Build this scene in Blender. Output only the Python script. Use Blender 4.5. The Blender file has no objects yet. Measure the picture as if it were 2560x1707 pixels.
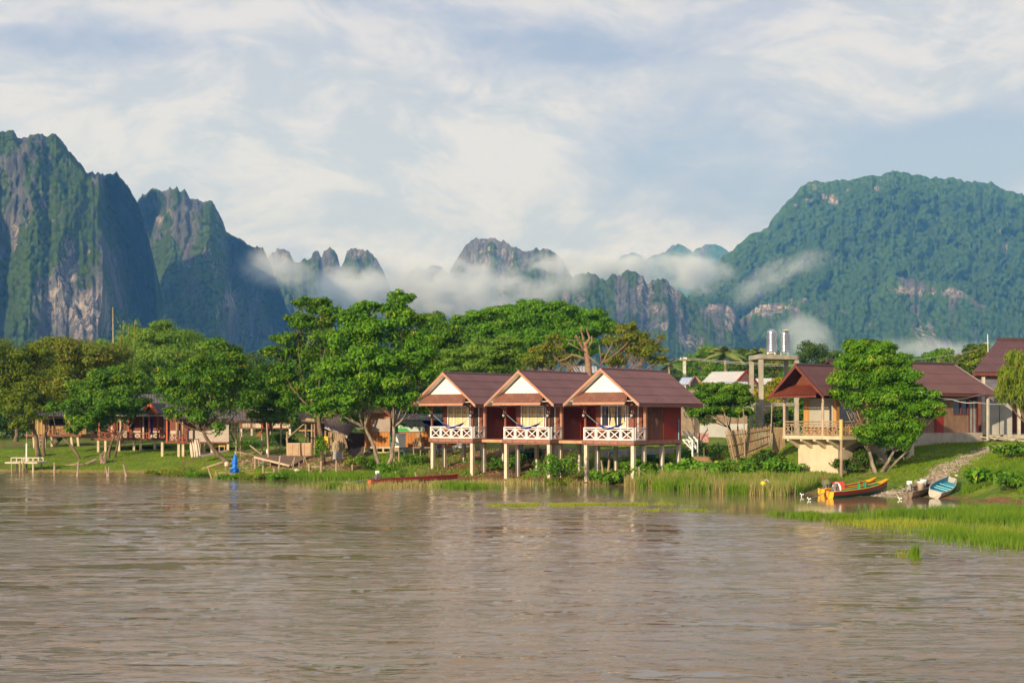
import bpy, math, time
import numpy as np
from mathutils import Vector, Matrix
rng = np.random.default_rng(11)
SC = bpy.context.scene
COL = SC.collection
F, HZ, CH = 3555.0, 1040.0, 4.3      # focal length and horizon in photo pixels, camera height in metres
def P(px, py, Y): return Vector(((px-1280)/F*Y, Y, CH-(py-HZ)/F*Y))
def X_(px, Y): return (px-1280)/F*Y
def Z_(py, Y): return CH-(py-HZ)/F*Y
SUN = Vector((-0.56, -0.83, 0)).normalized()
EL = math.radians(18)
SUN = Vector((SUN.x*math.cos(EL), SUN.y*math.cos(EL), math.sin(EL)))

# ---------------------------------------------------------------- noise
def _h(ix, iy, s):
    n = (ix.astype(np.int64)*374761393 + iy.astype(np.int64)*668265263 + s*982451653) & 0xffffffff
    n = ((n ^ (n >> 13))*1274126177) & 0xffffffff
    n = ((n ^ (n >> 16))*2246822519) & 0xffffffff
    return ((n ^ (n >> 15)) & 0xffffff)/float(0xffffff)
def vn(x, y, s=0):
    x = np.asarray(x, float); y = np.asarray(y, float)
    ix = np.floor(x); iy = np.floor(y); fx = x-ix; fy = y-iy
    u = fx*fx*fx*(fx*(fx*6-15)+10); v = fy*fy*fy*(fy*(fy*6-15)+10)
    a = _h(ix, iy, s); b = _h(ix+1, iy, s); c = _h(ix, iy+1, s); d = _h(ix+1, iy+1, s)
    return (a+(b-a)*u)*(1-v)+(c+(d-c)*u)*v
def fbm(x, y, o=4, s=0, g=.5):
    r = 0; a = 1; t = 0
    for i in range(o):
        r = r+a*vn(x*2**i+17.3*i, y*2**i-9.1*i, s+i); t += a; a *= g
    return r/t
def ridged(x, y, o=4, s=0):
    r = 0; a = 1; t = 0
    for i in range(o):
        r = r+a*(1-np.abs(2*vn(x*2**i+5.7*i, y*2**i+3.3*i, s+i)-1)); t += a; a *= .5
    return r/t
def worley(x, y, s=0):
    ix = np.floor(x); iy = np.floor(y); best = np.full(np.shape(x), 9.)
    for dx in (-1, 0, 1):
        for dy in (-1, 0, 1):
            cx = ix+dx; cy = iy+dy
            px = cx+_h(cx, cy, s); py = cy+_h(cx, cy, s+7)
            best = np.minimum(best, (px-x)**2+(py-y)**2)
    return np.sqrt(best)
def sstep(a, b, x):
    t = np.clip((x-a)/(b-a), 0, 1); return t*t*(3-2*t)

# ---------------------------------------------------------------- materials
def newmat(name):
    m = bpy.data.materials.new(name); m.use_nodes = True
    nt = m.node_tree; nt.nodes.clear()
    return m, nt
def nd(nt, t, **kw):
    n = nt.nodes.new(t)
    for k, v in kw.items(): setattr(n, k, v)
    return n
def lk(nt, a, ao, b, bi): nt.links.new(a.outputs[ao], b.inputs[bi])
def mth(nt, op, a, b=None, c=None, clamp=False):
    n = nt.nodes.new('ShaderNodeMath'); n.operation = op; n.use_clamp = clamp
    for i, v in enumerate((a, b, c)):
        if v is None: continue
        if isinstance(v, (int, float)): n.inputs[i].default_value = v
        else: nt.links.new(v, n.inputs[i])
    return n.outputs[0]
def rgb(c): return (c[0], c[1], c[2], 1)
def mixc(nt, fac, a, b):
    n = nt.nodes.new('ShaderNodeMix'); n.data_type = 'RGBA'
    for i, v in ((0, fac), (6, a), (7, b)):
        if isinstance(v, (int, float)): n.inputs[i].default_value = v
        elif isinstance(v, tuple): n.inputs[i].default_value = rgb(v)
        else: nt.links.new(v, n.inputs[i])
    return n.outputs[2]
def ramp(nt, fac, a, b, smooth=True):
    n = nt.nodes.new('ShaderNodeMapRange'); n.interpolation_type = 'SMOOTHSTEP' if smooth else 'LINEAR'
    nt.links.new(fac, n.inputs[0]); n.inputs[1].default_value = a; n.inputs[2].default_value = b
    return n.outputs[0]
def noise(nt, vec, scale, detail=3, rough=.55, out=0, dist=0):
    n = nt.nodes.new('ShaderNodeTexNoise'); n.inputs['Scale'].default_value = scale
    n.inputs['Detail'].default_value = detail; n.inputs['Roughness'].default_value = rough
    n.inputs['Distortion'].default_value = dist
    if vec is not None: nt.links.new(vec, n.inputs['Vector'])
    return n.outputs[out]
def mapping(nt, vec, sc=(1, 1, 1), loc=(0, 0, 0), rot=(0, 0, 0)):
    n = nt.nodes.new('ShaderNodeMapping'); nt.links.new(vec, n.inputs[0])
    n.inputs['Scale'].default_value = sc; n.inputs['Location'].default_value = loc; n.inputs['Rotation'].default_value = rot
    return n.outputs[0]
MATS = {}
def pm(name, c1, c2=None, sc=(1, 1, 1), nscale=2.0, rough=.7, bump=.0, metal=0, planks=0, horiz=False, gap=.08, dirt=None, dirt_amt=.35, spec=.3):
    """painted / wooden / mineral surface: two-tone noise, optional plank joints, optional stains"""
    if name in MATS: return MATS[name]
    if c2 is None: c2 = tuple(x*.72 for x in c1)
    m, nt = newmat(name)
    out = nd(nt, 'ShaderNodeOutputMaterial'); b = nd(nt, 'ShaderNodeBsdfPrincipled')
    tc = nd(nt, 'ShaderNodeTexCoord'); v = mapping(nt, tc.outputs['Object'], sc)
    f = ramp(nt, noise(nt, v, nscale, 5, .6), .32, .68)
    c = mixc(nt, f, c1, c2)
    hgt = noise(nt, v, nscale*6, 4, .6)
    if planks:
        sx = nd(nt, 'ShaderNodeSeparateXYZ'); nt.links.new(tc.outputs['Object'], sx.inputs[0])
        q = sx.outputs[2] if horiz else mth(nt, 'ADD', sx.outputs[0], sx.outputs[1])
        q = mth(nt, 'MULTIPLY', q, 1.0/planks)
        fr = mth(nt, 'FRACT', q); fl = mth(nt, 'FLOOR', q)
        wn = nd(nt, 'ShaderNodeTexWhiteNoise', noise_dimensions='1D'); nt.links.new(fl, wn.inputs['W'])
        c = mixc(nt, mth(nt, 'MULTIPLY', wn.outputs[0], .45), c, tuple(x*.55 for x in c1))
        g = mth(nt, 'LESS_THAN', fr, gap)
        c = mixc(nt, mth(nt, 'MULTIPLY', g, .8), c, tuple(x*.2 for x in c1))
        hgt = mth(nt, 'SUBTRACT', hgt, mth(nt, 'MULTIPLY', g, 1.5))
    if dirt:
        dn = ramp(nt, noise(nt, mapping(nt, tc.outputs['Object'], (1, 1, .35)), 3.1, 6, .7), .5, .75)
        c = mixc(nt, mth(nt, 'MULTIPLY', dn, dirt_amt), c, dirt)
    nt.links.new(c, b.inputs['Base Color'])
    b.inputs['Roughness'].default_value = rough; b.inputs['Metallic'].default_value = metal
    b.inputs['Specular IOR Level'].default_value = spec
    if bump:
        bp = nd(nt, 'ShaderNodeBump'); bp.inputs['Strength'].default_value = bump; bp.inputs['Distance'].default_value = .03
        nt.links.new(hgt, bp.inputs['Height']); nt.links.new(bp.outputs[0], b.inputs['Normal'])
    nt.links.new(b.outputs[0], out.inputs[0])
    MATS[name] = m
    return m
def leafmat(name, ca, cb, cc=None, trans=.3):
    """leaves: colour from a per-leaf attribute between two greens, some of a third tone; lets light through"""
    if name in MATS: return MATS[name]
    if cc is None: cc = (ca[0]*1.3, ca[1]*1.05, ca[2]*.6)
    m, nt = newmat(name)
    out = nd(nt, 'ShaderNodeOutputMaterial')
    at = nd(nt, 'ShaderNodeAttribute', attribute_name='tint')
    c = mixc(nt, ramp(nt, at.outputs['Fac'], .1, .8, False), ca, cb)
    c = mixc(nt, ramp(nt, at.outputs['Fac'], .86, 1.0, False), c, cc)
    d = nd(nt, 'ShaderNodeBsdfPrincipled'); nt.links.new(c, d.inputs['Base Color'])
    d.inputs['Roughness'].default_value = .6; d.inputs['Specular IOR Level'].default_value = .12
    t = nd(nt, 'ShaderNodeBsdfTranslucent')
    g = nd(nt, 'ShaderNodeGamma'); nt.links.new(c, g.inputs[0]); g.inputs[1].default_value = .9
    nt.links.new(g.outputs[0], t.inputs[0])
    mx = nd(nt, 'ShaderNodeMixShader'); mx.inputs[0].default_value = trans
    lk(nt, d, 0, mx, 1); lk(nt, t, 0, mx, 2); lk(nt, mx, 0, out, 0)
    MATS[name] = m
    return m

# ---------------------------------------------------------------- mesh building
class MB:
    def __init__(s): s.v = []; s.f = []
    def add(s, vs, fs):
        o = len(s.v); s.v += [tuple(v) for v in vs]; s.f += [tuple(i+o for i in f) for f in fs]; return s
    def box(s, a, b):
        x0, y0, z0 = a; x1, y1, z1 = b
        return s.add([(x0, y0, z0), (x1, y0, z0), (x1, y1, z0), (x0, y1, z0), (x0, y0, z1), (x1, y0, z1), (x1, y1, z1), (x0, y1, z1)],
                     [(0, 3, 2, 1), (4, 5, 6, 7), (0, 1, 5, 4), (1, 2, 6, 5), (2, 3, 7, 6), (3, 0, 4, 7)])
    def bar(s, p, q, w, h=None, up=(0, 0, 1)):
        p = Vector(p); q = Vector(q); h = h or w; d = (q-p)
        if d.length < 1e-6: return s
        d.normalize(); u = Vector(up)
        if abs(d.dot(u)) > .98: u = Vector((0, 1, 0))
        a = d.cross(u).normalized(); b = a.cross(d).normalized()
        vs = []
        for c in (p, q):
            for i, j in ((-1, -1), (1, -1), (1, 1), (-1, 1)): vs.append(c+a*(i*w/2)+b*(j*h/2))
        return s.add(vs, [(0, 3, 2, 1), (4, 5, 6, 7), (0, 1, 5, 4), (1, 2, 6, 5), (2, 3, 7, 6), (3, 0, 4, 7)])
    def tube(s, pts, rad, n=8, cap=True):
        pts = [Vector(p) for p in pts]
        if not hasattr(rad, '__len__'): rad = [rad]*len(pts)
        vs = []; fs = []; pa = None
        for i, p in enumerate(pts):
            d = (pts[min(i+1, len(pts)-1)]-pts[max(i-1, 0)]).normalized()
            if pa is None:
                u = Vector((0, 0, 1)) if abs(d.z) < .9 else Vector((0, 1, 0))
                pa = d.cross(u).normalized()
            else: pa = (pa-d*pa.dot(d)).normalized()
            b = d.cross(pa)
            for k in range(n):
                t = 2*math.pi*k/n; vs.append(p+(pa*math.cos(t)+b*math.sin(t))*rad[i])
        for i in range(len(pts)-1):
            for k in range(n):
                fs.append((i*n+k, i*n+(k+1) % n, (i+1)*n+(k+1) % n, (i+1)*n+k))
        if cap: fs.append(tuple(range(n-1, -1, -1))); fs.append(tuple(range((len(pts)-1)*n, len(pts)*n)))
        return s.add(vs, fs)
    def lathe(s, c, prof, n=20):
        vs = []; fs = []; c = Vector(c)
        for r, z in prof:
            for k in range(n):
                t = 2*math.pi*k/n; vs.append(c+Vector((r*math.cos(t), r*math.sin(t), z)))
        for i in range(len(prof)-1):
            for k in range(n): fs.append((i*n+k, i*n+(k+1) % n, (i+1)*n+(k+1) % n, (i+1)*n+k))
        fs.append(tuple(range(n-1, -1, -1))); fs.append(tuple(range((len(prof)-1)*n, len(prof)*n)))
        return s.add(vs, fs)
    def slab(s, A, B, C, D, t):
        """quad A B C D (counter-clockwise seen from outside) thickened inwards by t"""
        A, B, C, D = map(Vector, (A, B, C, D)); n = (C-A).cross(D-B).normalized()
        vs = [A, B, C, D]+[p-n*t for p in (A, B, C, D)]
        return s.add(vs, [(0, 1, 2, 3), (7, 6, 5, 4), (0, 4, 5, 1), (1, 5, 6, 2), (2, 6, 7, 3), (3, 7, 4, 0)])
    def prism(s, poly, d):
        """polygon (list of 3D points) extruded by vector d"""
        n = len(poly); d = Vector(d); vs = [Vector(p) for p in poly]+[Vector(p)+d for p in poly]
        return s.add(vs, [tuple(range(n)), tuple(range(2*n-1, n-1, -1))]+[(i, i+n, (i+1) % n+n, (i+1) % n) for i in range(n)])
    def corr(s, TL, TR, BR, BL, courses=4, pitch=.18, amp=.028, t=.012, seg=6):
        """corrugated roof sheet between four corners, overlapping courses"""
        TL, TR, BR, BL = map(Vector, (TL, TR, BR, BL))
        n = (BL-TL).cross(BR-TL)
        n = ((TR-TL).cross(BL-TL)).normalized()
        if n.z < 0: n = -n
        nw = max(2, int(((TR-TL).length+(BR-BL).length)/2/pitch)); N = nw*seg
        for c in range(courses):
            r0 = c/courses; r1 = (c+1)/courses+(.05/courses if c < courses-1 else 0)
            vs = []; fs = []
            for j, r in enumerate((r0, r1)):
                L = TL.lerp(BL, r); R = TR.lerp(BR, r); lift = (.0 if j == 0 else .022)
                for i in range(N+1):
                    w = amp*math.cos(2*math.pi*i/seg)
                    vs.append(L.lerp(R, i/N)+n*(w+lift))
            k = N+1
            for j in range(2):
                for i in range(k): vs.append(vs[j*k+i]-n*t)
            for i in range(N):
                fs.append((i, i+1, k+i+1, k+i)); fs.append((3*k+i, 3*k+i+1, 2*k+i+1, 2*k+i)); fs.append((k+i, k+i+1, 3*k+i+1, 3*k+i))
            s.add(vs, fs)
        return s
def build(name, mb, mat, smooth=False):
    me = bpy.data.meshes.new(name); me.from_pydata([tuple(v) for v in mb.v], [], mb.f); me.update()
    if smooth: me.polygons.foreach_set('use_smooth', [True]*len(me.polygons))
    me.materials.append(mat); o = bpy.data.objects.new(name, me); COL.objects.link(o)
    return o
def tag(o, label=None, cat=None, group=None, kind=None):
    for k, v in (('label', label), ('category', cat), ('group', group), ('kind', kind)):
        if v: o[k] = v
    return o
def thing(name, label, cat, loc=(0, 0, 0), rz=0, group=None):
    o = bpy.data.objects.new(name, None); COL.objects.link(o); o.empty_display_size = .3
    o.location = loc; o.rotation_euler = (0, 0, rz)
    return tag(o, label, cat, group)
def rootm(o):
    while o.parent: o = o.parent
    return Matrix.Translation(o.location) @ Matrix.Rotation(o.rotation_euler.z, 4, 'Z')
def part(name, mb, mat, parent, world=False, smooth=False, label=None):
    if world:
        M = rootm(parent).inverted(); mb.v = [tuple(M @ Vector(v)) for v in mb.v]
    o = build(name, mb, mat, smooth); o.parent = parent
    if label: o['label'] = label
    return o
def single(name, mb, mat, label, cat, group=None, smooth=False):
    """a thing that is one mesh, its origin at its base"""
    v = np.array(mb.v); c = Vector(((v[:, 0].min()+v[:, 0].max())/2, (v[:, 1].min()+v[:, 1].max())/2, v[:, 2].min()))
    mb.v = [tuple(Vector(p)-c) for p in mb.v]
    o = build(name, mb, mat, smooth); o.location = c
    return tag(o, label, cat, group)
def copy_tree(o, parent=None):
    c = o.copy(); COL.objects.link(c)
    if parent: c.parent = parent
    for ch in list(o.children): copy_tree(ch, c)
    return c
def npmesh(name, V, faces, mat, attrs=None, smooth=False, origin=None):
    """numpy mesh, faces (n,k); attrs: name -> (domain, values)"""
    me = bpy.data.meshes.new(name); V = np.asarray(V, np.float32); faces = np.asarray(faces, np.int32)
    if origin is not None: V = V-np.array(origin, np.float32)
    n, k = faces.shape
    me.vertices.add(len(V)); me.vertices.foreach_set('co', V.ravel())
    me.loops.add(n*k); me.loops.foreach_set('vertex_index', faces.ravel())
    me.polygons.add(n); me.polygons.foreach_set('loop_start', np.arange(0, n*k, k, dtype=np.int32))
    if smooth: me.polygons.foreach_set('use_smooth', np.ones(n, bool))
    for an, (dom, val) in (attrs or {}).items():
        a = me.attributes.new(an, 'FLOAT', dom); a.data.foreach_set('value', np.asarray(val, np.float32).ravel())
    me.update(calc_edges=True); me.materials.append(mat)
    o = bpy.data.objects.new(name, me); COL.objects.link(o)
    if origin is not None: o.location = origin
    return o
def gridfaces(nu, nv):
    i = np.arange(nu-1)[:, None]*nv+np.arange(nv-1)[None, :]
    return np.stack([i, i+nv, i+nv+1, i+1], -1).reshape(-1, 4)
# ---------------------------------------------------------------- camera, light, sky
cam = bpy.data.cameras.new('camera'); co = bpy.data.objects.new('camera', cam); COL.objects.link(co)
co.location = (0, 0, CH); co.rotation_euler = (math.radians(90), 0, 0)
cam.sensor_width = 36; cam.lens = 36*F/2560; cam.shift_y = (HZ-853.5)/2560
cam.clip_start = .5; cam.clip_end = 30000
SC.camera = co
SC.cycles.volume_bounces = 3; SC.cycles.max_bounces = 8; SC.cycles.transparent_max_bounces = 12
SC.view_settings.view_transform = 'Standard'; SC.view_settings.look = 'None'
SC.view_settings.exposure = 0.25; SC.view_settings.gamma = 1.0
sl = bpy.data.lights.new('sun', 'SUN'); sl.energy = 5.0; sl.angle = math.radians(.5); sl.color = (1.0, .85, .62)
so = bpy.data.objects.new('sun', sl); COL.objects.link(so); so.rotation_euler = (-SUN).to_track_quat('-Z', 'Y').to_euler(); so.location = SUN*500
W = bpy.data.worlds.new('World'); SC.world = W; W.use_nodes = True; nt = W.node_tree; nt.nodes.clear()
wo = nd(nt, 'ShaderNodeOutputWorld'); bg = nd(nt, 'ShaderNodeBackground'); lk(nt, bg, 0, wo, 0)
bg.inputs[1].default_value = .1
sky = nd(nt, 'ShaderNodeTexSky', sky_type='NISHITA'); sky.sun_disc = False; sky.sun_elevation = EL
sky.sun_rotation = math.atan2(SUN.x, SUN.y) % (2*math.pi)
sky.air_density = 1.0; sky.dust_density = 1.2; sky.ozone_density = 1.5
tc = nd(nt, 'ShaderNodeTexCoord'); D = tc.outputs['Generated']
sp = nd(nt, 'ShaderNodeSeparateXYZ'); nt.links.new(D, sp.inputs[0])
warp = nd(nt, 'ShaderNodeVectorMath', operation='SCALE')
wn_ = noise(nt, mapping(nt, D, (1, 1, 1.8)), 3.0, 3, .5, out=1)
sub = nd(nt, 'ShaderNodeVectorMath', operation='SUBTRACT'); nt.links.new(wn_, sub.inputs[0]); sub.inputs[1].default_value = (.5, .5, .5)
nt.links.new(sub.outputs[0], warp.inputs[0]); warp.inputs['Scale'].default_value = .09
dw = nd(nt, 'ShaderNodeVectorMath', operation='ADD'); nt.links.new(D, dw.inputs[0]); nt.links.new(warp.outputs[0], dw.inputs[1])
DW = dw.outputs[0]
def dirv(px, py):
    v = Vector(((px-1280)/F, 1, (HZ-py)/F)).normalized(); return tuple(v)
def blob(px, py, rx, ry, vec=None, rot=0.0):
    """soft cloud bank round a compass direction of the sky"""
    d = dirv(px, py)
    s2 = nd(nt, 'ShaderNodeVectorMath', operation='SUBTRACT'); nt.links.new(vec or DW, s2.inputs[0]); s2.inputs[1].default_value = d
    m0 = mapping(nt, s2.outputs[0], (1, 1, 1), (0, 0, 0), (0, rot, 0))
    m1 = mapping(nt, m0, (F/rx, F/rx*.3, F/ry))
    L = nd(nt, 'ShaderNodeVectorMath', operation='LENGTH'); nt.links.new(m1, L.inputs[0])
    n = nd(nt, 'ShaderNodeMapRange', interpolation_type='SMOOTHSTEP'); nt.links.new(L.outputs['Value'], n.inputs[0])
    n.inputs[1].default_value = 1.15; n.inputs[2].default_value = 0.1
    return n.outputs[0]
n1 = noise(nt, mapping(nt, DW, (1, 1, 2.2), (.3, .1, .7), (0, .25, 0)), 6.0, 7, .52)
n2 = noise(nt, mapping(nt, DW, (1, 1, 1.7), (2.3, .1, .2), (0, -.4, 0)), 13.0, 7, .6)
n3 = noise(nt, mapping(nt, DW, (1, 1, 2.4), (1.3, .4, .2), (0, .5, 0)), 34.0, 6, .62)
dens = mth(nt, 'ADD', mth(nt, 'ADD', mth(nt, 'MULTIPLY', n1, .62), mth(nt, 'MULTIPLY', n2, .5)), mth(nt, 'MULTIPLY', mth(nt, 'SUBTRACT', n3, .5), .38))
dens = mth(nt, 'ADD', mth(nt, 'SUBTRACT', dens, .06), mth(nt, 'MULTIPLY', ramp(nt, sp.outputs[2], .3, .8), .35))  # unseen overhead cloud cover added to brighten the river's reflection
WHITE = [(250, 360, 700, 230, .45), (900, 420, 560, 170, .3), (1300, 330, 330, 190, .22), (1150, 560, 700, 130, .3), (2250, 120, 330, 200, .2), (1650, 190, 320, 50, .16), (560, 70, 420, 60, .12), (2000, 220, 260, 50, .12)]
BLUE = [(150, 130, 420, 80, .22), (1500, 130, 420, 120, .3), (1850, 420, 640, 200, .3), (2450, 380, 400, 190, .34), (2100, 560, 420, 120, .16), (1000, 30, 300, 60, .1), (1120, 270, 160, 60, .12), (640, 660, 300, 120, .12)]
for a in WHITE: dens = mth(nt, 'ADD', dens, mth(nt, 'MULTIPLY', blob(*a[:4]), a[4]))
for a in BLUE: dens = mth(nt, 'SUBTRACT', dens, mth(nt, 'MULTIPLY', blob(*a[:4]), a[4]*1.2))
mask = ramp(nt, dens, .12, .62)
thin = ramp(nt, dens, .05, .5)
cloudc = mixc(nt, ramp(nt, noise(nt, mapping(nt, DW, (1, 1, 2.2), (5, 1, 3), (0, .3, 0)), 13, 8, .66, dist=.35), .40, .62), (6.6, 6.3, 6.5), (4.7, 4.85, 5.6))
skyb = nd(nt, 'ShaderNodeMix', data_type='RGBA', blend_type='MULTIPLY'); skyb.inputs[0].default_value = 1
lk(nt, sky, 0, skyb, 6); skyb.inputs[7].default_value = (.75, .72, .70, 1)
c1 = mixc(nt, mth(nt, 'ADD', mth(nt, 'MULTIPLY', thin, .25), .68), skyb.outputs[2], (3.75, 3.85, 5.5))
c2 = mixc(nt, mth(nt, 'MULTIPLY', mask, .93), c1, cloudc)
# clouds fill only the upper half of the world; below the horizon the sky colour stays
nt.links.new(c2, bg.inputs[0])

# ---------------------------------------------------------------- terrain
TC = {
 -2500: (115, [(128, .8), (150, 1.2)]),
 -300: (113, [(127, .8), (150, 1.2), (170, 1.4)]),
 0: (111, [(125, .8), (146, 1.15), (170, 1.4)]),
 250: (109, [(120, .8), (132, 1.3), (160, 1.6)]),
 450: (107, [(117, .95), (130, 1.45), (160, 1.9)]),
 560: (101, [(107, .8), (118, 1.35), (130, 1.8), (160, 2.2)]),
 700: (97.5, [(101, .5), (106, 1.0), (113, 1.35), (130, 1.9), (150, 2.3)]),
 850: (96.5, [(101, .45), (106, 1.0), (112, 1.45), (130, 2)]),
 950: (96, [(101, .5), (105, .85), (110, 1.6), (125, 2.1)]),
 1100: (96.5, [(100, .5), (106, 1.3), (110, 1.95), (125, 2.2)]),
 1300: (95.5, [(100, .6), (105, 1.4), (109, 2.0), (125, 2.2)]),
 1480: (91.5, [(97, .55), (103, .95), (107.6, 1.1), (108.6, 1.8), (130, 2.2)]),
 1650: (84, [(90, .45), (98, .7), (107, 1.1), (108.6, 1.8), (130, 2.2)]),
 1800: (80, [(88, .6), (95, 1.1), (104, 2.0), (130, 2.4)]),
 1950: (78, [(85, .6), (92, 1.0), (104, 2.2), (130, 2.5)]),
 2100: (77.5, [(82, .22), (85, .7), (92, 1.3), (104, 2.4), (130, 2.6)]),
 2250: (76.5, [(80, .22), (84, .9), (93, 1.9), (101, 2.45), (130, 2.7)]),
 2400: (73.5, [(78, .35), (82, 1.0), (92, 2.1), (101, 2.55), (130, 2.7)]),
 2560: (69.5, [(80, 1.8), (92, 2.4), (101, 2.6), (130, 2.8)]),
 2900: (66, [(80, 1.9), (92, 2.5), (101, 2.7), (130, 2.8)]),
 5000: (66, [(80, 1.9), (92, 2.5), (101, 2.7), (130, 2.8)]),
}
TK = sorted(TC)
def shoreY(px): return np.interp(px, TK, [TC[k][0] for k in TK])
def terr(X, Y):
    X = np.asarray(X, float); Y = np.asarray(Y, float)
    px = np.clip(X/np.maximum(Y, 1)*F+1280, TK[0], TK[-1])
    cols = []
    for k in TK:
        s, pts = TC[k]
        ys = [s-60, s-25, s-6, s]+[p[0] for p in pts]+[400, 1500, 9000]
        zs = [-3, -1.8, -.5, 0]+[p[1] for p in pts]+[3.2, 6, 8]
        cols.append(np.interp(Y, ys, zs))
    cols = np.stack(cols, 0); idx = np.clip(np.searchsorted(TK, px)-1, 0, len(TK)-2)
    tk = np.array(TK, float); t = (px-tk[idx])/(tk[idx+1]-tk[idx]); t = t*t*(3-2*t)
    a = np.take_along_axis(cols, idx[None], 0)[0]; b = np.take_along_axis(cols, (idx+1)[None], 0)[0]
    z = a*(1-t)+b*t
    near = sstep(-.3, .6, z)*sstep(400, 150, Y)
    z = z+(fbm(X*.35, Y*.35, 3, 5)-.5)*.35*near+(fbm(X*1.6, Y*1.6, 3, 9)-.5)*.14*near
    return z
def tz(X, Y): return float(terr(np.array([X]), np.array([Y]))[0])
def G(px, Y, dz=0):
    x = X_(px, Y); return Vector((x, Y, tz(x, Y)+dz))
az = np.concatenate([np.linspace(-1.1, -.42, 25)[:-1], np.linspace(-.42, .42, 620), np.linspace(.42, 1.1, 25)[1:]])
ry = np.concatenate([np.linspace(12, 62, 12)[:-1], np.linspace(62, 132, 330), np.geomspace(132.4, 6800, 60)])
A, R = np.meshgrid(az, ry, indexing='ij'); Xg = A*R; Yg = R
Zg = terr(Xg, Yg)
pxg = A*F+1280
def band(px, Y, pts, w):
    """distance-based mask round a polyline of (px, Y) ground points"""
    x = px_to_x(px, Y); best = np.full(x.shape, 1e9)
    q = [(X_(a, b), b) for a, b in pts]
    for (x0, y0), (x1, y1) in zip(q[:-1], q[1:]):
        dx, dy = x1-x0, y1-y0; t = np.clip(((x-x0)*dx+(Y-y0)*dy)/(dx*dx+dy*dy), 0, 1)
        best = np.minimum(best, np.hypot(x-x0-t*dx, Y-y0-t*dy))
    return best, w
def px_to_x(px, Y): return (px-1280)/F*Y
PATH = [(2150, 76.5), (2290, 79.5), (2370, 84), (2430, 89), (2520, 94), (2640, 98)]
def dirtmask(px, Y):
    x = px_to_x(px, Y); n = fbm(x*.7, Y*.7, 4, 31); n2 = fbm(x*2.3, Y*2.3, 3, 33)
    b, _ = band(px, Y, PATH, 1)
    d = sstep(1.15, .35, b+(n2-.5)*1.6)
    sh = Y-shoreY(px)
    d = np.maximum(d, sstep(1.1, .2, sh+(n-.5)*2.0))                      # wet bank edge
    d = np.maximum(d, sstep(960, 1130, px)*sstep(1520, 1400, px)*sstep(112, 108, Y)*sstep(.34, .52, n+.08))   # slope under the bungalows
    d = np.maximum(d, sstep(560, 600, px)*sstep(930, 880, px)*sstep(114, 111, Y)*sstep(.36, .52, n+.05))       # rubble mound
    d = np.maximum(d, sstep(620, 560, px)*sstep(.62, .74, n)*.7)
    return np.clip(d, 0, 1)
dm = dirtmask(pxg, Yg)
pm_path = sstep(1.5, .8, band(pxg, Yg, PATH, 1)[0])
m, nt = newmat('bank_ground')
out = nd(nt, 'ShaderNodeOutputMaterial'); b = nd(nt, 'ShaderNodeBsdfPrincipled'); tc = nd(nt, 'ShaderNodeTexCoord'); O = tc.outputs['Object']
g = mixc(nt, ramp(nt, noise(nt, O, .35, 5, .6), .35, .65), (.10, .17, .014), (.20, .24, .026))
g = mixc(nt, ramp(nt, noise(nt, O, 4.0, 5, .7), .42, .7), g, (.045, .085, .010))
g = mixc(nt, ramp(nt, noise(nt, O, 1.1, 4, .6), .6, .75), g, (.24, .19, .06))
e = mixc(nt, ramp(nt, noise(nt, O, 2.2, 6, .7), .35, .65), (.24, .115, .045), (.12, .06, .028))
e = mixc(nt, ramp(nt, noise(nt, O, 11, 4, .7), .55, .7), e, (.36, .25, .15))
st = mixc(nt, ramp(nt, noise(nt, O, 9, 4, .75), .4, .62), (.17, .115, .07), (.40, .31, .21))
at = nd(nt, 'ShaderNodeAttribute', attribute_name='dirt'); at2 = nd(nt, 'ShaderNodeAttribute', attribute_name='stony')
e = mixc(nt, at2.outputs['Fac'], e, st)
c = mixc(nt, at.outputs['Fac'], g, e)
nt.links.new(c, b.inputs['Base Color']); b.inputs['Roughness'].default_value = .9; b.inputs['Specular IOR Level'].default_value = .15
bp = nd(nt, 'ShaderNodeBump'); bp.inputs['Strength'].default_value = .6; bp.inputs['Distance'].default_value = .08
nt.links.new(noise(nt, O, 7, 5, .7), bp.inputs['Height']); lk(nt, bp, 0, b, 'Normal'); lk(nt, b, 0, out, 0)
o = npmesh('ground', np.stack([Xg, Yg, Zg], -1).reshape(-1, 3), gridfaces(len(az), len(ry)), m,
           {'dirt': ('POINT', dm), 'stony': ('POINT', pm_path)}, smooth=True)
tag(o, kind='structure', label='grassy river bank rising to the village')

# ---------------------------------------------------------------- river
m, nt = newmat('river_water')
out = nd(nt, 'ShaderNodeOutputMaterial'); b = nd(nt, 'ShaderNodeBsdfPrincipled'); tc = nd(nt, 'ShaderNodeTexCoord'); O = tc.outputs['Object']
mud = mixc(nt, ramp(nt, noise(nt, mapping(nt, O, (.04, .12, 1)), 1, 3, .5), .3, .7), (.215, .152, .090), (.17, .118, .066))
nt.links.new(mud, b.inputs['Base Color']); b.inputs['IOR'].default_value = 1.33
b.inputs['Roughness'].default_value = .06; b.inputs['Specular IOR Level'].default_value = .5
at = nd(nt, 'ShaderNodeAttribute', attribute_name='calm')
h1 = noise(nt, mapping(nt, O, (.35, .9, 1), (0, 0, 0), (0, 0, .1)), 1.0, 3, .55, dist=.6)
h2 = noise(nt, mapping(nt, O, (1.3, 3.6, 1), (3, 1, 0), (0, 0, -.12)), 1.0, 4, .6, dist=.8)
h3 = noise(nt, mapping(nt, O, (5, 11, 1), (3, 1, 0)), 1.0, 3, .6)
patch = ramp(nt, noise(nt, mapping(nt, O, (.05, .16, 1), (7, 3, 0)), 1, 4, .6, dist=.5), .35, .68)
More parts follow.
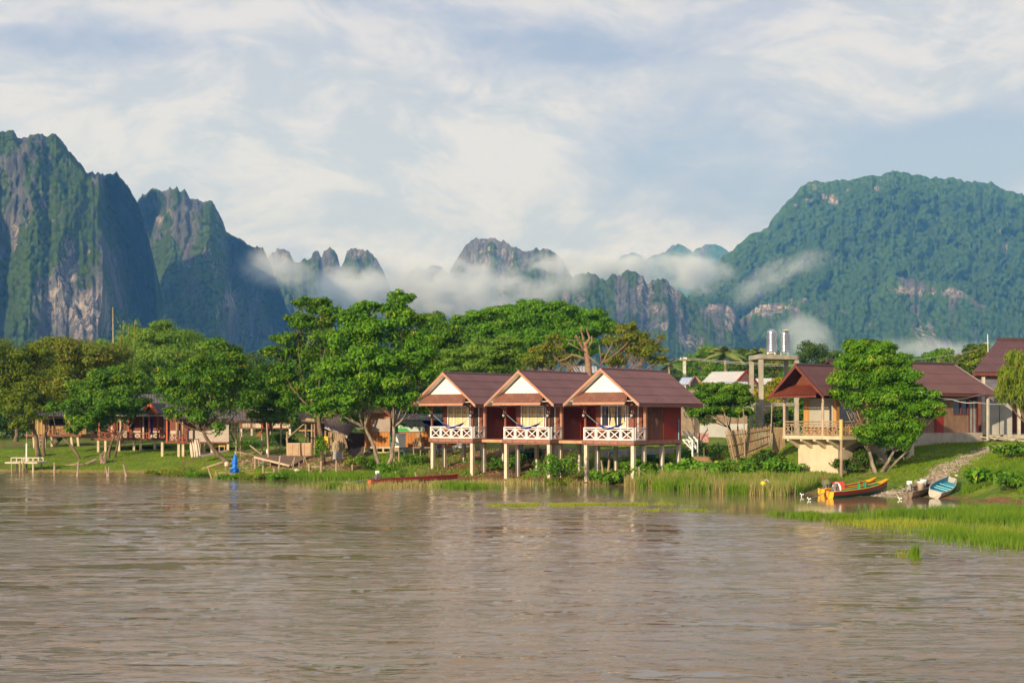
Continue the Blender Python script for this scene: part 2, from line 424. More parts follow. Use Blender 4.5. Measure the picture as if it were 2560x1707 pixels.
amp = mth(nt, 'MULTIPLY', mth(nt, 'ADD', mth(nt, 'MULTIPLY', patch, .55), .55), mth(nt, 'SUBTRACT', 1.0, mth(nt, 'MULTIPLY', at.outputs['Fac'], .93)))
hh = mth(nt, 'ADD', mth(nt, 'MULTIPLY', h1, .02), mth(nt, 'ADD', mth(nt, 'MULTIPLY', h2, .045), mth(nt, 'MULTIPLY', h3, .012)))
bp = nd(nt, 'ShaderNodeBump'); bp.inputs['Distance'].default_value = 1.0; bp.inputs['Strength'].default_value = 1.0
nt.links.new(mth(nt, 'MULTIPLY', hh, amp), bp.inputs['Height']); lk(nt, bp, 0, b, 'Normal'); lk(nt, b, 0, out, 0)
xa = np.concatenate([np.linspace(-1.3, -.40, 12)[:-1], np.linspace(-.40, .40, 420), np.linspace(.40, 1.3, 12)[1:]])
yy = [18.]
while yy[-1] < 118: yy.append(yy[-1]+max(.05, .0028*yy[-1]**1.0*(.55+yy[-1]/110)))
ya = np.array([2., 6., 12.]+yy+[125., 140., 160.])
A2, R2 = np.meshgrid(xa, ya, indexing='ij'); Xw = A2*np.maximum(R2, 14)
pxw = np.clip(Xw/np.maximum(R2, 8)*F+1280, -2500, 5000)
dsh = shoreY(pxw)-R2
wob = (fbm(Xw*.05+3, R2*.12, 4, 71)-.5)*16
cpx = [-2500, 300, 700, 1200, 1500, 1700, 2000, 2300, 5000]; cw = [2, 3, 13, 20, 22, 22, 26, 30, 30]
calm = sstep(2, -4, dsh-np.interp(pxw, cpx, cw)*.75+wob*.6)
pt_ = fbm(Xw/2.6, R2/.8, 5, 81, .6)*.66+fbm(Xw/15, R2/6, 3, 85)*.34
rough_ = (.06+.94*sstep(.39, .48, pt_))*(1-.97*calm)
wx_ = (fbm(Xw/5, R2/5, 3, 88)-.5)*1.6
hw_ = .065*(fbm((Xw+wx_)/1.3, (R2+wx_*.5)/.45, 4, 82, .6)-.5)+.022*(ridged((Xw-wx_)/2.6, (R2+wx_*.6)/.9, 2, 84)-.6)+.012*(vn(Xw/9, R2/4, 86)-.5)
Zw = hw_*rough_*1.35
Zw = np.where((R2 < 17) | (R2 > 119), 0, Zw)
o = npmesh('river', np.stack([Xw, R2, Zw], -1).reshape(-1, 3), gridfaces(len(xa), len(ya)), m, {'calm': ('POINT', np.maximum(calm, 1-rough_))}, smooth=True)
tag(o, kind='structure', label='muddy brown river with wind ripples')
# ---------------------------------------------------------------- mountains
def mountmat(name, forest, forest2, rock, rock2, bare):
    m, nt = newmat(name)
    out = nd(nt, 'ShaderNodeOutputMaterial'); b = nd(nt, 'ShaderNodeBsdfPrincipled'); tc = nd(nt, 'ShaderNodeTexCoord'); O = tc.outputs['Object']
    a = nd(nt, 'ShaderNodeAttribute', attribute_name='rock'); p = nd(nt, 'ShaderNodeAttribute', attribute_name='pale')
    cl = nd(nt, 'ShaderNodeAttribute', attribute_name='clump')
    f = mixc(nt, ramp(nt, cl.outputs['Fac'], .2, .75), forest, forest2)
    f = mixc(nt, ramp(nt, noise(nt, O, .02, 4, .6), .35, .7), f, tuple(x*.7 for x in forest2))
    stv = mapping(nt, O, (1, 1, .16))
    s1 = ramp(nt, noise(nt, stv, .07, 6, .7), .35, .65)
    r = mixc(nt, s1, rock, rock2)
    r = mixc(nt, mth(nt, 'MULTIPLY', p.outputs['Fac'], ramp(nt, noise(nt, stv, .11, 7, .8), .47, .58)), r, bare)
    k = mth(nt, 'ADD', a.outputs['Fac'], mth(nt, 'MULTIPLY', mth(nt, 'SUBTRACT', noise(nt, mapping(nt, O, (1, 1, .22)), .075, 7, .8), .5), 2.3))
    c = mixc(nt, ramp(nt, k, .46, .60), f, r)
    nt.links.new(c, b.inputs['Base Color']); b.inputs['Roughness'].default_value = 1; b.inputs['Specular IOR Level'].default_value = 0
    bp = nd(nt, 'ShaderNodeBump'); bp.inputs['Strength'].default_value = .8; bp.inputs['Distance'].default_value = 6
    nt.links.new(noise(nt, mapping(nt, O, (1, 1, .7)), .16, 9, .85), bp.inputs['Height']); lk(nt, bp, 0, b, 'Normal'); lk(nt, b, 0, out, 0)
    return m
MK = mountmat('karst_slope', (.014, .034, .006), (.070, .115, .020), (.150, .150, .158), (.055, .057, .064), (.42, .36, .32))
MG = mountmat('forest_slope', (.014, .042, .010), (.075, .150, .030), (.15, .145, .148), (.08, .078, .082), (.56, .49, .42))
def mountain(label, Y, sil, span, mat, prof=.55, bigamp=.25, bigs=120., cl=7.0, camp=4.0, rough=.010, rockk=1.0, pale=[], butt=None, step=2.2, back=300, seed=1, spike=0.0, rows=None, vs=3.5, vm=75, rkb=0.0):
    sx = [p[0] for p in sil]; sy = [p[1] for p in sil]
    u = np.arange(sx[0], sx[-1]+step, step)
    top = np.interp(u, sx, sy)
    jag = (fbm(u*.035, u*0, 5, seed+3, .62)-.5)*14+(ridged(u*.06, u*0, 3, seed+4)-.6)*spike
    jag = jag+(fbm(u*.16, u*0, 4, seed+8, .65)-.5)*9*(.35+.65*min(1, spike/8))
    top = top-jag*np.clip((HZ-top)/300, .2, 1)
    ztop = CH+(HZ-top)/F*Y
    n = rows or int(max(60, (HZ-min(sy))/2.4)); s = np.linspace(0, 1, n)
    U, S = np.meshgrid(u, s, indexing='ij'); ZT = ztop[:, None]*np.ones_like(S)
    base = 2.0
    hfr = (prof*S+(1-prof)*S**2.2) if prof > 0 else S
    Z = base+(ZT-base)*hfr
    mt = (U-1280)/F*Y                                     # metres across
    off = (1-S)**1.15*span
    off = off*np.clip(ZT/ztop.max(), .25, 1)
    if butt is not None:
        off = off+np.interp(U+(fbm(Z/70, U*0+.5, 4, seed+66)-.5)*46, [q[0] for q in butt], [q[1] for q in butt])*(1-S*.35)*sstep(0, .08, 1-S)
    fade = sstep(0, .12, 1-S)
    wx = (fbm(mt/90, Z/90, 3, seed+61)-.5)*90
    big = (ridged((mt+.25*Z+wx)/bigs, (Z+wx)/(bigs*vs), 4, seed)-.55)*bigs*bigamp*2
    med = (fbm((mt+wx*.4)/26, Z/vm, 5, seed+11, .62)-.5)*bigs*bigamp*1.5
    off = off+(big+med)*fade
    Yp = Y-off
    wl = worley(mt/cl, Z/cl*1.05+S*0, seed+21); wl2 = worley(mt/cl*.45, Z/cl*.5, seed+25)
    clump = 1-np.clip(wl, 0, 1)
    # steepness -> rock
    dZ = np.gradient(Z, axis=1); dO = np.gradient(Yp, axis=1)
    steep = dZ/np.maximum(np.hypot(dZ, dO), 1e-6)
    streak = fbm((mt+wx*.3)/24, Z/95, 6, seed+31, .68)
    rk = sstep(.80, .98, steep)*.45+(streak-.5)*2.6+sstep(.9, 1.0, S)*.2+.27+rkb
    rk = rk*rockk+(rockk-1)*.25
    pl = np.zeros_like(rk)
    PY = HZ-(Z-CH)/Yp*F
    for (cx, cy, rx, ry_, w) in pale:
        d = np.exp(-(((U-cx)/rx)**2+((PY-cy)/ry_)**2)*1.1); rk = rk+w*d; pl = np.maximum(pl, np.clip(d*1.7*min(1, w+.3), 0, 1))
    rk = np.clip(rk, 0, 1)
    wl3 = 1-np.clip(worley((mt+wx*.3)/(cl*2.3), Z/(cl*2.0), seed+27), 0, 1); vary = fbm(mt/60, Z/60, 3, seed+28)
    tree = camp*(clump*.75+(1-np.clip(wl2, 0, 1))*(.4+1.2*vary)+wl3*1.2*vary)*(1-rk*.75)
    Yp = Yp-tree; Z = Z+tree*.45*(Z > 6)
    Z = Z*(1+0*rough)
    Xp = (U-1280)/F*Yp
    Vf = np.stack([Xp, Yp, Z], -1)
    # far side going down behind the ridge
    nb = 8; bs = np.linspace(0, 1, nb+1)[1:]
    Vb = np.stack([np.stack([Vf[:, -1, 0]*(1+bs_*back/Y*.3), Vf[:, -1, 1]+bs_*back, Vf[:, -1, 2]*(1-bs_)**.8], -1) for bs_ in bs], 1)
    V = np.concatenate([Vf, Vb], 1); ex = lambda a, v=0.: np.concatenate([a, np.full((len(u), nb), v)], 1)
    o = npmesh('mountain', V.reshape(-1, 3), gridfaces(V.shape[0], V.shape[1]), mat,
               {'rock': ('POINT', ex(rk, .3)), 'pale': ('POINT', ex(pl)), 'clump': ('POINT', ex(clump))}, smooth=True)
    tag(o, label=label, kind='structure'); return o
mountain('high karst wall with bare pale cliffs filling the left edge', 1800,
  [(-700, 480), (-400, 400), (-200, 350), (-60, 330), (0, 333), (35, 337), (47, 350), (60, 342), (90, 338), (132, 341), (152, 352), (165, 365), (174, 388), (188, 402), (207, 420), (214, 433), (245, 437), (262, 441), (290, 436), (305, 450), (320, 470), (332, 490), (345, 512), (356, 545), (372, 600), (384, 680), (392, 780), (400, 900), (404, 1010)],
  330, MK, prof=.9, bigamp=.22, bigs=110, cl=6, camp=3.8, spike=10, seed=3, rockk=1.0,
  butt=[(-700, 60), (-60, 110), (0, 60), (60, 130), (120, 100), (215, 150), (246, 150), (262, -60), (330, -190), (404, -240)],
  pale=[(38, 590, 9, 45, .8), (165, 700, 22, 60, .7), (95, 715, 10, 45, .55), (140, 745, 30, 60, .6), (215, 790, 45, 60, .8), (262, 790, 14, 60, .7), (180, 640, 20, 60, .4), (75, 560, 12, 40, .35), (220, 630, 6, 20, .5), (120, 500, 30, 50, .3)])
mountain('jagged karst massif with sheer blue shaded walls beside the left wall', 2250,
  [(250, 700), (320, 600), (343, 512), (356, 490), (378, 476), (420, 474), (460, 475), (474, 494), (484, 492), (498, 503), (530, 505), (545, 525), (558, 560), (565, 582), (598, 592), (614, 612), (640, 620), (656, 617), (668, 640), (684, 680), (704, 740), (730, 800), (775, 900), (840, 1000)],
  330, MK, prof=.85, bigamp=.3, bigs=130, cl=7, camp=4, spike=16, seed=9,
  butt=[(250, -150), (380, -120), (430, 40), (520, 90), (560, 70), (590, -140), (840, -160)],
  pale=[(400, 550, 14, 14, .6), (425, 535, 8, 12, .6), (575, 760, 14, 40, .8), (545, 770, 6, 30, .4), (607, 850, 4, 20, .6), (530, 640, 20, 60, .25)])
mountain('row of karst towers rising out of the mist left of centre', 2900,
  [(600, 900), (640, 760), (668, 655), (680, 630), (700, 622), (722, 630), (737, 655), (748, 662), (762, 650), (778, 648), (783, 635), (795, 629), (804, 650), (810, 626), (830, 621), (843, 636), (851, 672), (858, 660), (868, 628), (885, 622), (918, 626), (938, 645), (950, 668), (962, 690), (975, 725), (1000, 790), (1060, 900), (1120, 1000)],
  300, MK, prof=.85, bigamp=.3, bigs=90, cl=10, camp=5, spike=14, seed=14, pale=[(695, 650, 25, 25, .5), (900, 650, 20, 30, .3)])
mountain('low dark peaks just showing above the central mist bank', 3600,
  [(960, 800), (1010, 690), (1036, 668), (1055, 676), (1078, 666), (1095, 664), (1112, 676), (1130, 690), (1170, 760), (1200, 900)], 300, MK, seed=19, cl=12, spike=10, step=3)
mountain('broad karst dome with grey cliffs behind the rain tree', 3250,
  [(1000, 950), (1060, 800), (1110, 700), (1132, 668), (1146, 640), (1165, 612), (1188, 600), (1230, 599), (1258, 602), (1278, 617), (1300, 620), (1315, 628), (1340, 624), (1368, 624), (1393, 640), (1410, 660), (1424, 688), (1470, 760), (1540, 860), (1640, 980)],
  420, MK, prof=.8, bigamp=.28, bigs=120, cl=11, camp=6, spike=6, seed=23, rockk=1.02,
  pale=[(1270, 640, 30, 50, .35), (1380, 655, 25, 30, .45), (1255, 720, 12, 30, .35), (1210, 640, 30, 50, .25)])
mountain('low karst ridge with pale rock faces behind the bungalows', 2450,
  [(1120, 900), (1200, 800), (1290, 765), (1345, 722), (1400, 702), (1432, 690), (1460, 686), (1490, 690), (1515, 704), (1530, 692), (1550, 690), (1562, 682), (1590, 680), (1606, 694), (1622, 712), (1642, 704), (1668, 702), (1695, 728), (1722, 752), (1750, 776), (1765, 765), (1800, 758), (1822, 766), (1842, 792), (1870, 850), (1930, 930), (2000, 1010)],
  480, MK, prof=.75, bigamp=.32, bigs=110, cl=9, camp=5, spike=12, seed=29, rockk=1.02,
  pale=[(1610, 725, 22, 26, .6), (1612, 765, 8, 30, .6), (1640, 775, 12, 12, .5), (1680, 735, 16, 26, .5), (1825, 790, 12, 40, .6), (1780, 770, 16, 12, .4), (1715, 860, 30, 26, .6), (1660, 820, 16, 16, .5), (1440, 750, 40, 20, .35), (1755, 870, 8, 18, .5)])
mountain('distant blue ridge above the cloud right of centre', 6300,
  [(1400, 760), (1550, 648), (1562, 640), (1580, 636), (1602, 642), (1614, 652), (1640, 641), (1662, 628), (1680, 616), (1697, 613), (1718, 622), (1732, 632), (1745, 621), (1765, 615), (1790, 616), (1808, 622), (1830, 640), (1900, 690), (1980, 760)],
  600, MG, seed=33, cl=24, camp=8, spike=0, bigs=260, step=3, rockk=.6)
mountain('broad forested mountain with pale crags along its summit at the right', 3300,
  [(1560, 900), (1640, 830), (1720, 740), (1780, 676), (1800, 655), (1832, 628), (1870, 600), (1912, 575), (1935, 548), (1960, 520), (1985, 495), (2000, 478), (2018, 460), (2045, 456), (2068, 462), (2095, 457), (2115, 461), (2140, 452), (2165, 448), (2190, 444), (2225, 436), (2265, 438), (2300, 446), (2345, 454), (2360, 452), (2400, 455), (2430, 462), (2450, 460), (2480, 466), (2505, 478), (2520, 486), (2560, 492), (2650, 530), (2900, 640), (3300, 800)],
  1150, MG, prof=.95, bigamp=.30, bigs=260, cl=10, camp=7, spike=3, seed=41, rockk=.5, step=1.9, vs=1.1, vm=30, rkb=-.38,
  pale=[(2082, 505, 14, 14, 1.1), (2060, 495, 8, 8, .9), (2192, 475, 9, 10, 1.0), (2228, 475, 8, 6, .7), (2120, 482, 12, 8, .6), (2020, 505, 18, 8, .7), (1990, 518, 8, 5, .7), (2510, 625, 12, 22, .8), (2500, 580, 6, 12, .6), (2412, 475, 8, 8, .5), (2030, 470, 30, 18, .4), (2200, 455, 60, 10, .3), (2550, 580, 8, 8, .5)])
mountain('rocky wooded foothill at the foot of the right mountain', 2700,
  [(1700, 980), (1790, 860), (1850, 800), (1900, 768), (1960, 752), (2010, 748), (2060, 764), (2100, 778), (2140, 790), (2180, 740), (2212, 708), (2235, 696), (2280, 700), (2340, 712), (2400, 728), (2450, 760), (2500, 782), (2560, 800), (2700, 850), (3000, 940)],
  700, MG, prof=.7, bigamp=.4, bigs=150, cl=10, camp=7, spike=6, seed=47, rockk=.9, rkb=-.1, vs=1.8, vm=45,
  pale=[(2140, 830, 26, 30, .6), (2240, 730, 40, 10, .5), (2350, 735, 70, 12, .5), (2300, 840, 40, 40, .5), (1930, 775, 60, 18, .55), (2060, 810, 10, 24, .45), (1990, 745, 40, 12, .4), (2330, 800, 30, 30, .3)])

# ---------------------------------------------------------------- air
m, nt = newmat('hazy_air'); out = nd(nt, 'ShaderNodeOutputMaterial'); v = nd(nt, 'ShaderNodeVolumePrincipled')
v.inputs['Color'].default_value = (.13, .40, 1.0, 1); v.inputs['Absorption Color'].default_value = (1, 1, 1, 1); v.inputs['Density'].default_value = 1.3e-4; v.inputs['Anisotropy'].default_value = .0
nt.links.new(v.outputs[0], out.inputs['Volume'])
hb = MB().box((-9000, -400, -4.5), (9000, 7400, 1400)); o = build('haze', hb, m); tag(o, kind='stuff', label='thin blue morning haze over the whole valley')

# mist lying between the karst towers: real volumes with torn edges
def mist(label, px, py, Y, rx, ry_, depth, dens, sc=.02, tilt=0.0, thr=.27, seed=0):
    m, nt = newmat('mist_vapour'); out = nd(nt, 'ShaderNodeOutputMaterial'); v = nd(nt, 'ShaderNodeVolumePrincipled')
    tc = nd(nt, 'ShaderNodeTexCoord'); O = tc.outputs['Object']; a = rx*Y/F; b_ = ry_*Y/F; d = depth/2
    vv = mapping(nt, O, (1, 1, 1), (0, 0, 0))
    n = noise(nt, mapping(nt, vv, (1, .6, 1.5), (seed*31.7, seed*13.1, seed*7.3)), sc, 4, .6, dist=.4)
    L = nd(nt, 'ShaderNodeVectorMath', operation='LENGTH'); nt.links.new(mapping(nt, vv, (1/a, 1/d, 1/b_)), L.inputs[0])
    fall = ramp(nt, L.outputs['Value'], 1.0, 0.0, False)
    k = mth(nt, 'SUBTRACT', mth(nt, 'ADD', mth(nt, 'MULTIPLY', fall, .75), mth(nt, 'MULTIPLY', mth(nt, 'SUBTRACT', n, .5), 1.15)), thr-.2)
    k = mth(nt, 'MULTIPLY', ramp(nt, k, 0, .95), ramp(nt, fall, 0, .4))
    nt.links.new(mth(nt, 'MULTIPLY', k, dens), v.inputs['Density'])
    v.inputs['Color'].default_value = (.84, .91, 1, 1); v.inputs['Anisotropy'].default_value = .0
    nt.links.new(v.outputs[0], out.inputs['Volume'])
    bm_ = MB().lathe((0, 0, 0), [(math.cos(t)*1.0, math.sin(t)) for t in np.linspace(-1.5, 1.5, 9)], 20)
    bm_.v = [(x*a*1.04, y*d*1.04, z*b_*1.04) for x, y, z in bm_.v]
    o = build('mist', bm_, m); o.location = P(px, py, Y); o.rotation_euler = (0, tilt, 0)
    tag(o, label=label, kind='stuff'); return o
mist('pale mist bank between the jagged massif and the karst towers', 690, 672, 1980, 125, 72, 160, 0.0353, seed=1, tilt=.25)
mist('thick mist rolled in front of the small karst towers', 890, 725, 2500, 190, 95, 260, 0.0353, seed=2)
mist('large bright mist bank in the valley gap left of the dome', 1110, 725, 2950, 330, 125, 260, 0.0485, seed=3, tilt=.12)
mist('thin mist sheet over the low karst ridge', 1380, 720, 2180, 190, 55, 120, 0.0308, seed=4, tilt=-.3)
mist('long white cloud lying behind the low karst ridge', 1560, 672, 2900, 330, 62, 200, 0.0573, seed=5, tilt=.05)
mist('rounded white cloud against the distant blue ridge', 1745, 680, 2750, 130, 70, 200, 0.0573, seed=6, tilt=.3)
mist('wisp of mist on the flank of the right mountain', 1990, 665, 2250, 130, 55, 80, 0.0308, seed=7, tilt=-.25)
mist('mist veil hanging above the rocky foothill', 1890, 720, 2150, 110, 60, 90, 0.0220, seed=8, tilt=-.5)
mist('triangular mist patch behind the water tanks', 2010, 850, 1900, 110, 80, 110, 0.0397, seed=9, tilt=.4)
mist('low mist along the foot of the right mountain', 2330, 880, 1800, 330, 50, 120, 0.0264, seed=10)
# ---------------------------------------------------------------- foliage
def unit(a): return a/np.maximum(np.linalg.norm(a, axis=-1, keepdims=True), 1e-9)
def leaves(name, C, N, L, Wd, mat, origin=None, droop=.3, tint=None):
    """diamond shaped, slightly folded leaves; C centres, N normals"""
    n = len(C); L = np.broadcast_to(L, n)*rng.uniform(.5, 1.4, n); Wd = np.broadcast_to(Wd, n)*rng.uniform(.75, 1.2, n)
    t = unit(np.cross(N, unit(rng.normal(size=(n, 3))))); b = np.cross(N, t)
    t = unit(t-np.array([0, 0, 1])*droop*rng.uniform(0, 1, (n, 1)))
    V = np.stack([C-t*(L[:, None]*.5), C+b*(Wd[:, None]*.5)+N*(Wd[:, None]*.1), C+t*(L[:, None]*.5)-np.array([0, 0, 1])*(L[:, None]*droop*.4), C-b*(Wd[:, None]*.5)+N*(Wd[:, None]*.1)], 1).reshape(-1, 3)
    i = np.arange(n)*4
    Fc = np.stack([i, i+1, i+2, i+3], -1)
    if tint is None: tint = rng.uniform(0, 1, n)
    o = npmesh(name, V, Fc, mat, {'tint': ('FACE', tint)}, origin=origin)
    return o
def crown_points(ells, per, flat=.55, sub=(.30, .48), nsub=14, fill=.25):
    """ells: (centre, radii). Leaf positions on many flattened clumps sitting on each ellipsoid"""
    Cs, Ns, Ts = [], [], []
    for c, r in ells:
        c = np.array(c); r = np.array(r); k = max(5, int(nsub*(.6+.15*float(r.max()))))
        d = unit(rng.normal(size=(k, 3))); d[:, 2] = np.where(d[:, 2] < -.35, -d[:, 2]*.6, d[:, 2]); d = unit(d)
        rad = rng.uniform(.5, .92, k)[:, None]
        sc_ = c+d*r*rad; sr = rng.uniform(sub[0], sub[1], k)*r.mean()
        vol = sr**2; tot = int(per*r.mean()**2); ns = np.maximum(6, (tot*vol/vol.sum()).astype(int))
        for j in range(k):
            m_ = ns[j]; q = unit(rng.normal(size=(m_, 3))); rr = rng.uniform(.35, 1.0, m_)**.5
            lump = 1+.25*np.sin(q[:, 0]*7+j)*np.cos(q[:, 1]*6+q[:, 2]*5)
            p = q*(rr*lump)[:, None]*sr[j]; p[:, 2] *= flat; p += sc_[j]
            nn = unit(q*.55+np.array([0, 0, .55])+d[j]*.35+rng.normal(size=(m_, 3))*.42)
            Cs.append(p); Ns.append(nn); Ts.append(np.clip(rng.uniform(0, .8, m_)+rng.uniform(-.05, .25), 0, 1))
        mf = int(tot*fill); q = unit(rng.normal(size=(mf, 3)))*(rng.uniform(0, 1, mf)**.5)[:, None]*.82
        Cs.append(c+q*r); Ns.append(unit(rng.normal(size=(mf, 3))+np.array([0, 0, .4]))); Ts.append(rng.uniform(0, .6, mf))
    return np.concatenate(Cs), np.concatenate(Ns), np.concatenate(Ts)
def limb(mb, a, b, r0, r1, sag=.12, n=7, sides=7):
    a = Vector(a); b = Vector(b); d = (b-a).length; j = Vector(rng.normal(size=3))*d*.05
    pts = []; rs = []
    for i in range(n):
        t = i/(n-1); p = a.lerp(b, t); p.z += math.sin(t*math.pi)*-sag*d*.3; p += j*math.sin(t*math.pi)+Vector(rng.normal(size=3))*r0*.15*(0 < i < n-1)
        pts.append(p); rs.append(r0+(r1-r0)*t)
    mb.tube(pts, rs, sides)
BARK = pm('tree_bark', (.20, .14, .085), (.10, .07, .045), (1, 1, .3), 3.0, .9, .6)
BARK2 = pm('pale_mottled_bark', (.34, .27, .19), (.12, .09, .06), (1, 1, .4), 4.0, .9, .6)
LM = {
 'lush': leafmat('lush_leaf', (.050, .150, .010), (.150, .285, .018), (0.442, 0.378, 0.030)),
 'bright': leafmat('bright_leaf', (.066, .195, .010), (.165, .34, .018), (0.495, 0.446, 0.050)),
 'olive': leafmat('olive_leaf', (.105, .165, .012), (.22, .28, .02), (0.460, 0.270, 0.030)),
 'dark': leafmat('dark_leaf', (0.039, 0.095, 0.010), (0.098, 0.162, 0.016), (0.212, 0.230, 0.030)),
 'feather': leafmat('feathery_leaf', (.105, .225, .02), (.22, .35, .035), (0.389, 0.365, 0.060)),
 'brown': leafmat('brownish_leaf', (.115, .165, .012), (.23, .26, .022), (0.531, 0.243, 0.050)),
 'yellow': leafmat('yellow_leaf', (.13, .21, .02), (.25, .30, .03), (0.672, 0.405, 0.050)),
 'orange': leafmat('orange_tipped_leaf', (0.177, 0.230, 0.020), (0.425, 0.324, 0.030), (0.884, 0.337, 0.040)),
}
PERX = 1.75
def tree(name, label, base, stems, blobs, Y, mat, leaf=.26, per=420, group=None, bark=None, tr=.22, flat=.55, sub=(.30, .48), nsub=14, cat='tree', depth=.85, lw=.5, fork=.45, droop=.3, fill=.4, extra=None, grow=1.0):
    """blobs: (px, py, rx, ry[, dY]) crown masses; stems: list of (dx, dy, r, leanx)"""
    bx, bY = base; root = G(bx, bY); t = thing(name, label, cat, root, group=group)
    ells = []
    for q in blobs:
        px, py, rx, ry_ = q[:4]; dY = q[4] if len(q) > 4 else 0
        s = (Y+dY)/F; c = P(px, py, Y+dY); ells.append((c, (rx*s*grow, rx*s*depth*grow, ry_*s*1.05*grow)))
    mb = MB(); allc = sum((e[0] for e in ells), Vector())/len(ells)
    stems = stems or [(0, 0, tr)]
    tops = []
    for i, st in enumerate(stems):
        a = root+Vector((st[0], st[1], -.25)); h = (allc.z-root.z)*fork
        e = Vector((root.x+st[0]*1.8+(allc.x-root.x)*.35, root.y+st[1]+.3, root.z+h)); 
        if len(st) > 3: e.x += st[3]
        limb(mb, a, e, st[2]*1.25, st[2]*.7, 0, 7, 9); tops.append((e, st[2]*.7))
    for c, r in ells:
        k = min(range(len(tops)), key=lambda i: (tops[i][0]-Vector(c)).length); e, rr = tops[k]
        tip = Vector(c)+Vector((0, 0, -r[2]*.1)); limb(mb, e-Vector((0, 0, .1)), tip, rr*.62, rr*.16, .2, 7, 6)
        for j in range(4):
            w = e.lerp(tip, .45+.12*j); dd = Vector(unit(rng.normal(size=3)))
            limb(mb, w, Vector(c)+Vector((dd.x*r[0]*.8, dd.y*r[1]*.8, abs(dd.z)*r[2]*.7)), rr*.28, rr*.06, .1, 5, 5)
    if extra: extra(mb)
    part('trunk', mb, bark or BARK, t, world=True, smooth=True)
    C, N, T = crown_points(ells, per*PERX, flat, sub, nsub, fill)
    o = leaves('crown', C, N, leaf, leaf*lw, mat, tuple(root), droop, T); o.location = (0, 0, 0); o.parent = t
    return t
def shrub(label, px, Y, w, h, mat, leaf=.16, n=900, group=None, name='shrub', dep=1.0, stems=5, nblob=5, droop=.3, lw=.55, cat='shrub', pz=0):
    root = G(px, Y, pz); t = thing(name, label, cat, root, group=group); ells = []
    for i in range(nblob):
        a = rng.uniform(-.5, .5); ells.append((root+Vector((a*w*.75, rng.uniform(-.35, .35)*w*dep, h*rng.uniform(.35, .68))), (w*.26, w*.26*dep, h*.32)))
    mb = MB()
    for c, r in ells:
        for j in range(max(1, stems//2)): limb(mb, root+Vector((rng.uniform(-.1, .1)*w, 0, -.08)), Vector(c)+Vector(rng.normal(size=3))*r[0]*.5, .022, .008, 0, 5, 5)
    part('stem', mb, BARK, t, world=True, smooth=True)
    per = n/sum(((e[1][0]+e[1][1]+e[1][2])/3)**2 for e in ells)
    C, N, T = crown_points(ells, per, .8, (.35, .6), 10, .3)
    z0 = root.z+.03; C[:, 2] = np.maximum(C[:, 2], z0)
    o = leaves('foliage', C, N, leaf, leaf*lw, mat, tuple(root), droop, T); o.location = (0, 0, 0); o.parent = t
    return t
# blades of grass, reeds and weeds in the ground's or the water's own metres
def grass(label, X, Y, Z, h, w, mat, lean=.35, name='grass', seg_bend=.5):
    n = len(X); h = h*rng.uniform(.55, 1.2, n); a = rng.uniform(0, 2*math.pi, n); f = rng.uniform(0, math.pi, n)
    ld = np.stack([np.cos(a), np.sin(a), np.zeros(n)], -1)*(lean*h*rng.uniform(.2, 1, n))[:, None]
    wd = np.stack([np.cos(f)*.9, np.sin(f)*.45, np.zeros(n)], -1)*(w*.5)
    B = np.stack([X, Y, Z-.03], -1); up = np.zeros((n, 3)); up[:, 2] = h
    mid = B+up*.55+ld*.3; tip = B+up+ld
    V = np.stack([B-wd, B+wd, mid+wd*.8, mid-wd*.8, tip], 1).reshape(-1, 3); i = np.arange(n)*5
    tint = rng.uniform(0, .9, n)*.6+.4*np.clip(fbm(X*.6, Y*.6, 3, 77)*1.6-.3, 0, 1)
    me_f3 = np.stack([i+3, i+2, i+4], -1)
    o = _tri_quad(name, V, np.stack([i, i+1, i+2, i+3], -1), me_f3, mat, tint)
    tag(o, label=label, kind='stuff'); return o
def _tri_quad(name, V, Q, T, mat, tint):
    me = bpy.data.meshes.new(name); nq, nt_ = len(Q), len(T)
    me.vertices.add(len(V)); me.vertices.foreach_set('co', np.asarray(V, np.float32).ravel())
    me.loops.add(nq*4+nt_*3); me.loops.foreach_set('vertex_index', np.concatenate([Q.ravel(), T.ravel()]).astype(np.int32))
    me.polygons.add(nq+nt_); me.polygons.foreach_set('loop_start', np.concatenate([np.arange(nq)*4, nq*4+np.arange(nt_)*3]).astype(np.int32))
    a = me.attributes.new('tint', 'FLOAT', 'FACE'); a.data.foreach_set('value', np.concatenate([tint, tint]).astype(np.float32))
    me.update(calc_edges=True); me.materials.append(mat); o = bpy.data.objects.new(name, me); COL.objects.link(o); return o
# ---------------------------------------------------------------- the trees
T = tree
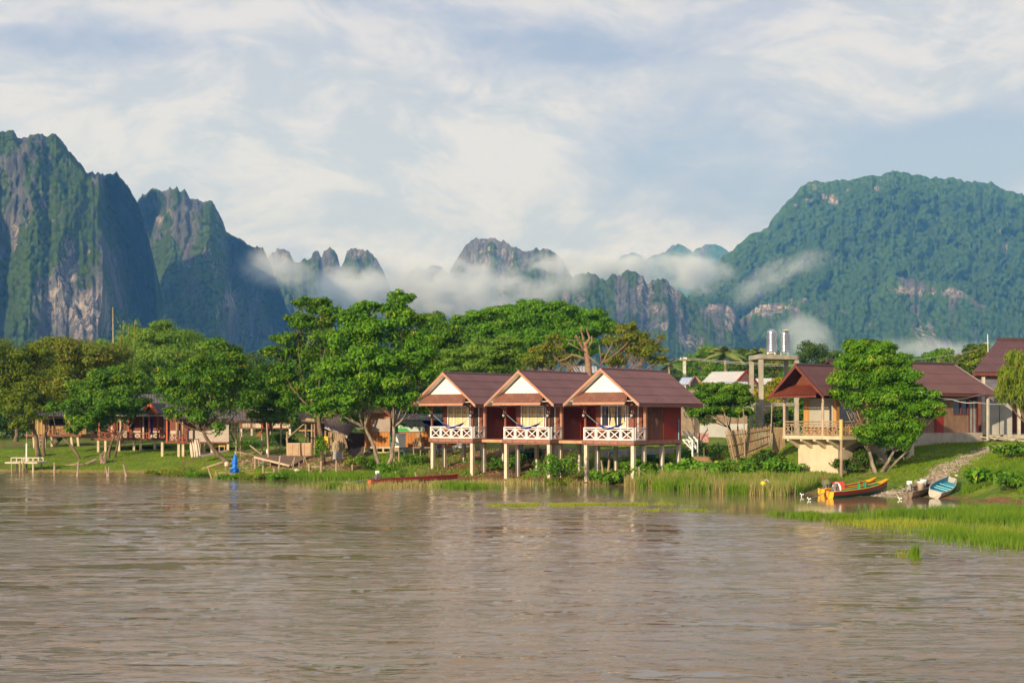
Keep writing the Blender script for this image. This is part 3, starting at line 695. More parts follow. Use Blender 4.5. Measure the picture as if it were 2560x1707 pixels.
# left bank, front to back
T('tree', 'olive green tree at the far left edge with its crown hanging low over the grass', (95, 124), [(0, 0, .2), (.5, .3, .14, .3)],
  [(10, 905, 85, 60), (70, 960, 70, 60, 1), (-30, 960, 80, 70), (35, 1010, 55, 45, -1), (75, 1035, 35, 30, -1.5), (115, 1010, 40, 30, 2), (50, 1060, 26, 18, -1), (100, 890, 45, 40, 2)], 124, LM['olive'], .24, 520, nsub=16)
T('tree', 'big olive-brown rounded tree left, behind the ladder hut', (105, 146), [(0, 0, .3), (.9, .2, .2, .8)],
  [(170, 885, 90, 50), (235, 900, 70, 50), (120, 920, 80, 60, 2), (190, 950, 100, 55), (260, 950, 60, 50, 3), (150, 1000, 90, 45, 3), (290, 890, 40, 30, 4)], 146, LM['brown'], .27, 460, nsub=18)
T('tree', 'green broadleaf tree standing on the lawn before the brown hut with the red gable', (272, 120), [(0, 0, .11, .6), (.45, .1, .1, .1), (-2.4, .2, .1, -.2)],
  [(275, 945, 62, 36), (330, 975, 45, 40), (215, 985, 60, 40), (270, 1000, 80, 40, -1), (180, 1020, 42, 26, -1), (235, 1045, 70, 34), (310, 1030, 42, 30), (185, 1075, 24, 16, -1.5), (345, 950, 25, 20), (350, 1005, 30, 18), (130, 1020, 26, 20), (345, 1030, 16, 10)], 120, LM['lush'], .28, 430)
T('tree', 'mid green spreading tree with drooping feathery branches behind the left huts', (430, 165), [(0, 0, .3)],
  [(370, 850, 70, 35), (450, 855, 75, 32), (330, 880, 70, 40), (410, 900, 90, 45, -3), (500, 880, 60, 40), (380, 960, 100, 50, -2), (470, 950, 80, 50, -3), (400, 820, 30, 22)], 165, LM['feather'], .26, 420, nsub=18)
T('tree', 'green tree with a leaning bare trunk over the blue umbrella', (577, 107), [(0, 0, .16, -1.6)],
  [(545, 865, 38, 26), (565, 905, 60, 40), (500, 920, 55, 40), (440, 945, 55, 36), (600, 950, 52, 40), (530, 960, 70, 40, -1), (420, 985, 42, 32), (470, 1005, 60, 36, -.5), (560, 1010, 62, 36), (620, 1000, 46, 38), (500, 1040, 48, 22, -.5), (545, 1070, 20, 26, -1), (430, 1035, 30, 22)], 107, LM['lush'], .25, 400)
T('tree', 'slim broadleaf tree filling the gap between the leaning tree and the tall dark tree', (668, 112), [(0, 0, .12), (-1.6, 0, .07, -.2)],
  [(670, 935, 45, 30), (690, 975, 52, 40), (640, 1000, 45, 34), (710, 1020, 44, 34), (650, 1040, 44, 22), (690, 1045, 36, 22)], 112, LM['lush'], .25, 400)
T('tree', 'tall dark tree with an upright layered crown, left of the tallest tree', (808, 104), [(0, 0, .19)],
  [(765, 760, 34, 22), (800, 765, 40, 26), (745, 800, 34, 26), (835, 790, 45, 34), (785, 815, 62, 40), (720, 850, 48, 26), (800, 870, 76, 44), (690, 885, 44, 24), (850, 900, 60, 44), (760, 920, 80, 42), (700, 950, 48, 34), (790, 975, 66, 44), (740, 1000, 48, 36), (850, 975, 50, 44, 1), (800, 1030, 46, 30)], 105, LM['lush'], .27, 400)
T('tree', 'tallest tree with a large bright green crown and two mottled trunks beside the water cistern', (958, 100.5), [(-.15, 0, .13, -.9), (.2, .2, .15, .5)],
  [(1000, 748, 42, 24), (985, 775, 48, 26), (915, 770, 34, 20), (900, 800, 60, 36), (1015, 805, 60, 34), (950, 835, 88, 44), (1050, 850, 46, 36), (870, 860, 66, 42), (1020, 890, 72, 42), (930, 900, 88, 44, -1), (840, 930, 62, 36, -1), (1060, 935, 42, 36), (980, 950, 76, 40, -1), (890, 965, 70, 40, -1.2), (800, 985, 44, 26, -1.2), (1020, 1000, 52, 34, -.5), (940, 1005, 50, 26), (860, 1010, 60, 30, -1), (790, 1020, 40, 28, -1.2), (1060, 1020, 26, 26), (880, 1045, 34, 18, 2.5)], 101, LM['bright'], .28, 420, bark=BARK2, fork=.42)
T('tree', 'deep green tree filling the gap between the tallest tree and the umbrella-shaped tree', (1110, 128), [(0, 0, .25)],
  [(1080, 810, 50, 34), (1120, 840, 60, 40), (1070, 870, 50, 50), (1140, 890, 60, 46), (1100, 930, 70, 50), (1180, 910, 50, 40)], 128, LM['lush'], .27, 430)
T('rain_tree', 'wide umbrella-shaped tree with a bright green domed top behind the bungalow roofs', (1340, 152), [(0, 0, .5)],
  [(1330, 775, 80, 22), (1260, 785, 60, 24), (1400, 780, 75, 24), (1200, 800, 60, 28), (1465, 795, 60, 24), (1150, 810, 40, 26), (1500, 815, 50, 26), (1350, 810, 120, 34), (1250, 830, 90, 34), (1430, 830, 90, 32), (1180, 845, 70, 34), (1330, 860, 110, 36, -2), (1430, 870, 70, 34, -2), (1535, 825, 28, 18)], 152, LM['bright'], .30, 470, nsub=20, flat=.42, sub=(.28, .42))
T('tree', 'pale green feathery tree with layered sprays just behind the left bungalow roof', (1215, 124), [(0, 0, .16)],
  [(1210, 865, 60, 20), (1270, 860, 50, 20), (1150, 885, 50, 18), (1230, 890, 75, 26), (1130, 905, 40, 16), (1190, 915, 70, 26), (1290, 895, 48, 26), (1260, 925, 60, 24)], 124, LM['feather'], .20, 620, flat=.35, nsub=18)
def barebranches(mb):
    Yb = 119; q = lambda a, b, d=0: P(a, b, Yb+d)
    mb.tube([G(1475, Yb), q(1473, 945), q(1470, 905), q(1466, 880), q(1462, 855)], [.38, .30, .26, .20, .14], 9)
    for ps, r in (([(1466, 885), (1452, 862), (1443, 845), (1440, 838)], .17), ([(1463, 870), (1458, 845), (1453, 826), (1454, 817)], .15), ([(1465, 862), (1474, 845), (1468, 828), (1467, 822)], .15), ([(1468, 872), (1480, 855), (1479, 840)], .12),
                  ([(1468, 900), (1445, 890), (1430, 887), (1415, 897), (1398, 903)], .14), ([(1440, 838), (1436, 845)], .08), ([(1463, 880), (1440, 868), (1420, 856)], .07), ([(1470, 890), (1500, 915), (1510, 900), (1525, 870), (1535, 850)], .09), ([(1510, 905), (1525, 895), (1545, 880), (1570, 855)], .08), ([(1504, 910), (1500, 880), (1498, 862)], .07), ([(1458, 850), (1440, 852), (1412, 848)], .05)):
        n_ = len(ps); mb.tube([q(a, b, rng.uniform(-.3, .3)) for a, b in ps], [r*.72*(1-.5*i/n_) for i in range(n_)], 7)
T('tree', 'sparse brown-leaved tree with thick pruned bare limbs above the middle and right bungalow roofs', (1500, 120), [(0, 0, .22)],
  [(1565, 825, 34, 20), (1580, 812, 14, 10), (1590, 850, 52, 24), (1540, 860, 44, 26), (1630, 870, 36, 22), (1655, 845, 13, 12), (1600, 885, 56, 26), (1645, 900, 26, 18), (1540, 900, 40, 22), (1370, 880, 48, 26), (1340, 905, 48, 20), (1420, 900, 30, 20), (1380, 845, 26, 14)], 121, LM['brown'], .24, 330, bark=pm('brown_bare_bark', (.30, .18, .11), (.20, .12, .075), nscale=3, rough=.9, bump=.5), extra=barebranches, nsub=16)
# behind the village on the left: darker mass, each crown its own tree
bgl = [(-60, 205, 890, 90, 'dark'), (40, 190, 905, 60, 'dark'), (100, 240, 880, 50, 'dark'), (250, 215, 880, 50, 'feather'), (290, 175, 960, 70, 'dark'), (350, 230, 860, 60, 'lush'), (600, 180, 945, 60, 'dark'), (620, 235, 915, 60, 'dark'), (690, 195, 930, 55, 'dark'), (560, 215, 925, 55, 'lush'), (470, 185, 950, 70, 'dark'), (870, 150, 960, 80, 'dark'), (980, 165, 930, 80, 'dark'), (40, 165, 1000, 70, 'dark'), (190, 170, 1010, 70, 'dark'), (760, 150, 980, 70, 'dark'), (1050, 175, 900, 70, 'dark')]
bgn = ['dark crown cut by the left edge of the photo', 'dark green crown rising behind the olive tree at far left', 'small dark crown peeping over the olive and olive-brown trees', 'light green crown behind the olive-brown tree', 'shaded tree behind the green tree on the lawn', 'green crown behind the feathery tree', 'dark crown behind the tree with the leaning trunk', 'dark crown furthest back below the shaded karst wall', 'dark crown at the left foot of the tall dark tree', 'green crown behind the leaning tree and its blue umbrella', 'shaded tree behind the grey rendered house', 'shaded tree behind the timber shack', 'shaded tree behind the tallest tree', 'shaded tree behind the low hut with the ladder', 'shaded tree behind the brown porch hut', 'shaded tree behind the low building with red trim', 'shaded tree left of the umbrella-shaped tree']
def bgblobs(px, py, r, Y):
    out_ = [(px, py, r, r*.6), (px-r*.5, py+r*.5, r*.7, r*.5), (px+r*.55, py+r*.45, r*.65, r*.5)]; y = py+r
    gy = HZ+(CH-2.5)*F/Y
    while y < gy-r*.3:
        out_.append((px+rng.uniform(-.3, .3)*r, y, r*rng.uniform(.95, 1.2), r*.6)); y += r*.75
    return out_
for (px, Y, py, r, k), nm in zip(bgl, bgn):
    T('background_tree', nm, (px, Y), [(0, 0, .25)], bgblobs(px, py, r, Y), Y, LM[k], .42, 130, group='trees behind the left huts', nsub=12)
# behind the village on the right
bgr = [(1725, 250, 905, 34, 'lush', 'rounded green tree left of the coconut palm'), (1765, 215, 880, 30, 'feather', 'light green tree behind the white roofed house'), (1690, 330, 915, 30, 'dark', 'dull green tree beside the utility pole'), (1880, 205, 900, 42, 'dark', 'dark tree between the palm and the water tower'), (1850, 230, 885, 30, 'dark', 'small dark crown right of the palm top'), (1935, 215, 905, 48, 'brown', 'brownish tree seen between the water tower legs'), (2030, 225, 880, 48, 'dark', 'round dark tree right of the water tanks'), (2075, 260, 890, 36, 'dark', 'low crown on the right shoulder of the round dark tree'), (1985, 180, 930, 40, 'lush', 'green tree behind the wooden gable house'), (2170, 140, 872, 40, 'dark', 'dense dark crown rising behind the tree before the long house'), (2215, 150, 880, 26, 'dark', 'small dark crown over the left end of the long roof'), (2275, 175, 903, 30, 'lush', 'low green crown above the long maroon roof'), (2340, 190, 898, 40, 'bright', 'bright green hedge-like crown above the long maroon roof'), (2345, 230, 880, 14, 'dark', 'narrow upright crown behind the long roof'), (2365, 180, 880, 18, 'feather', 'wispy pale crown behind the long roof'), (2400, 185, 900, 26, 'brown', 'brownish crown at the right end of the long roof'), (2450, 150, 880, 32, 'olive', 'yellowish tree left of the tall maroon roof'), (2425, 160, 868, 20, 'dark', 'dark leafy crown with an aerial beside it'), (1800, 190, 925, 36, 'lush', 'bushy green tree under the palm')]
for (px, Y, py, r, k, nm) in bgr:
    T('background_tree', nm, (px, Y), [(0, 0, .2)], bgblobs(px, py, r, Y), Y, LM[k], .34, 240 if Y < 200 else 150, group='trees behind the houses on the right', nsub=13)
T('tree', 'yellow-green weeping tree hanging into the right edge before the concrete stalls', (2590, 82), [(0, 0, .16)],
  [(2540, 900, 30, 24), (2570, 930, 40, 40), (2520, 945, 34, 34), (2505, 985, 28, 30), (2545, 985, 38, 40), (2590, 980, 40, 50)], 82, LM['yellow'], .30, 1100, lw=.22, droop=1.3, flat=.9)
T('tree', 'open feathery green tree with forked bare stems in front of the long maroon roof', (2195, 85), [(-.1, 0, .12, -.5), (.15, .1, .1, .7), (.35, .2, .08, 1.2)],
  [(2130, 1005, 30, 20), (2195, 1040, 38, 22), (2215, 1100, 36, 20), (2150, 872, 38, 20), (2205, 872, 34, 20), (2120, 905, 34, 24), (2180, 900, 52, 28), (2235, 905, 34, 24), (2110, 950, 36, 28), (2175, 950, 60, 34), (2245, 945, 46, 28), (2100, 985, 26, 16), (2270, 975, 36, 22), (2220, 990, 60, 30), (2300, 990, 38, 22), (2325, 1010, 28, 16), (2265, 1025, 48, 24), (2330, 1035, 26, 12), (2230, 1065, 42, 24), (2170, 1085, 34, 24, -1), (2270, 1075, 32, 30), (2260, 1105, 22, 20)], 85, LM['bright'], .19, 1300, lw=.42, flat=.55, bark=BARK2, fork=.3, nsub=18, sub=(.30, .48), grow=1.27)
T('tree', 'low papaya-like tree with a flat spreading crown between the third bungalow and the water tower', (1838, 104), [(0, 0, .1), (.2, .1, .07, .3)],
  [(1780, 968, 40, 14), (1830, 975, 46, 18), (1755, 990, 30, 14), (1800, 1000, 60, 18), (1860, 1000, 34, 20), (1775, 1025, 45, 12), (1840, 1030, 40, 16), (1740, 1035, 22, 10)], 104, LM['lush'], .24, 1500, flat=.5)
T('tree', 'yellow and orange tinged leafy tree behind the concrete water tower legs', (1940, 122), [(0, 0, .1)],
  [(1945, 955, 24, 14), (1925, 975, 28, 18), (1960, 975, 22, 16), (1940, 1000, 40, 20), (1890, 990, 18, 20)], 122, LM['orange'], .22, 560)
T('tree', 'small dark tree behind the bamboo fence under the tower', (1960, 112), [(0, 0, .08)], [(1950, 1040, 34, 20), (1975, 1060, 24, 20), (1925, 1050, 26, 24), (1955, 1080, 36, 20)], 112, LM['dark'], .2, 520)
T('tree', 'dark leafy tree just right of the third bungalow', (1735, 112), [(0, 0, .07), (.4, 0, .06, .3)], [(1740, 1000, 24, 18), (1725, 1030, 20, 24), (1765, 1050, 24, 18)], 112, LM['dark'], .22, 520)
# coconut palm
def palm(label, px, py, Y, R_, n=17, seed=0, group=None, name='coconut_palm'):
    r0 = G(px, Y); top = P(px, py, Y); t = thing(name, label, 'palm', r0, group=group)
    mb = MB(); mb.tube([r0, r0.lerp(top, .5)+Vector((.25, 0, 0)), top], [.24, .18, .14], 9); part('trunk', mb, BARK2, t, world=True, smooth=True)
    C = []; N = []; fm = MB()
    for k in range(n):
        a = 2*math.pi*k/n+rng.uniform(-.15, .15); el = rng.uniform(.05, 1.2); L = R_*rng.uniform(.85, 1.1)
        d = Vector((math.cos(a)*math.cos(el), math.sin(a)*math.cos(el), math.sin(el))); pts = []
        for i in range(9):
            s = i/8; p = top+d*(L*s)-Vector((0, 0, L*.62*s*s)); pts.append(p)
        fm.tube(pts, [.05-.004*i for i in range(9)], 5)
        for i in range(1, 60):
            s = i/60*8; j = min(int(s), 7); p = pts[j].lerp(pts[j+1], s-j); tg = (pts[j+1]-pts[j]).normalized(); side = tg.cross(Vector((0, 0, 1))).normalized()
            for sg in (-1, 1):
                ll = L*.26*math.sin(math.pi*(.12+.85*i/60)); q = p+side*sg*ll*.75-Vector((0, 0, ll*.6))+tg*ll*.25
                w = tg*.05; fm.add([p-w, p+w, q], [(0, 1, 2)])
    o = part('frond', fm, LMP, t, world=True); return t
LMP = pm('palm_frond', (.10, .17, .03), (.20, .21, .05), nscale=.8, rough=.5)
palm('coconut palm standing against the mist left of the water tower', 1812, 886, 170, 2.9)
palm('small ragged palm crown above the trees left of the water tanks', 1896, 882, 195, 2.2, 12, group=None)
palm('dull palm half hidden behind the brown-leaved tree at the roof end', 1672, 912, 210, 2.6, 12)
# bamboo tips rising over the trees on the left
BAM = pm('dry_bamboo', (.55, .42, .10), (.38, .26, .07), (1, 1, 3), 3, .6)
def bamboo(label, px, Y, tops, leafy=0):
    r0 = G(px, Y); t = thing('bamboo_clump', label, 'bamboo', r0); mb = MB(); C = []
    for (a, b) in tops:
        q = P(a, b, Y); mid = r0.lerp(q, .6); mid.x += (q.x-r0.x)*.15
        mb.tube([r0+Vector((rng.uniform(-.3, .3), 0, -.1)), mid, q], [.09, .07, .03], 6)
        for i in range(leafy):
            s = rng.uniform(.62, 1.0); C.append(list(mid.lerp(q, (s-.6)/.4)+Vector(rng.normal(size=3))*Vector((.5, .5, .35))*(1.3-s)*2.2))
    part('cane', mb, BAM, t, world=True, smooth=True)
    if leafy:
        C = np.array(C); o = leaves('foliage', C, unit(rng.normal(size=C.shape)+np.array([0, 0, .4])), .3, .09, LM['feather'], tuple(r0), .8); o.location = (0, 0, 0); o.parent = t
bamboo('single bare yellow bamboo cane rising above the olive-brown tree', 288, 150, [(282, 768)])
bamboo('leafy yellow bamboo plume right of the bare cane', 310, 152, [(308, 803), (322, 812), (300, 825), (338, 800)], 420)
bamboo('dense green bamboo plume above the feathery tree', 415, 168, [(412, 800), (400, 812), (424, 810), (408, 805), (418, 802)], 700)

# the massed undergrowth closing the view behind the houses
def undergrowth(label, pxs, Y0, Y1, h, n, mat, leaf, name='undergrowth'):
    px = rng.uniform(pxs[0], pxs[1], n); Y = rng.uniform(Y0, Y1, n); X = px_to_x(px, Y)
    top = h*(.45+.9*fbm(X*.22, Y*.2, 4, 91)); z = terr(X, Y)+top*rng.uniform(0, 1, n)**.6
    nn = unit(rng.normal(size=(n, 3))*.7+np.array([-.2, -.5, .6]))
    o = leaves(name, np.stack([X, Y, z], -1), nn, leaf, leaf*.6, mat, None, .4, np.clip(fbm(X*.5, z*.9, 3, 55)*1.1+rng.uniform(-.3, .3, n), 0, .95)); tag(o, label=label, kind='stuff')
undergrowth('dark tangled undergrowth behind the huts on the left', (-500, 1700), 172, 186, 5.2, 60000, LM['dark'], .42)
undergrowth('green thicket behind the houses on the right', (1550, 3000), 186, 200, 5.5, 42000, LM['lush'], .4)
# ---------------------------------------------------------------- shared building materials
ROOF = pm('maroon_corrugated_roof', (.132, .066, .070), (.104, .052, .056), nscale=.8, rough=.55, dirt=(.10, .075, .06), dirt_amt=.5, spec=.35)
ROOFB = pm('brown_corrugated_sheet', (.23, .095, .065), (.17, .072, .05), nscale=1.5, rough=.5, dirt=(.32, .22, .13), dirt_amt=.5)
TRIM = pm('terracotta_painted_board', (.48, .24, .15), (.40, .195, .12), nscale=1.2, rough=.55, dirt=(.30, .14, .08))
SOFF = pm('cream_soffit_board', (.86, .82, .74), (.78, .74, .66), nscale=1.1, rough=.7)
GABLE = pm('white_gable_board', (.84, .81, .74), (.80, .77, .70), nscale=.9, rough=.7, planks=.61, gap=.012, dirt=(.62, .55, .44), dirt_amt=.3)
WOODR = pm('brown_red_planks', (.27, .085, .043), (.19, .058, .030), (1, 1, .3), 1.6, .6, planks=.16, bump=.4)
WOODD = pm('weathered_dark_planks', (.20, .062, .038), (.135, .042, .026), (1, 1, .25), 1.4, .65, planks=.17, bump=.4, dirt=(.34, .16, .08), dirt_amt=.3)
PEEL = pm('peeling_brown_planks', (.21, .066, .038), (.145, .046, .028), (1, 1, .25), 1.4, .65, planks=.17, bump=.4, dirt=(.62, .36, .13), dirt_amt=.75)
REDW = pm('red_oxide_panel', (.30, .028, .012), (.255, .024, .011), nscale=.7, rough=.6, dirt=(.22, .03, .015))
POSTM = pm('brown_painted_post', (.24, .09, .052), (.17, .062, .038), nscale=3, rough=.6)
BEAM = pm('reddish_floor_beam', (.32, .15, .10), (.24, .11, .075), (1, 1, 1), 2, .7)
WHITE_ = pm('white_painted_timber', (.80, .79, .75), (.74, .72, .68), nscale=3, rough=.55)
CONC = pm('pale_concrete_pile', (.66, .58, .43), (.54, .46, .33), (1, 1, .4), 2.2, .85, .3, dirt=(.30, .22, .13), dirt_amt=.5)
CONCG = pm('grey_stained_concrete', (.42, .37, .28), (.29, .25, .19), (1, 1, .4), 1.6, .9, .4, dirt=(.15, .12, .08), dirt_amt=.6)
CURT = pm('cream_patterned_curtain', (.80, .70, .42), (.68, .52, .24), (1, 1, .6), 5.0, .85, planks=.11, gap=.16)
GLASS = pm('dark_window_glass', (.030, .030, .034), (.02, .02, .022), rough=.12, spec=.6)
BLUEF = pm('blue_hammock_cloth', (.035, .045, .38), (.025, .03, .27), nscale=4, rough=.8)
ROPE = pm('pale_teal_rope', (.22, .42, .44), nscale=5, rough=.8)
IRON = pm('black_lantern_metal', (.05, .045, .04), nscale=5, rough=.4, metal=.6)
LGLASS = pm('lantern_glass', (.55, .52, .46), nscale=5, rough=.2)
WOODN = pm('weathered_grey_wood', (.40, .29, .185), (.26, .18, .115), (1, 1, .3), 3, .85, .5)
WOODY = pm('honey_coloured_timber', (.62, .33, .10), (.50, .25, .07), (1, 1, .3), 2, .6, planks=.2)
# ---------------------------------------------------------------- the three bungalows on piles
TH = math.radians(38)
def xrail(mb, a, b, z0, z1, n, endposts=True, w=.055):
    """painted balustrade of n crossed panels from a to b"""
    a = Vector((a[0], a[1], 0)); b = Vector((b[0], b[1], 0)); up = Vector((0, 0, 1))
    mb.bar(a+up*z1, b+up*z1, .09, .06); mb.bar(a+up*(z1-.12), b+up*(z1-.12), w, .04); mb.bar(a+up*(z0+.05), b+up*(z0+.05), w, .07)
    for i in range(n):
        p = a.lerp(b, i/n); q = a.lerp(b, (i+1)/n); g = (q-p)*.1
        for r in (p+g*.3, p+g, q-g, q-g*.3): mb.bar(r+up*z0, r+up*(z1-.1), .035, .04)
        mb.bar(p+g+up*(z0+.09), q-g+up*(z1-.15), .04, .055); mb.bar(p+g+up*(z1-.15), q-g+up*(z0+.09), .044, .05)
    for i in range(n+1): mb.bar(a.lerp(b, i/n)+up*(z0-.06), a.lerp(b, i/n)+up*z1, .06)
def bungalow(label, loc, curtains_drawn=True, peel=False, steps=False, piledz=0.):
    t = thing('stilt_bungalow', label, 'bungalow', loc, -TH, group='stilt bungalows over the river')
    FZ = 2.76; WZ = 5.35; rs = math.sin; w = 3.86
    M = Matrix.Translation(loc) @ Matrix.Rotation(-TH, 4, 'Z')
    # piles
    for x in (-w+.13, -.12):
        for y in (.1, 1.35, 3.5, 5.55):
            q = M @ Vector((x, y, 0)); z = tz(q.x, q.y)
            part('pile', MB().box((x-.115, y-.115, min(z, 0)-.5), (x+.115, y+.115, 2.42)), CONC, t)
    mb = MB()
    for y in (.05, 1.35, 3.5, 5.6): mb.box((-w-.02, y-.07, 2.42), (.02, y+.07, 2.55))
    for k in range(7): mb.box((-w+.15+k*.62, -.16, 2.551), (-w+.23+k*.62, 5.6, 2.66))
    part('floor_joists', mb, BEAM, t)
    mb = MB().box((-w-.03, -.12, 2.50), (.03, -.06, 2.76)).box((.035, -.12, 2.50), (.10, 1.25, 2.76)).box((.035, 1.26, 2.5), (.095, 5.68, 2.74)).box((-w-.1, -.12, 2.5), (-w-.035, 5.68, 2.76))
    part('rim_beam', mb, BEAM, t)
    part('floor', MB().box((-w, -.055, 2.665), (.03, 5.66, FZ)), BEAM, t)
    # walls
    mb = MB().box((-w, 1.30, FZ+.003), (-3.40, 1.40, 5.55)).box((-3.40, 1.30, FZ+.003), (-1.42, 1.40, 3.58)).box((-3.40, 1.30, 5.02), (-1.42, 1.40, 5.55)).box((-1.42, 1.30, FZ+.003), (-1.33, 1.40, 5.55)).box((-1.33, 1.30, 5.02), (-.50, 1.40, 5.55)).box((-.50, 1.30, FZ+.003), (-.02, 1.40, 5.55))
    part('front_wall', mb, WOODR, t)
    part('side_wall', MB().box((-.05, 1.405, FZ+.003), (.0, 3.46, 5.45)), PEEL if peel else WOODD, t, label='brown plank wall with flaking yellowed paint' if peel else None)
    part('side_wall', MB().box((-w, 1.405, FZ+.003), (-w+.05, 5.62, 5.45)), WOODD, t)
    mb = MB().box((-.05, 3.47, 2.56), (.02, 5.66, 5.45)); part('bathroom_panel', mb, REDW, t)
    part('back_wall', MB().box((-w+.06, 5.57, FZ), (-.06, 5.64, 5.5)), WOODD, t)
    mb = MB().box((.001, 1.28, FZ+.01), (.06, 1.46, 5.4)).box((-.10, 1.24, FZ+.01), (0.0, 1.298, 5.4)); part('corner_trim', mb, TRIM, t)
    part('vent', MB().box((.022, 4.2, 4.98), (.04, 5.0, 5.10)), pm('pale_slotted_vent', (.6, .57, .5), (.4, .38, .33), planks=.1, gap=.3), t)
    if peel: part('pipe', MB().tube([(.06, 5.3, 2.52), (.06, 5.3, 4.1)], .028, 8), pm('light_blue_pipe', (.25, .5, .72)), t)
    # window and door
    fr = MB()
    for x0, x1, z0, z1 in ((-3.40, -1.42, 4.94, 5.02), (-3.40, -1.42, 3.58, 3.67), (-3.40, -3.32, 3.67, 4.94), (-1.50, -1.42, 3.67, 4.94)): fr.box((x0, 1.26, z0), (x1, 1.345, z1))
    win = part('window', fr, WHITE_, t)
    mu = MB()
    for x in (-2.80, -2.12): mu.box((x-.03, 1.29, 3.67), (x+.03, 1.33, 4.94))
    part('mullion', mu, WHITE_, win)
    part('pane', MB().box((-3.32, 1.35, 3.67), (-1.50, 1.36, 4.94)), GLASS, win)
    cu = MB()
    spans = ((-3.28, -2.72), (-2.70, -2.06), (-2.04, -1.55)) if curtains_drawn else ((-2.74, -2.30), (-1.88, -1.56))
    for a, b in spans:
        n = 14; vs = []
        for i in range(n+1):
            x = a+(b-a)*i/n; pin = 1-.45*(0 if curtains_drawn else 1)
            for z, k in ((4.9, 1.), (4.15, pin), (3.69, 1.)): vs.append(((a+b)/2+(x-(a+b)/2)*k, 1.33+.012*math.sin(i*2.4), z))
        cu.add(vs, [(i*3+j, i*3+3+j, i*3+4+j, i*3+1+j) for i in range(n) for j in (0, 1)])
    part('curtain', cu, CURT, win)
    tas = MB()
    for x in (-3.05, -2.45, -1.8):
        tas.bar((x, 1.255, 4.9), (x, 1.255, 4.6), .012); tas.box((x-.045, 1.24, 4.42), (x+.045, 1.27, 4.6))
    for x in (-3.1, -2.45): tas.bar((x, 1.255, 4.92), (x+.32, 1.255, 4.8), .012); tas.bar((x+.32, 1.255, 4.8), (x+.65, 1.255, 4.92), .012)
    part('tassel', tas, pm('orange_tassel', (.65, .33, .12), (.5, .25, .1)), win)
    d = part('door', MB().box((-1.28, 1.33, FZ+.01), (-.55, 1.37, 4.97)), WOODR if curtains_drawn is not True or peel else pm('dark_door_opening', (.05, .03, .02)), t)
    fr = MB().box((-1.33, 1.27, FZ+.01), (-1.28, 1.345, 5.02)).box((-.55, 1.27, FZ+.01), (-.50, 1.345, 5.02)).box((-1.28, 1.27, 4.97), (-.55, 1.345, 5.02))
    part('door_frame', fr, WHITE_, d); part('handle', MB().box((-.68, 1.30, 3.75), (-.64, 1.33, 3.9)), IRON, d)
    # porch
    for x in (-w+.08, -.08):
        p = part('porch_post', MB().box((x-.06, .0, FZ), (x+.06, .12, 5.3)), POSTM, t)
        sg = -1 if x < -1 else 1
        part('brace', MB().bar((x, .06, 4.55), (x+.05*sg, -.62, 5.12), .06, .07).bar((x-.25, -.35, 4.95), (x+.25, -.35, 5.05), .05), POSTM, p)
    rl = MB(); xrail(rl, (-w+.03, -.03), (-.03, -.03), FZ, 3.55, 4); part('railing', rl, WHITE_, t)
    rl = MB(); xrail(rl, (.02, .12), (.02, 1.22), FZ, 3.55, 1); part('railing', rl, WHITE_, t)
    rl = MB(); xrail(rl, (-w, .12), (-w, 1.22), FZ, 3.55, 1); part('railing', rl, WHITE_, t)
    for x in (-w+.08, -.08):
        y = -.03; L = MB().bar((x, -.0, 4.62), (x, -.16, 4.62), .025).lathe((x, -.16, 4.28), [(.03, -.03), (.075, 0), (.09, .14), (.03, .2)], 10).bar((x, -.16, 4.48), (x, -.16, 4.63), .02)
        la = part('lantern', L, LGLASS, t); part('lantern_cap', MB().lathe((x, -.16, 4.43), [(.12, 0), (.03, .1)], 10).lathe((x, -.16, 4.2), [(.03, 0), (.07, .05)], 8), IRON, la)
    # roof
    rx0, rx1, ry0, ry1 = -w/2-2.88, -w/2+2.88, -.92, 6.95; cx = -w/2; RZ = 7.32; EZ = 5.10
    rf = MB(); rf.corr((cx, ry0, RZ), (cx, ry1, RZ), (rx1, ry1, EZ), (rx1, ry0, EZ), 4, .19, .030); rf.corr((cx, ry1, RZ), (cx, ry0, RZ), (rx0, ry0, EZ), (rx0, ry1, EZ), 4, .19, .030)
    roof = part('roof', rf, ROOF, t)
    rd = MB(); k = 19; L = (ry1-ry0)/k
    for i in range(k):
        y = ry0+i*L; rd.tube([(cx, y, RZ-.03), (cx, y+L*1.04, RZ-.03)], [.115, .095], 10)
    part('ridge_cap', rd, pm('ridge_tile', (.13, .062, .07), (.10, .05, .055)), roof)
    so_ = MB()
    for sx in (-1, 1):
        xe = cx+sx*2.80; so_.slab(*[(a, b, c) for a, b, c in ((cx+sx*.02, ry0+.03, RZ-.14), (xe, ry0+.03, EZ-.13), (xe, ry1-.05, EZ-.13), (cx+sx*.02, ry1-.05, RZ-.14))], .02)
    part('soffit', so_, SOFF, roof)
    for yy in (ry0-.03, ry1-.02):
        for sx in (-1, 1):
            bb = MB()
            xe = cx+sx*2.92; A = [(cx, yy, RZ+.02), (xe, yy, EZ-.01), (xe, yy, EZ-.19), (cx, yy, RZ-.18)]
            bb.prism(A, (0, .05, 0)); part('bargeboard', bb, TRIM, roof)
    ev = MB().box((rx1-.02, ry0+.025, EZ-.22), (rx1+.02, ry1-.025, EZ-.03)).box((rx0-.02, ry0+.025, EZ-.22), (rx0+.02, ry1-.025, EZ-.03)); part('eave_board', ev, pm('dark_brown_fascia', (.22, .09, .06), (.17, .07, .045)), roof)
    # gable triangle and pent roof
    gz0 = 5.80; hw = 1.62
    part('gable', MB().prism([(cx-hw, -.45, gz0), (cx+hw, -.45, gz0), (cx, -.45, RZ-.27)], (0, .04, 0)), GABLE, t)
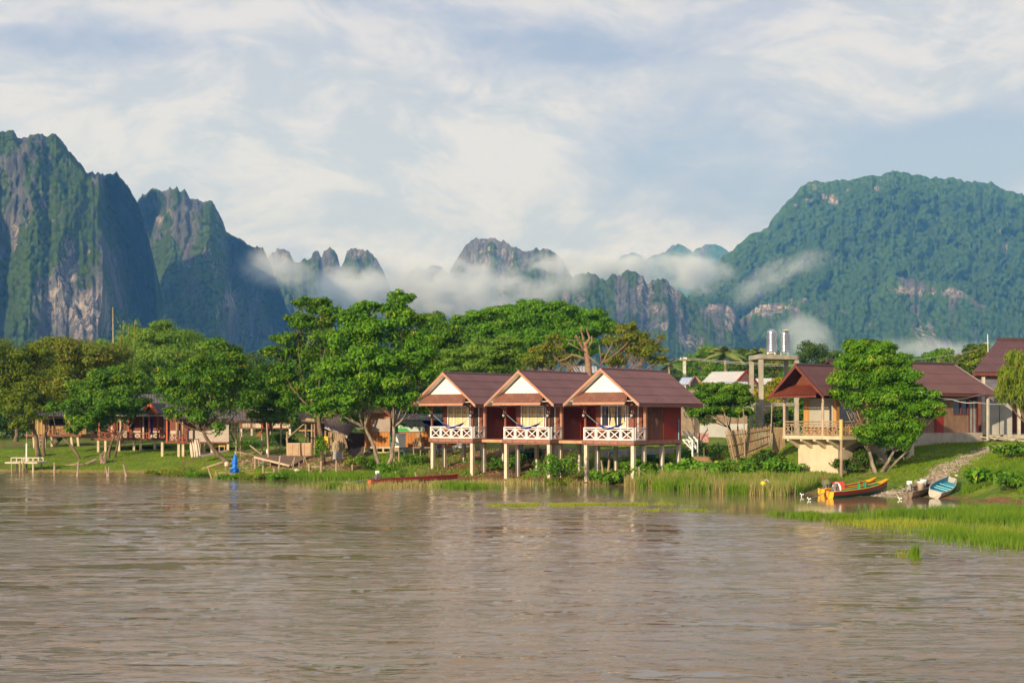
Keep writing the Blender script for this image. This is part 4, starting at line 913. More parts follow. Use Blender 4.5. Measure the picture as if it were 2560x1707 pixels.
    part('wall_plate', MB().box((-w-.75, 1.42, 5.30), (.75, 1.50, 5.36)).prism([(-w-.02, 1.41, 5.551), (.02, 1.41, 5.551), (cx, 1.41, 7.0)], (0, .03, 0)), WOODD, t)
    pr = MB(); pr.corr((-w+.1, -.46, gz0+.03), (-.2, -.46, gz0+.03), (.05, -1.14, 5.20), (-w-.08, -1.14, 5.20), 1, .15, .02); pt = part('pent_roof', pr, ROOFB, t)
    part('fascia', MB().box((-w-.08, -1.17, 5.02), (.05, -1.13, 5.19)).bar((-w-.08, -1.13, 5.1), (-w-.0, -.45, 5.76), .03, .1).bar((.05, -1.13, 5.1), (-.15, -.45, 5.76), .03, .1), TRIM, pt)
    part('porch_ceiling', MB().box((-w-.5, -.85, 5.25), (.5, 1.29, 5.28)), SOFF, t)
    return t
def hut_at(k): 
    c = Vector((X_(1585, 89.8), 89.8, 0)); r = Vector((math.cos(TH), -math.sin(TH), 0)); return c-r*6.6*k
bungalow('rightmost of the three maroon roofed bungalows on piles, its curtains tied open', tuple(hut_at(0)), False, True)
bungalow('middle one of the three maroon roofed bungalows on concrete piles', tuple(hut_at(1)))
bungalow('leftmost of the three maroon roofed bungalows, next to the tallest tree', tuple(hut_at(2)))
def hammock(label, k):
    loc = hut_at(k); t = thing('hammock', label, 'hammock', tuple(loc), -TH, group='blue hammocks on the bungalow porches')
    A = Vector((-3.78, .1, 4.45)); B = Vector((-.15, .1, 4.35)); p0 = Vector((-2.85, .15, 3.78)); p1 = Vector((-.95, .15, 3.85))
    mb = MB(); n = 14; m_ = 6; vs = []
    for i in range(n+1):
        s = i/n; c = p0.lerp(p1, s); c.z -= .42*math.sin(math.pi*s); wd = .06+.34*math.sin(math.pi*s)
        for j in range(m_+1):
            u = j/m_*2-1; vs.append((c.x, c.y+u*wd, c.z+.16*u*u*math.sin(math.pi*s)))
    fs = [(i*(m_+1)+j, (i+1)*(m_+1)+j, (i+1)*(m_+1)+j+1, i*(m_+1)+j+1) for i in range(n) for j in range(m_)]
    o_ = len(vs); vs += [(x, y, z-.02) for x, y, z in vs]; fs += [tuple(i+o_ for i in reversed(f)) for f in fs]
    part('sling', MB().add(vs, fs), BLUEF, t, smooth=True)
    part('rope', MB().tube([A, p0], .018, 5).tube([p1, B], .018, 5), ROPE, t)
hammock('blue hammock slung across the rightmost bungalow porch', 0)
hammock('blue hammock slung across the middle bungalow porch', 1)
hammock('blue hammock mostly hidden behind the rail of the leftmost bungalow porch', 2)
# walkways joining the bungalows
for k, nm in ((1, 'narrow plank walkway between the middle and rightmost bungalows'), (2, 'narrow plank walkway between the leftmost and middle bungalows')):
    loc = hut_at(k); t = thing('walkway', nm, 'walkway', tuple(loc), -TH, group='walkways joining the bungalows')
    part('deck', MB().box((.11, .9, 2.60), (2.55, 5.6, 2.66)), BEAM, t)
    part('rim_beam', MB().box((.11, .84, 2.50), (2.55, .895, 2.70)), pm('orange_brown_plank_edge', (.55, .30, .15), (.44, .22, .11)), t)  # edge boards are a paler orange-brown timber than the deck
    part('partition', MB().box((.12, 4.6, 2.665), (2.60, 4.66, 5.0)), REDW, t)
# steps at the back of the last bungalow
loc = hut_at(0); t = thing('stair', 'white railed timber stair at the back right corner of the rightmost bungalow', 'stair', tuple(loc), -TH)
mb = MB()
for i in range(4): mb.box((.12+i*.2, 5.75, 2.50-i*.22), (.32+i*.2, 6.35, 2.54-i*.22))
part('tread', mb, WOODN, t)
mb = MB()
for y in (5.75, 6.38):
    a = Vector((.1, y, 2.62)); b = Vector((.85, y, 1.95)); up = Vector((0, 0, .72))
    mb.bar(a+up, b+up, .06, .08); mb.bar(a+up*.15, b+up*.15, .05, .07); mb.bar(b-Vector((0, 0, .3)), b+up*1.1, .09)
    for i in range(1):
        p = a; q = b; mb.bar(p+up*.2, q+up*.95, .045); mb.bar(p+up*.95, q+up*.2, .045)
part('railing', mb, WHITE_, t)
part('support', MB().box((.75, 6.0, .5), (.85, 6.1, 1.8)), CONC, t)
# retaining wall and pipes below
t = MB(); a = G(1010, 111.4); 
def wallrun(pts, Y, zt_, th=.22, name='retaining_wall', label='', mat=CONCG, cat='wall'):
    mb = MB()
    for (p0, t0), (p1, t1) in zip(pts[:-1], pts[1:]):
        A = Vector((X_(p0, Y), Y, 0)); B = Vector((X_(p1, Y), Y, 0))
        mb.prism([(A.x, Y, .2), (B.x, Y, .2), (B.x, Y, Z_(t1, Y)), (A.x, Y, Z_(t0, Y))], (0, th, 0))
    return single(name, mb, mat, label, cat)
wallrun([(1185, 1120), (1480, 1119), (1500, 1119)], 108.4, 0, label='stained concrete retaining wall behind the piles of the left and middle bungalows')
wallrun([(1503, 1122), (1620, 1121), (1765, 1119)], 107.6, 0, label='grey concrete retaining wall behind the rightmost bungalow and its stair')
PIPE = pm('turquoise_pipe', (.04, .34, .38), (.03, .27, .31), rough=.4)
t = single('water_pipe', MB().tube([P(1603, 1112, 99), P(1604, 1135, 99), P(1640, 1137, 99)], .07, 8).tube([P(1601, 1111, 99.2), P(1700, 1108, 98)], .06, 8), PIPE, 'turquoise water pipes bent under the rightmost bungalow', 'pipe', smooth=True)
t = single('water_pipe', MB().tube([P(1522, 1131, 101), P(1553, 1130.5, 101)], .06, 8), PIPE, 'short level turquoise pipe between the middle and rightmost bungalows', 'pipe', smooth=True)
t = single('water_pipe', MB().tube([P(1306, 1110, 101), P(1306, 1130, 101), P(1350, 1127, 101)], .05, 8), PIPE, 'turquoise pipe under the middle bungalow', 'pipe', smooth=True)
# ---------------------------------------------------------------- wooden gable house on its concrete block
T2 = math.radians(52)
loc = Vector((X_(1961, 88), 88, 0)); t = thing('gable_house', 'wooden gable house with a railed veranda standing on a tall pale concrete block', 'house', tuple(loc), -T2)
FZ = 3.12
BLK = pm('pale_rendered_block', (.60, .50, .34), (.52, .42, .28), nscale=1.0, rough=.9, bump=.3, dirt=(.36, .28, .15), dirt_amt=.6)
part('base_block', MB().box((.25, 1.0, .3), (3.35, 8.5, 2.72)), BLK, t)
mb = MB().box((-.1, -.05, 2.9), (3.1, 1.0, FZ)).box((3.1, -.05, 2.9), (4.5, 5.6, FZ-.01)); part('deck_slab', mb, BLK, t)
for x in (.2, 1.25, 2.3, 3.3): part('corbel', MB().prism([(x, 1.0, 2.9), (x, .0, 2.9), (x, .0, 2.78), (x, 1.0, 2.3)], (.16, 0, 0)), BLK, t)
for y in (1.5, 3.2, 5.0): part('corbel', MB().prism([(3.352, y, 2.89), (4.3, y, 2.89), (4.3, y, 2.78), (3.352, y, 2.3)], (0, .16, 0)), BLK, t)
def lograil(mb, a, b, n, z0=FZ, h=.84):
    a = Vector((*a, 0)); b = Vector((*b, 0)); up = Vector((0, 0, 1))
    mb.tube([a+up*(z0+h), b+up*(z0+h)], .045, 7).tube([a+up*(z0+h-.15), b+up*(z0+h-.15)], .03, 7).tube([a+up*(z0+.08), b+up*(z0+.08)], .035, 7)
    for i in range(n):
        p = a.lerp(b, i/n); q = a.lerp(b, (i+1)/n); m_ = (p+q)/2
        mb.tube([p+up*(z0+.08), q+up*(z0+h-.15)], .028, 6).tube([p+up*(z0+h-.15)+Vector((0, .03, 0)), q+up*(z0+.08)+Vector((0, .03, 0))], .028, 6)
        for r in (p, m_): mb.tube([r+up*z0, r+up*(z0+h-.12)], .025, 6)
mb = MB(); lograil(mb, (-.02, .02), (2.98, .02), 5); part('railing', mb, WOODN, t)
mb = MB(); lograil(mb, (3.05, .05), (4.35, .05), 2); lograil(mb, (4.40, .1), (4.40, 5.4), 8); part('railing', mb, WOODN, t)
for x, y in ((-.02, .02), (3.0, .02)): part('porch_post', MB().tube([(x, y, 2.9), (x, y, 5.6)], .085, 9), pm('pale_round_post', (.50, .38, .27), (.38, .28, .2)), t)
part('log_post', MB().tube([(4.4, .0, -.2), (4.4, .02, 2.89)], .085, 9), WOODN, t)
part('log_post', MB().tube([(4.4, .0, 2.9), (4.4, .0, 4.1)], .11, 9), pm('yellow_log', (.62, .45, .17), (.5, .35, .12)), t)
part('log_post', MB().tube([(4.45, 2.7, .2), (4.45, 2.7, 2.9)], .09, 9), WOODN, t)
GW = pm('fibre_cement_board', (.42, .38, .30), (.36, .33, .26), nscale=.7, rough=.7)
ORB = pm('honey_board', (.55, .30, .07), (.44, .23, .05), nscale=.8, rough=.6)
mb = MB().box((.55, 1.15, FZ), (.95, 1.25, 5.5)).box((.95, 1.17, FZ), (3.0, 1.24, 3.55)).box((2.85, 1.15, 3.55), (3.1, 1.25, 5.5)); part('wall', mb, WOODY, t)
part('window', MB().box((.96, 1.19, 3.56), (2.84, 1.23, 5.4)), GW, t)
mb = MB().box((3.04, 1.26, FZ), (3.10, 1.45, 5.6)).box((3.04, 3.1, 3.7), (3.10, 3.25, 5.6)).box((3.04, 1.45, FZ), (3.10, 6.5, 3.69)); part('wall', mb, WOODY, t)
part('window', MB().box((3.05, 1.46, 3.7), (3.08, 3.09, 5.4)), GLASS, t)
part('board_panel', MB().box((3.05, 3.26, 3.7), (3.09, 6.5, 5.5)), ORB, t)
part('back_wall', MB().box((.5, 6.4, FZ), (3.03, 6.5, 5.9)), WOODD, t); part('left_wall', MB().box((.45, 1.26, FZ), (.54, 6.4, 5.9)), WOODD, t)
ROOF2 = pm('darker_maroon_roof', (.088, .036, .036), (.070, .029, .029), nscale=.8, rough=.5, dirt=(.08, .05, .045), dirt_amt=.4, spec=.4)
ROOFD = pm('dark_red_sheet', (.15, .035, .02), (.11, .026, .015), nscale=1.2, rough=.5, dirt=(.28, .13, .08), dirt_amt=.5)
DKR = pm('dark_red_board', (.17, .045, .028), (.12, .033, .02), rough=.6)
cx, rw, y0, y1, RZ, EZ = 1.55, 2.15, -.75, 8.0, 7.42, 5.50
rf = MB(); rf.corr((cx, y0, RZ), (cx, y1, RZ), (cx+rw, y1, EZ), (cx+rw, y0, EZ), 3, .22, .03); rf.corr((cx, y1, RZ), (cx, y0, RZ), (cx-rw, y0, EZ), (cx-rw, y1, EZ), 3, .22, .03)
r_ = part('roof', rf, ROOF2, t)
rc = MB()
for i in range(20): rc.tube([(cx, y0+i*.4375, RZ), (cx, y0+(i+1)*.4375, RZ)], [.10, .085], 8)
part('ridge_cap', rc, pm('dark_ridge', (.075, .045, .05), (.06, .035, .04)), r_)
for sx in (-1, 1):
    part('bargeboard', MB().prism([(cx, y0-.04, RZ+.03), (cx+sx*(rw+.03), y0-.04, EZ), (cx+sx*(rw+.03), y0-.04, EZ-.2), (cx, y0-.04, RZ-.2)], (0, .05, 0)), DKR, r_)
part('gable', MB().prism([(cx-1.15, .35, 6.0), (cx+1.15, .35, 6.0), (cx, .35, RZ-.12)], (0, .04, 0)), pm('dark_gable_planks', (.20, .06, .03), (.15, .045, .022), planks=.16), t)
pr = MB(); pr.corr((cx-1.35, .36, 6.22), (cx+1.35, .36, 6.22), (cx+1.75, -.95, 5.55), (cx-1.75, -.95, 5.55), 1, .2, .03)
pt = part('pent_roof', pr, ROOFD, t); part('fascia', MB().box((cx-1.75, -.98, 5.42), (cx+1.75, -.94, 5.53)), DKR, pt)
# ---------------------------------------------------------------- long house behind
BAMW = pm('woven_bamboo_wall', (.33, .19, .11), (.24, .13, .075), (1, 1, .5), 3, .8, planks=.12, gap=.15, bump=.4)
R3 = math.radians(32); Yl = 96.5; loc = Vector((X_(2238, Yl), Yl, 0)); t = thing('long_house', 'long single storey house with a maroon corrugated roof and woven bamboo walls', 'house', tuple(loc), R3)
part('foundation', MB().box((-3, -.25, 1.6), (8.5, 5.0, 3.14)), pm('grey_plinth', (.46, .39, .30), (.36, .30, .23), nscale=1.5, rough=.9, dirt=(.22, .17, .11)), t)
part('wall', MB().box((-3, .0, 3.145), (3.85, .1, 5.9)), BAMW, t)
part('wall', MB().box((4.78, .0, 3.145), (5.75, .1, 5.9)).box((5.75, .0, 3.145), (7.35, .1, 4.45)).box((5.75, 0, 5.45), (7.35, .1, 5.9)), BAMW, t)
d = part('door', MB().box((3.87, -.02, 3.145), (4.76, .05, 5.2)).box((4.0, -.05, 3.3), (4.62, -.025, 4.1)).box((4.0, -.05, 4.25), (4.62, -.025, 5.05)), REDW, t)
w_ = part('window', MB().box((5.77, .04, 4.46), (7.33, .07, 5.44)), GLASS, t)
part('frame', MB().box((5.75, -.04, 4.4), (7.35, .03, 4.46)).box((6.5, -.04, 4.46), (6.6, .03, 5.45)).box((7.22, -.04, 4.46), (7.33, .03, 5.45)), DKR, w_)
d = part('glass_door', MB().box((7.45, .03, 3.145), (8.1, .06, 5.4)), pm('frosted_glass', (.33, .35, .31), (.22, .24, .22), rough=.3), t)
part('frame', MB().box((7.36, -.02, 3.145), (7.44, .08, 5.5)).box((7.74, -.01, 3.145), (7.80, .029, 5.4)).box((8.11, -.02, 3.145), (8.2, .08, 5.5)), DKR, d)
part('corner_post', MB().box((8.3, -.9, 2.6), (8.45, -.76, 5.85)), pm('pale_post', (.55, .48, .38)), t)
part('end_wall', MB().box((8.4, .11, 3.145), (8.5, 4.8, 6.2)), BAMW, t); part('back_wall', MB().box((-3, 4.8, 3.145), (8.5, 4.9, 6.5)), WOODD, t)
rf = MB(); rf.corr((-4.2, 2.2, 8.02), (8.4, 2.2, 8.02), (9.2, -1.05, 5.86), (-4.2, -1.05, 5.86), 3, .22, .03); rf.corr((8.4, 2.2, 8.02), (-4.2, 2.2, 8.02), (-4.2, 5.4, 5.86), (9.2, 5.4, 5.86), 3, .22, .03)
r_ = part('roof', rf, pm('long_maroon_roof', (.108, .049, .046), (.086, .040, .038), nscale=.8, rough=.5, dirt=(.09, .06, .05), dirt_amt=.4, spec=.4), t)
rc = MB()
for i in range(28): rc.tube([(-4.2+i*.45, 2.2, 8.04), (-4.2+(i+1)*.45, 2.2, 8.04)], [.13, .11], 8)
part('ridge_cap', rc, pm('dark_ridge', (.075, .045, .05), (.06, .035, .04)), r_)
part('fascia', MB().box((-4.2, -1.02, 5.68), (9.2, -.98, 5.82)), DKR, r_)
part('flashing', MB().bar((8.38, 2.1, 8.02), (9.15, -1.03, 5.93), .09, .03), pm('pale_flashing', (.4, .33, .28)), r_)
# ---------------------------------------------------------------- tall roofed hall at the right edge
t = thing('open_hall', 'taller hall with a steep maroon roof and dark open bays cut by the right edge', 'house', tuple(G(2520, 105)))
Yb = 106
rf = MB(); rf.corr(P(2495, 849, 112), P(2760, 852, 112), P(2760, 934, Yb), P(2432, 930, Yb), 4, .22, .03)
rf.corr(P(2760, 852, 112), P(2495, 849, 112), P(2432, 945, 118), P(2760, 945, 118), 4, .22, .03)
r_ = part('roof', rf, pm('hall_maroon_roof', (.13, .052, .045), (.105, .042, .037), nscale=.8, rough=.5, dirt=(.09, .055, .05), dirt_amt=.4, spec=.4), t, world=True)
rc = MB(); a, b = P(2493, 848, 112), P(2760, 851, 112)
for i in range(20): rc.tube([a.lerp(b, i/20), a.lerp(b, (i+1)/20)], [.16, .13], 8)
part('ridge_cap', rc, pm('dark_ridge', (.075, .045, .05), (.06, .035, .04)), r_, world=True)
part('fascia', MB().bar(P(2432, 935, Yb-.1), P(2760, 939, Yb-.1), .06, .22), DKR, r_, world=True)
mb = MB(); x0 = X_(2445, 106.5)
mb.box((x0, 106.5, 5.4), (x0+11, 106.7, 7.2)); part('upper_wall', mb, pm('blue_grey_board', (.16, .14, .17), (.11, .10, .12)), t, world=True)
part('back_wall', MB().box((x0, 113, 2.3), (x0+12, 113.2, 7.3)), WOODD, t, world=True)
part('floor', MB().box((x0-.3, 103.2, 2.2), (x0+12, 113, 2.95)), CONCG, t, world=True)
SL = pm('grey_concrete_wall', (.36, .34, .29), (.26, .25, .22), nscale=.8, rough=.9, dirt=(.14, .13, .11))
for px, w_ in ((2462, .9), (2500, .75)):
    x = X_(px, 104); part('partition', MB().box((x, 104, 2.955), (x+w_, 104.12, 5.2)).box((x+w_, 104, 2.955), (x+w_+.14, 107.5, 5.35)), SL, t, world=True)
for px in (2456, 2545): x = X_(px, 103.6); part('column', MB().box((x, 103.6, 2.955), (x+.2, 103.8, 7.15)), pm('pale_post', (.55, .48, .38)), t, world=True)
for k, (px, py, w_) in enumerate(((2478, 1084, 1.1), (2512, 1090, .8))):
    x = X_(px, 101.5); single('concrete_slab', MB().box((x-w_, 101, 2.4), (x+w_*.6, 102, 2.72+.1*k)).bar((x-w_, 100.8, 2.85), (x+w_*1.6, 99.6, 2.5), .25, .08), CONCG, ('broken slab and plank leaning beside the glass door of the long house', 'loose slab with a board before the dark hall')[k], 'rubble')
# ---------------------------------------------------------------- water tower and tanks
t = thing('water_tower', 'weathered concrete water tower of four columns with a thick top slab', 'tower', tuple(G(1935, 108)))
Cn = [(1878.5, 109.6), (1902.5, 106.8), (1991, 108.2), (1965, 111)]
Q = [Vector((X_(a, b), b, 0)) for a, b in Cn]
for q in Q: z = tz(q.x, q.y); part('column', MB().box((q.x-.16, q.y-.16, z-.4), (q.x+.16, q.y+.16, 8.55)), CONCG, t, world=True)
ctr = sum(Q, Vector())/4; ex = [ctr+(q-ctr)*1.12 for q in Q]
part('slab', MB().prism([(q.x, q.y, 8.6) for q in ex], (0, 0, .34)), CONCG, t, world=True)
for i in range(4):
    a, b = Q[i], Q[(i+1) % 4]; d = (b-a).normalized()*.17; part('tie_beam', MB().bar(a+d+Vector((0, 0, 5.2)), b-d+Vector((0, 0, 5.2)), .2, .26), CONCG, t, world=True)
STEEL = pm('ribbed_stainless_steel', (.62, .62, .64), (.50, .50, .53), nscale=2, rough=.3, metal=1)
def tank(label, px, pyt, Y, r, h, z0, hatch=False):
    x = X_(px, Y); t = thing('water_tank', label, 'water tank', (x, Y, z0), group='ribbed steel tanks on the water tower')
    prof = [(r*.2, .22), (r*.96, .24)]; n = 9
    for i in range(n):
        z = .28+(h-.5)*i/n; prof += [(r*.99, z), (r*1.0, z+(h-.5)/n*.45), (r*.90, z+(h-.5)/n*.60), (r*.90, z+(h-.5)/n*.82)]
    prof += [(r*.98, h-.2), (r*.8, h-.08), (r*.35, h+.02), (r*.33, h+.06), (.02, h+.07)]
    part('body', MB().lathe((0, 0, 0), prof, 28), STEEL, t, smooth=True)
    st = MB()
    for k in range(4):
        a = k*math.pi/2+.5; st.bar((math.cos(a)*r*.85, math.sin(a)*r*.85, .24), (math.cos(a)*r*.95, math.sin(a)*r*.95, -.0), .06)
    st.lathe((0, 0, .14), [(r*.95, 0), (r*.95, .04)], 16); part('stand', st, WHITE_, t)
    if hatch: part('lid', MB().lathe((.15, -.1, h+.02), [(r*.75, 0), (r*.8, .06), (r*.1, .1)], 16), pm('cream_lid', (.65, .6, .45)), t)
tank('left ribbed stainless steel tank with a plain domed top on the water tower', 1929, 819, 108.5, .41, 1.92, 8.95)
tank('right ribbed stainless steel tank with a tilted lid and a blue pipe down its side', 1962, 821, 108.9, .40, 1.85, 8.95, True)
a = lambda px, z, Y=107.9: Vector((X_(px, Y), Y, z))
single('water_pipe', MB().tube([a(1953.5, 11.05), a(1953.5, 9.02), a(1993, 9.02), a(1993, 8.7)], .035, 7).tube([a(1943, 9.4), a(1953, 9.4)], .03, 6).tube([a(1969, 9.02), a(1969, 9.25)], .03, 6), PIPE, 'light blue pipe running up the tank and along the tower slab', 'pipe', smooth=True)
# ---------------------------------------------------------------- pole and wires
Yp = 165; t = thing('utility_pole', 'concrete utility pole with a crossarm above the rightmost bungalow roof', 'pole', tuple(G(1711, Yp)))
r0 = G(1711, Yp); tp = P(1711, 893, Yp)
part('shaft', MB().box((r0.x-.17, Yp-.17, r0.z-.3), (r0.x+.17, Yp+.17, tp.z)), pm('pole_concrete', (.62, .56, .46)), t, world=True)
part('crossarm', MB().bar(P(1698, 899, Yp-.25), P(1727, 900, Yp-.25), .12, .14), WOODN, t, world=True)
part('insulator', MB().lathe(P(1702, 898, Yp-.25), [(.05, 0), (.08, .1), (.03, .2)], 8).lathe(P(1716, 898, Yp-.25), [(.05, 0), (.08, .1), (.03, .2)], 8), WHITE_, t, world=True)
WIRE = pm('grey_cable', (.42, .40, .36))
def wire(label, pts, r=.02, sag=.3, mat=None):
    mb = MB(); P_ = []
    for (a, b) in zip(pts[:-1], pts[1:]):
        for i in range(9):
            s = i/9; p = a.lerp(b, s); p.z -= 4*sag*s*(1-s); P_.append(p)
    P_.append(pts[-1]); mb.tube(P_, r, 5); return single('cable', mb, mat or WIRE, label, 'cable', smooth=True)
wire('upper overhead wire from the utility pole past the water tower', [P(1716, 894, 165), P(2000, 912, 150)], .03, .15)
wire('lower overhead wire from the utility pole past the water tower', [P(1700, 896, 165), P(1990, 916, 152)], .025, .15)
wire('overhead wire running left from the utility pole behind the brown-leaved tree', [P(1700, 896, 165), P(1640, 912, 175)], .03, .2)
wire('pair of faint wires over the long maroon roof', [P(2180, 902, 140), P(2470, 868, 150)], .025, .4)
wire('slack pale cable looping from the feathery tree to the right edge', [P(2300, 979, 84), P(2380, 998, 86), P(2440, 1006, 86), P(2545, 1007, 88)], .025, .1, pm('pale_cable', (.6, .57, .5)))
wire('thin cable from the long house eave to the slack pale cable', [P(2355, 1000, 90), P(2462, 983, 97)], .018, .12)
single('antenna', MB().tube([P(2470, 880, 120), P(2469, 835, 120)], .03, 6).bar(P(2462, 858, 120), P(2472, 856, 120), .03), WHITE_, 'thin white aerial beside the tall maroon roof', 'antenna')
# ---------------------------------------------------------------- white roofed houses behind
WR = pm('white_metal_roof', (.72, .68, .60), (.64, .60, .52), nscale=.6, rough=.5, dirt=(.45, .36, .26), dirt_amt=.3)
BRK = pm('brown_house_wall', (.30, .22, .15), (.22, .16, .11))  # plain dark brown wall colour of the village houses
def simple_house(label, base, TL, TR, BR, BL, back, mat, walls, barge=None, courses=3):
    t = thing('village_house', label, 'house', tuple(G(*base))); rf = MB(); rf.corr(TL, TR, BR, BL, courses, .3, .03)
    bk = Vector(back); rf.corr(TR, TL, Vector(BL)+bk, Vector(BR)+bk, courses, .3, .03); r_ = part('roof', rf, mat, t, world=True)
    for (x0, y0, z0, x1, y1, z1, m_) in walls: part('wall', MB().box((x0, y0, z0), (x1, y1, z1)), m_, t, world=True)
    if barge:
        for a, b in barge: part('bargeboard', MB().bar(a, b, .08, .3), pm('red_bargeboard', (.50, .035, .02), (.4, .03, .02)), r_, world=True)
    return t
x0 = X_(1765, 152)
t = simple_house('house with a large white metal roof and bright red bargeboard behind the papaya-like tree', (1815, 155), P(1781, 929, 158), P(1867, 928, 158), P(1841, 956, 152), P(1752, 958, 152), (2.6, 8, 0), WR,
    [(x0, 153.2, 1.8, x0+3.2, 153.4, 7.4, BRK)], [(P(1866, 928, 157.9), P(1840, 957, 151.9)), (P(1867, 928, 158), P(1898, 964, 160))])
part('gable', MB().prism([P(1866, 931, 157.5), P(1845, 957, 153), P(1896, 964, 159)], (0, .1, 0)), pm('orange_brown_gable', (.40, .17, .07)), t, world=True)
simple_house('white roofed house with a plain ridge seen between the tower legs', (1915, 165), P(1890, 946, 168), P(1935, 945, 168), P(1925, 966, 163), P(1885, 964, 163), (0, 8, 0), WR, [(X_(1890, 163.5), 163.6, 1.8, X_(1925, 163.5), 163.8, 7.2, BRK)])
simple_house('low lean-to with a light grey roof below the big white roof', (1840, 146), P(1808, 953, 149), P(1868, 954, 149), P(1874, 970, 145), P(1800, 968, 145), (0, 6, 0), pm('light_grey_roof', (.50, .50, .52), (.42, .42, .45)), [(X_(1810, 146), 146, 1.8, X_(1868, 146), 146.2, 6.6, BRK)])
t = simple_house('small house with a blue-white roof and brown gable beside the rightmost bungalow roof', (1730, 148), P(1705, 944, 150), P(1736, 943, 150), P(1726, 961, 146), P(1695, 961, 146), (1.5, 6, 0), pm('blue_white_roof', (.55, .62, .75), (.45, .5, .62)), [(X_(1700, 147), 147, 1.8, X_(1745, 147), 147.2, 7.0, BRK)])
part('gable', MB().prism([P(1736, 946, 149), P(1727, 962, 146), P(1748, 961, 148)], (0, .1, 0)), pm('dark_gable_hole', (.05, .03, .02)), t, world=True)
part('bargeboard', MB().bar(P(1736, 943, 149.5), P(1724, 962, 145.8), .12, .35).bar(P(1737, 943, 149.5), P(1751, 958, 149), .12, .35), pm('brown_barge', (.36, .20, .11)), t, world=True)
simple_house('house with a long low grey roof half hidden behind the papaya-like tree', (1800, 128), P(1745, 1010, 132), P(1870, 1008, 132), P(1880, 1022, 128), P(1740, 1024, 128), (0, 6, 0), pm('dull_roof', (.30, .27, .25)), [(X_(1750, 129), 129, 1.8, X_(1868, 129), 129.2, 3.6, pm('whitewashed_wall', (.50, .48, .44), (.40, .38, .35), nscale=.6)), (X_(1750, 129), 129.3, 3.4, X_(1868, 129), 129.5, 5.0, BRK), (X_(1750, 129), 129.3, 1.8, X_(1752, 129), 133, 5.0, BRK)])
simple_house('pale gable end glimpsed behind the pruned limbs of the brown-leaved tree', (1450, 146), P(1432, 915, 150), P(1490, 915, 150), P(1495, 932, 147), P(1428, 932, 147), (0, 6, 0), pm('light_grey_roof', (.50, .50, .52)), [(X_(1434, 147.5), 147.5, 1.8, X_(1488, 147.5), 147.7, 8.6, pm('whitewashed_wall', (.62, .60, .55)))])
# ---------------------------------------------------------------- bamboo fence
t = thing('bamboo_fence', 'leaning woven bamboo fence with tall crooked posts below the water tower', 'fence', tuple(G(1870, 94)))
SP = pm('split_bamboo', (.42, .29, .15), (.29, .19, .09), (1, 1, .4), 4, .8, .4)
mb = MB(); TLf, TRf, BRf, BLf = P(1812, 1079, 93), P(1926, 1068, 96), P(1928, 1112, 96), P(1832, 1160, 93)
for i in range(92):
    s = i/91; a = TLf.lerp(TRf, s); b = BLf.lerp(BRf, s); b.z = max(b.z, tz(b.x, b.y)); j = Vector((rng.uniform(-.02, .02), rng.uniform(-.02, .02), rng.uniform(-.06, .12)))
    mb.bar(a+j, b+Vector((rng.uniform(-.02, .02), 0, 0)), .034, .012, up=(0, 1, 0))
part('woven_panel', mb, SP, t, world=True)
for s in (.12, .45, .8):
    a = TLf.lerp(BLf, s); b = TRf.lerp(BRf, s); part('rail', MB().tube([a-Vector((0, .05, 0)), a.lerp(b, .5)-Vector((0, .05, .03)), b-Vector((0, .05, 0))], .028, 6), WOODN, t, world=True)
for (a, b, c, d_, Y) in ((1811, 1033, 1840, 1170, 92.8), (1858, 1022, 1862, 1140, 93.9), (1930, 1008, 1925, 1110, 95.8), (1926, 1060, 1927, 1105, 96.1)):
    part('post', MB().tube([P(a, b, Y), P((a+c)/2+1, (b+d_)/2, Y), P(c, d_, Y)], [.035, .045, .05], 7), WOODN, t, world=True)
t = thing('bamboo_fence', 'short return of dark woven fence running back from the bamboo fence to the veranda', 'fence', tuple(G(1945, 97))); mb = MB()
for i in range(30):
    s = i/29; a = P(1932, 1068, 96.4).lerp(P(1962, 1068, 101), s); b = Vector((a.x, a.y, tz(a.x, a.y)+.2)); mb.bar(a, b, .05, .012, up=(0, 1, 0))
part('woven_panel', mb, SP, t, world=True)
single('rain_jar', MB().lathe(G(1925, 103), [(.5, 0), (.62, .3), (.6, .75), (.45, .95)], 20), pm('cement_tub', (.5, .45, .36)), 'round cement tub behind the bamboo fence', 'tub', smooth=True)
single('blue_tank', MB().lathe(G(1905, 105.5), [(.45, 0), (.45, .9), (.4, 1.0), (.12, 1.05)], 18), pm('teal_plastic', (.04, .30, .30), (.03, .24, .25), rough=.4), 'teal plastic drum behind the bamboo fence', 'drum', smooth=True)
mb = MB()
for k in range(2): mb.box((X_(1745, 113), 113+k*.6, 2.25), (X_(1772, 113), 113.5+k*.6, 3.05))
single('cloth_bench', MB().box((X_(1745, 113), 113, 2.2), (X_(1772, 113), 113.7, 2.95)), pm('red_patterned_cloth', (.30, .03, .04), (.55, .40, .36), nscale=6), 'red patterned cloth over a bench right of the bungalow stair', 'bench')
